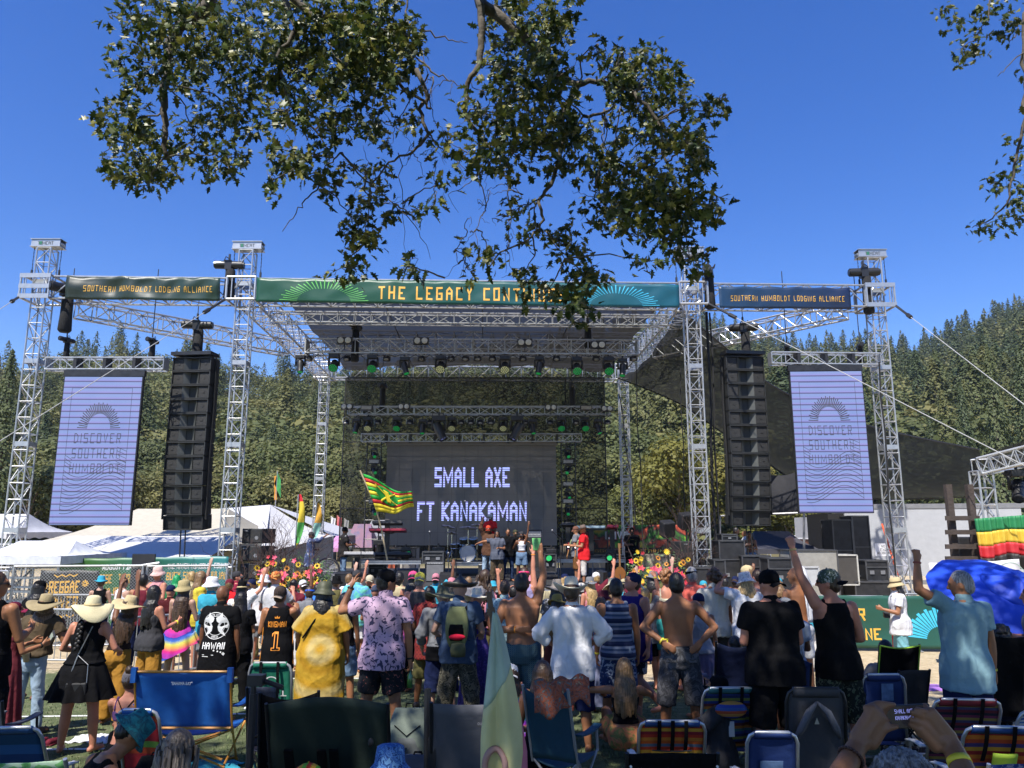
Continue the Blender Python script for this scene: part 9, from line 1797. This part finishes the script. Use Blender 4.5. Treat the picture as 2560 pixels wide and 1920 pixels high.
case('large grey utility case under the right video screen',1980,1376,2092,1462,21.2,.8,M('case_grey',(.30,.29,.26),.6,var=.12),handles=2,floor=G(21));case('black speaker case with pale frame right of the grey case',2092,1388,2142,1462,21.6,.6,M('case_dk',(.06,.055,.05),.6),M('case_trim',(.5,.49,.45),.5),0,lid=False);case('black rack case with silver trim left of the grey case',1925,1396,1978,1478,20.8,.7,handles=1);case('black case behind the bald seated man',1860,1390,1925,1478,22,.7,handles=2);case('tall black case beneath the right speaker column',1805,1352,1860,1500,22.3,.8,handles=2);case('black case with chrome corners on the tall case',1806,1336,1842,1352,22.4,.6,handles=1);case('black drawer case with silver trim beside the guy strap',2168,1402,2218,1452,22,.7,handles=2);case('low black trunk below the drawer case',2140,1455,2225,1484,21.6,.8,handles=2,floor=G(21));case('black case between the grey case and drawer case',2120,1440,2160,1484,22.4,.7,handles=1,floor=G(21));case('small white box lying before the grey case',1998,1418,2046,1462,20.6,.1,M('board_pale',(.45,.46,.47),.6),M('board_edge',(.45,.46,.47),.6),0,lid=False);case('dark tall road case in the open trailer door',2140,1290,2170,1420,25,.9,handles=1,floor=G(25));case('dark road case stack beside the open trailer',2088,1300,2128,1400,24.5,.9,handles=1,floor=G(24));case('black case at the foot of the right flower bed',1738,1420,1790,1500,21.6,.7,handles=1,floor=G(21));case('black case topped by cables right of the inner right tower',1790,1400,1812,1490,21.8,.7,handles=1,floor=G(21))
t=thg('dark_container','dark open equipment container left of the white trailer','container',W(2130,1480,28));m=MB(world=True);c,w,h=rc(2085,1284,2160,1500,28);m.box(c+Vector((0,1,0)),(w,2,h));m.bd('body',M('container_dark',(.015,.014,.014),.8),t)
BCN=M('black_canopy',(.02,.02,.024),.7,bump=.02,bs=3);popup('grey canopy tent behind the stage cases on the right',1893,2058,1328,1372,29,M('grey_canopy',(.055,.055,.07),.7,bump=.02,bs=3),depth=4)
t=thg('black_canopy','black canopy roof hanging high behind the right speaker column','canopy',W(1960,1200,29));P=[W(1820,1210,31),W(2010,1178,28),W(2010,1285,27.5),W(1820,1290,30.5)];m=MB(world=True);m.sheet(lambda a_,b_:P[0].lerp(P[1],a_).lerp(P[3].lerp(P[2],a_),b_)+Vector((0,-.25*math.sin(PI*b_),.05*math.sin(a_*14))),20,10,.03);m.bd('cloth',BCN,t,smooth=True);m=MB(world=True);m.cyl(W(1800,1290,28),W(2010,1282,27),.04);m.cyl(W(1800,1290,28),W(1800,1480,28),.04);m.cyl(W(2010,1282,27),W(2010,1480,27),.04);m.bd('frame',GREY,t)
for(u0,u1,vp,ve,D,c,lab)in((1880,1930,1338,1352,48,(.6,.65,.68),'white far canopy left of the yellow one'),(1950,2010,1340,1358,50,(.65,.35,.03),'orange-yellow far canopy behind the grey tent'),(2000,2050,1334,1350,55,(.65,.66,.66),'white far canopy right of the yellow one')):popup(lab,u0,u1,vp,ve,D,M('far_canopy_%d'%u0,c,.6),'far canopies')
t=thg('box_truck','small white box truck behind the right video screen','truck',(W(2070,1340,40).x,40,-.3));c,w,h=rc(2042,1292,2096,1346,40);m=MB(world=True);m.box(c+Vector((0,1.5,0)),(w,3,h));m.bd('body',TRW,t);m=MB(world=True);[m.box(c+Vector((w*(-.36+.36*k),-.02,0)),(.05,.05,h))for k in range(3)];m.box(c+Vector((0,-.03,h/2)),(w,.08,.1));m.bd('door_frame',GREY,t);m=MB(world=True);[m.cyl((c.x+s*w*.35,40.2,.15),(c.x+s*w*.35,40.5,.15),.45,n=16)for s in(-1,1)];m.bd('wheel',RUB,t)
case('rust red and grey utility trailer behind the grey canopy',2030,1348,2095,1380,36,2,M('rust',(.2,.08,.04),.8),TRW,0,name='utility_trailer')
WD=M('old_wood',(.06,.045,.038),.85,bump=.01,bs=20,var=.25);t=thg('wooden_frame','dark weathered wooden frame beside the striped flag on the right','wooden frame',(W(2400,1400,17.4).x,17.4,G(17)));m=MB(world=True)
for u in(2378,2432):a,b=W(u,1296,17.4),W(u+10,1402,17.4);m.box((a+b)/2,(.13,.13,(a-b).length+1.5))
m.bd('post',WD,t);m=MB(world=True)
for v in(1297,1332,1368,1398):a,b=W(2364,v,17.25),W(2448,v-3,17.25);m.box((a+b)/2,(b.x-a.x,.05,.10))
m.bd('plank',WD,t)
c,w,h=rc(2388,1342,2426,1396,17.9);t=thg('black_bin','black box inside the wooden frame','box',c);m=MB(world=True);m.box(c,(w,.4,h));m.bd('body',BLK,t,bevel=.03)
t=thg('striped_flag','large green, yellow, red and black striped flag hung on the right side stage','flag',W(2436,1296,17));m=MB(world=True);A_,B_=W(2436,1297,17),W(2660,1280,16.6);hh=1.02
def sfl(a,b):return A_.lerp(B_,a)+Vector((0,-.05*math.sin(a*46+b*2)*(.4+b)-.03*math.sin(a*90),-b*hh-.05*b*math.sin(a*14)+.0*a))
for k,(b0,b1)in enumerate(((0,.28),(.28,.56),(.56,.8),(.8,1.08))):m.mi=k;m.sheet(lambda a,b:sfl(a,b0+(b1-b0)*b),90,5,.005)
m.bd('cloth',[M('sf_green',(.02,.20,.07),.6),M('sf_yellow',(.62,.42,.04),.6),M('sf_red',(.50,.02,.03),.6),M('sf_black',(.02,.018,.018),.6)],t,smooth=True)
t,sf,L,cl=banner('white_banner','white banner with a red leaf emblem behind the blue umbrella',W(2322,1407,15.4),W(2548,1397,15.2),.72,M('banner_white',(.66,.64,.66),.6),6,.02,folds=.8)
RP=M('red_print',(.6,.03,.08),.6);PG=M('pale_green_print',(.35,.45,.38),.6)
for cx_,mt in((.52,RP),(L*.88,PG),(L*.5,M('pale_tan_print',(.5,.47,.38),.6))):
 m=MB(world=True)
 for k in range(40):a0,a1=2*PI*k/40,2*PI*(k+1)/40;m.add([sf(cx_+math.cos(a)*r_,.36-math.sin(a)*r_*1.1,.01)for a,r_ in((a0,.27),(a1,.27),(a1,.285),(a0,.285))],[(0,1,2,3)])
 for k in range(7):
  a=PI/2+(k-3)*.52;ln=.2-.022*abs(k-3);c_,s_=math.cos(a),math.sin(a);f=lambda q,w_:sf(cx_+c_*q-s_*w_,.42-(s_*q+c_*w_),.012);m.add([f(.01,0),f(ln*.5,.020),f(ln,0),f(ln*.5,-.020)],[(0,1,2,3)])
 m.bd('leaf_emblem',mt,t)
t=thg('side_stage_truss','truss corner of the smaller side stage at the right edge','truss',(W(2452,1290,18).x,18,-.3));m=MB(world=True);a=W(2452,1178,18);truss(m,(a.x,18,-.3),(a.x,18,a.z),.34,plates=2.4);m.bd('tower',ALUD,t);m=MB(world=True);b=W(2640,1118,17.2);truss(m,(a.x-.1,17.9,a.z+.1),b,.36,n=6);m.bd('beam',ALUD,t)
m=MB(world=True);c=W(2480,1165,18);truss(m,(a.x,18,a.z+.1),W(2560,1150,23),.34,n=6);m.bd('back_beam',ALUD,t)
SD=NET('side_net',(.045,.046,.044),.82);t2=thg('side_stage_net','black net wrapped round the smaller side stage','shade net',a);m=MB(world=True);T0=[W(2424,1160,18.2),W(2480,1128,17.9),W(2640,1080,17)];B0=[W(2440,1300,18.6),W(2500,1230,19),W(2640,1300,19)]
m.grid(lambda s_,q:poly(T0,s_).lerp(poly(B0,s_)+Vector((0,3*s_,0)),q*(.35+.65*abs(1-2*min(s_,.5)))),30,16);m.bd('cloth',SD,t2,smooth=True)
moving_head(W(2540,1175,18),'round black lamp under the side stage truss',(-.5,-.6,-.8),1.3,GLS,False,'side stage lamp')
for i,(u0,v0,u1,v1,D,r_)in enumerate(((1548,985,1592,1310,24.5,.02),(1588,905,1612,1420,25,.018),(1700,920,1715,1330,25.5,.018),(2198,905,2238,1440,21.5,.026),(1768,780,1790,1440,23.4,.045),(1776,782,1800,1440,23.5,.03))):
 a,b=W(u0,v0,D),W(u1,v1,D);t=thg('hanging_cable',['thin cable hanging beside the rear right tower','second cable hanging right of the rear right tower','thin cable hanging left of the inner right tower','dark strap hanging beside the right video screen','thick black cable bundle behind the inner right tower','thinner black cable along the thick bundle'][i],'cable',b);m=MB(world=True);m.tube([a.lerp(b,k/6)+Vector((.03*math.sin(k*2+i),0,0))for k in range(7)],r_,5);m.bd('cable',RUB,t)
t=thg('orange_strap','slanting orange strap before the white trailer','strap',W(2225,1330,25));m=MB(world=True);m.cyl(W(2205,1310,25),W(2245,1440,24),.03);m.bd('strap',M('strap_orange',(.7,.10,.03),.7),t)
#  the oak overhead
LT=[(0,0),(.035,.22),(.16,.20),(.11,.34),(.30,.40),(.15,.52),(.34,.68),(.13,.68),(.12,.86),(0,1.0)]
def leaf_np(n,seed,pos,nor,up,size):
 prof=np.array(LT+[(-x,y)for x,y in LT[-2:0:-1]]);k=len(prof)
 nor=nor/np.linalg.norm(nor,axis=1)[:,None];up=up-nor*np.sum(up*nor,1)[:,None];up/=np.linalg.norm(up,axis=1)[:,None];x=np.cross(up,nor)
 V=pos[:,None,:]+(x[:,None,:]*prof[None,:,0,None]+up[:,None,:]*(prof[None,:,1,None])+nor[:,None,:]*(np.abs(prof[None,:,0,None])*.35-.12*prof[None,:,1,None]**2))*size[:,None,None]
 return V.reshape(-1,3),k
def leaves_mesh(name,V,k,mat):
 n=len(V)//k;quads=[]
 idx=[(0,1,k-1,None)]+[(i,i+1,k-i-1,k-i)for i in range(1,k//2)]
 F4=np.array([[i,i+1,k-i-1,(k-i)%k]for i in range(1,k//2-0)if i+1<=k-i-1 and i+1!=k-i-1]);F3=np.array([[0,1,k-1],[k//2-1,k//2,k//2+1]])
 F4=np.array([f for f in F4.tolist()if len(set(f))==4]);base_=np.arange(n)[:,None,None]*k
 q=(F4[None]+base_).reshape(-1,4);t=(F3[None]+base_).reshape(-1,3);me=bpy.data.meshes.new(name);me.vertices.add(n*k);me.vertices.foreach_set('co',V.astype(np.float32).ravel());nl=q.size+t.size;me.loops.add(nl);me.loops.foreach_set('vertex_index',np.concatenate([q.ravel(),t.ravel()]).astype(np.int32));me.polygons.add(len(q)+len(t));me.polygons.foreach_set('loop_start',np.concatenate([np.arange(len(q))*4,q.size+np.arange(len(t))*3]).astype(np.int32))
 tint=np.repeat(np.random.default_rng(3).random(n),1);a=me.attributes.new('tint','FLOAT','FACE');a.data.foreach_set('value',np.concatenate([np.repeat(tint,len(F4)),np.repeat(tint,len(F3))]).astype(np.float32));me.materials.append(mat);me.update();me.validate();return me
LFM=fol_mat('oak_leaf',[(.025,.045,.010),(.035,.06,.012),(.10,.13,.022),(.035,.06,.012),(.24,.23,.045),(.025,.04,.010)])
p_=[n for n in LFM.node_tree.nodes if n.type=='BSDF_PRINCIPLED'][0];p_.inputs['Roughness'].default_value=.42;p_.inputs['Specular IOR Level'].default_value=.4
OBK=M('oak_bark',(.11,.095,.075),.9,bump=.02,bs=14,var=.35,vs=9)
k_=1.1573
BL=[(300,45,60,55,150),(420,50,90,70,420),(560,60,110,80,560),(700,50,110,75,540),(820,60,90,80,520),(330,140,85,60,200),(480,150,110,70,430),(640,140,110,70,430),(760,150,90,70,330),(860,120,50,80,230),(270,250,55,55,210),(300,330,75,60,330),(330,375,60,30,110),(420,300,60,55,170),(480,340,50,45,100),(520,240,80,45,190),(620,240,60,40,120),(640,340,70,45,130),(690,390,50,40,70),(720,280,60,50,130),(590,390,20,25,18),(790,230,50,50,120),(850,270,60,50,110),(790,380,55,60,110),(820,440,45,45,80),(760,470,35,35,60),(780,520,40,45,90),(750,580,40,20,55),(890,460,20,30,18),(880,575,22,26,28),(1130,60,110,80,480),(1200,40,50,60,200),(1190,160,70,60,280),(1090,160,60,60,170),(1050,240,60,50,130),(1150,260,80,60,300),(1100,330,70,50,150),(1010,330,50,40,80),(1220,300,60,70,260),(960,330,40,60,60),(940,400,30,40,30),(1330,150,50,50,150),(1400,160,70,60,300),(1450,190,40,50,110),(1380,240,80,60,300),(1450,290,70,50,230),(1530,240,35,30,60),(1550,215,22,18,25),(1500,330,50,50,130),(1300,330,50,60,160),(1300,430,60,60,220),(1370,380,70,60,260),(1430,420,80,50,330),(1500,440,55,45,160),(1390,480,70,35,130),(1460,510,50,40,110),(1500,555,35,25,60),(1400,560,30,25,25),(1130,420,40,30,40),(1160,500,40,40,50),(1050,540,45,30,60),(1010,580,20,20,15),(1130,590,45,30,65),(1230,540,40,50,110),(1260,600,40,50,120),(1180,630,50,22,65),(1250,655,35,30,60),(1100,475,25,20,18),(1290,95,16,20,12),(2050,20,30,25,30),(2090,60,35,30,50),(2070,110,40,30,60),(2140,20,50,30,70),(2170,70,40,30,50),(2120,95,30,25,35),(2195,310,20,35,40),(2180,380,35,40,90),(2200,430,25,30,60),(2170,460,35,25,60),(2110,490,30,14,30),(2140,400,20,15,15),(2210,200,12,60,30)]
rg=np.random.default_rng(12);pos=[];side=[]
for(u,v,ru,rv,n)in BL:
 nc=max(2,int(n*(.88 if u<1950 else .7))//6)
 for i in range(nc):
  a=rg.uniform(0,2*PI);q=rg.uniform(0,1)**.6;uu=(u+math.cos(a)*ru*q)*k_;vv=(v+math.sin(a)*rv*q)*k_;D=8.3+.9*math.sin(u*.013+v*.01)+rg.uniform(-.55,.55);c=W(uu,vv,D)
  for j in range(7):pos.append([c.x+rg.normal()*.055,c.y+rg.normal()*.08,c.z+rg.normal()*.05-.02]);side.append(1 if u>1950 else 0)
pos=np.array(pos);side=np.array(side);n=len(pos)
nor=rg.normal(size=(n,3))*.75+np.array([-.1,-.45,.55]);up=rg.normal(size=(n,3))*.55+np.array([0,0,-.75]);size=rg.uniform(.09,.165,n)*np.where(side==1,.8,1)
def canopy(n,x0,x1,y0,y1,z0,z1,seed,holes):
 r=np.random.default_rng(seed);P=[]
 while len(P)<n:
  x,y,z=r.uniform(x0,x1),r.uniform(y0,y1),r.uniform(z0,z1)
  if z<2.3+.83*max(y,0)+.9 and y>-1:continue
  if seed==5 and y>2.3+.52*(x+7):continue
  nn=noise.noise(Vector((x*.55,y*.55,seed)))+.5*noise.noise(Vector((x*1.5,y*1.5,seed+4)))
  if nn<holes:continue
  for j in range(8):P.append((x+r.normal()*.16,y+r.normal()*.16,z+r.normal()*.12))
 return np.array(P)
cp1=canopy(46000,-12,4.5,-9,6.5,6.8,12.5,5,-.48);cp2=canopy(28000,1.5,13,-8,6,6.2,12,9,-.38)
def oak(lbl,P,N,U,S,branches,trunk):
 t=thg('oak_tree',lbl,'tree',(trunk[0].x,trunk[0].y,G(trunk[0].y)));V,k=leaf_np(len(P),1,P,N,U,S);V=V-np.array([trunk[0].x,trunk[0].y,G(trunk[0].y)]);me=leaves_mesh('foliage',V,k,LFM);o=bpy.data.objects.new('foliage',me);link(o,t);WM[o]=WM[t]
 m=MB(world=True);m.tube(trunk,lambda f:.42*(1-f)+.2*f,14);m.bd('trunk',OBK,t,smooth=True);m=MB(world=True)
 for pts,r0,r1 in branches:
  P3=[];
  for a,b in zip(pts,pts[1:]):
   for q in range(4):P3.append(a.lerp(b,q/4)+Vector((random.gauss(0,.012),random.gauss(0,.02),random.gauss(0,.012)))*(1 if q else 0))
  P3.append(pts[-1]);m.tube(P3,r0,7,r2=r1)
 m.bd('branch',OBK,t,smooth=True);return t
def B(pts,D,r0,r1,D2=None):
 n_=len(pts);return([W(u*k_,v*k_,D+((D2 or D)-D)*i/(n_-1))for i,(u,v)in enumerate(pts)],r0,r1)
Vv=Vector
main=[B([(1030,-60),(1040,10),(1090,45),(1170,115),(1200,160),(1250,183),(1300,175),(1370,200)],8.2,.085,.02,8.6),B([(1036,0),(1042,60),(1036,140),(1010,180),(1005,250),(1040,300),(1080,350)],8.2,.05,.012,8.4),B([(470,-60),(450,10),(400,50),(366,90),(355,180),(352,240),(358,290),(360,340)],8.1,.085,.022,8.3),B([(1250,183),(1215,250),(1210,330),(1190,400),(1165,430),(1175,475),(1150,510),(1080,545),(1050,590)],8.5,.035,.006),B([(1370,200),(1420,260),(1440,350),(1470,450),(1490,560)],8.5,.025,.005),B([(900,150),(925,210),(905,235),(925,290),(890,330),(840,350),(800,400),(790,520)],8.3,.03,.004),B([(870,190),(910,215),(930,235)],8.2,.02,.014),B([(600,-30),(680,40),(760,35),(800,60),(830,160),(870,190)],8.0,.05,.02,8.2),B([(600,-30),(640,60),(600,120),(620,220),(680,280),(720,340)],7.9,.035,.006),B([(880,0),(875,40),(905,90),(925,160)],8.4,.012,.004),B([(905,65),(950,80),(985,90),(1010,92)],8.4,.012,.004),B([(905,130),(940,160),(970,175),(1005,190)],8.4,.014,.004),B([(935,165),(930,230),(938,260)],8.4,.010,.003),B([(735,330),(790,390),(850,440),(905,500),(930,560)],8.3,.012,.002),B([(690,400),(660,430),(640,460),(610,500)],8.4,.010,.004),B([(1080,350),(1100,400),(1105,470),(1095,540),(1110,600)],8.4,.010,.002),B([(1040,300),(1030,380),(1050,440),(1025,500),(1045,560)],8.3,.010,.002),B([(1010,500),(985,540),(990,570),(960,600)],8.3,.006,.002),B([(1165,430),(1120,450),(1075,480)],8.4,.010,.003),B([(1260,250),(1300,245),(1330,225)],8.4,.022,.012),B([(1305,235),(1310,270),(1300,300),(1320,340)],8.4,.012,.004),B([(1340,230),(1330,300),(1300,350),(1290,390)],8.4,.008,.003),B([(1180,500),(1220,560),(1250,650)],8.4,.008,.002),B([(860,330),(870,440),(880,560)],8.4,.006,.002),B([(360,340),(330,370),(320,395)],8.3,.012,.003),B([(352,240),(290,260),(250,300),(220,345)],8.3,.012,.003)]
PV=[p for b_ in main for p in b_[0]];r5=random.Random(5)
for(u,v,ru,rv,n)in BL:
 if u>1950:continue
 D=8.3+.9*math.sin(u*.013+v*.01);c=W(u*k_,v*k_,D);q=min(PV,key=lambda p:(p-c).length-(.25 if p.z>c.z else 0));md=q.lerp(c,.5)+Vv((r5.uniform(-.1,.1),0,r5.uniform(-.02,.14)));main.append(([q,md,c],.011,.005));
 for j in range(4 if n>100 else 2):a=r5.uniform(0,6.28);e=W((u+math.cos(a)*ru*1.1)*k_,(v+math.sin(a)*rv*1.1)*k_,D+r5.uniform(-.3,.3));main.append(([c,c.lerp(e,.5)+Vv((r5.uniform(-.05,.05),0,r5.uniform(-.05,.06))),e],.006,.002))
for j in range(46):
 u=r5.uniform(880,1110);v=r5.uniform(180,560);p0=W(u*k_,v*k_,8.35);q=min(PV,key=lambda p:(p-p0).length);e=p0+Vv((r5.uniform(-.15,.15),0,r5.uniform(-.3,-.05)))
 if(q-p0).length<.9:main.append(([q,q.lerp(p0,.5)+Vv((r5.uniform(-.06,.06),0,r5.uniform(-.05,.06))),p0,e],.006,.0018))
tr=[Vv((-3.4,-5.5,-.1)),Vv((-3.3,-5.4,2)),Vv((-3.0,-5,4.5)),Vv((-2.6,-4.2,7))]
for i in(0,2,7):top_=main[i][0][0];main.append(([tr[-1],Vv((-2,-1,8.6)),Vv((top_.x*.5,3,9.2)),top_],.19,main[i][1]))
for k in range(11):a=k*.57;e=Vv((-3+7.5*math.cos(a),0+4.5*math.sin(a),random.uniform(7.5,9.5)));main.append(([tr[-1],tr[-1].lerp(e,.5)+Vv((0,0,.8)),e],.12,.02))
m1=side==0;N2=rg.normal(size=(len(cp1),3))*.6+np.array([0,0,1]);U2=rg.normal(size=(len(cp1),3));S2=rg.uniform(.15,.26,len(cp1))
oak('oak whose leafy branches hang across the top middle of the picture',np.concatenate([pos[m1],cp1]),np.concatenate([nor[m1],N2]),np.concatenate([up[m1],U2]),np.concatenate([size[m1],S2]),main,tr)
rb=[B([(2260,-40),(2213,30),(2212,110),(2216,200),(2205,300),(2190,380),(2175,440),(2130,480),(2100,492)],8.3,.03,.004),B([(2140,-20),(2136,40),(2110,80),(2075,110)],8.3,.010,.003),B([(2212,110),(2180,140),(2155,165)],8.3,.008,.004),B([(2200,60),(2180,90)],8.3,.008,.004)]
tr2=[Vv((8.6,-2.6,-.1)),Vv((8.5,-2.5,2)),Vv((8.2,-2.2,4.2)),Vv((7.8,-1.6,6.2))];rb.append(([tr2[-1],Vv((7.6,2,8)),Vv((6.9,5.5,8.6)),rb[0][0][0]],.14,.03))
for k in range(9):a=k*.7;e=Vv((7+4.6*math.cos(a),.2+3.6*math.sin(a),random.uniform(6.8,8.8)));rb.append(([tr2[-1],tr2[-1].lerp(e,.5)+Vv((0,0,.6)),e],.10,.02))
m1=side==1;N2=rg.normal(size=(len(cp2),3))*.6+np.array([0,0,1]);U2=rg.normal(size=(len(cp2),3));S2=rg.uniform(.15,.26,len(cp2))
oak('oak whose leaves reach in at the top right edge of the picture',np.concatenate([pos[m1],cp2]),np.concatenate([nor[m1],N2]),np.concatenate([up[m1],U2]),np.concatenate([size[m1],S2]),rb,tr2)
m=MB();m.box((0,330,89),(1300,800,180));hz=m.bd('haze',[]);tag(hz,kind='stuff',lbl='thin blue summer haze in the valley air',cat='haze')
hm=bpy.data.materials.new('air');hm.use_nodes=True;n_=hm.node_tree;n_.nodes.clear();pv=n_.nodes.new('ShaderNodeVolumePrincipled');oo_=n_.nodes.new('ShaderNodeOutputMaterial')
pv.inputs['Color'].default_value=(.62,.76,1,1);pv.inputs['Density'].default_value=.0002;pv.inputs['Anisotropy'].default_value=.2;n_.links.new(pv.outputs[0],oo_.inputs['Volume']);hz.data.materials.append(hm)
SC.cycles.volume_bounces=0
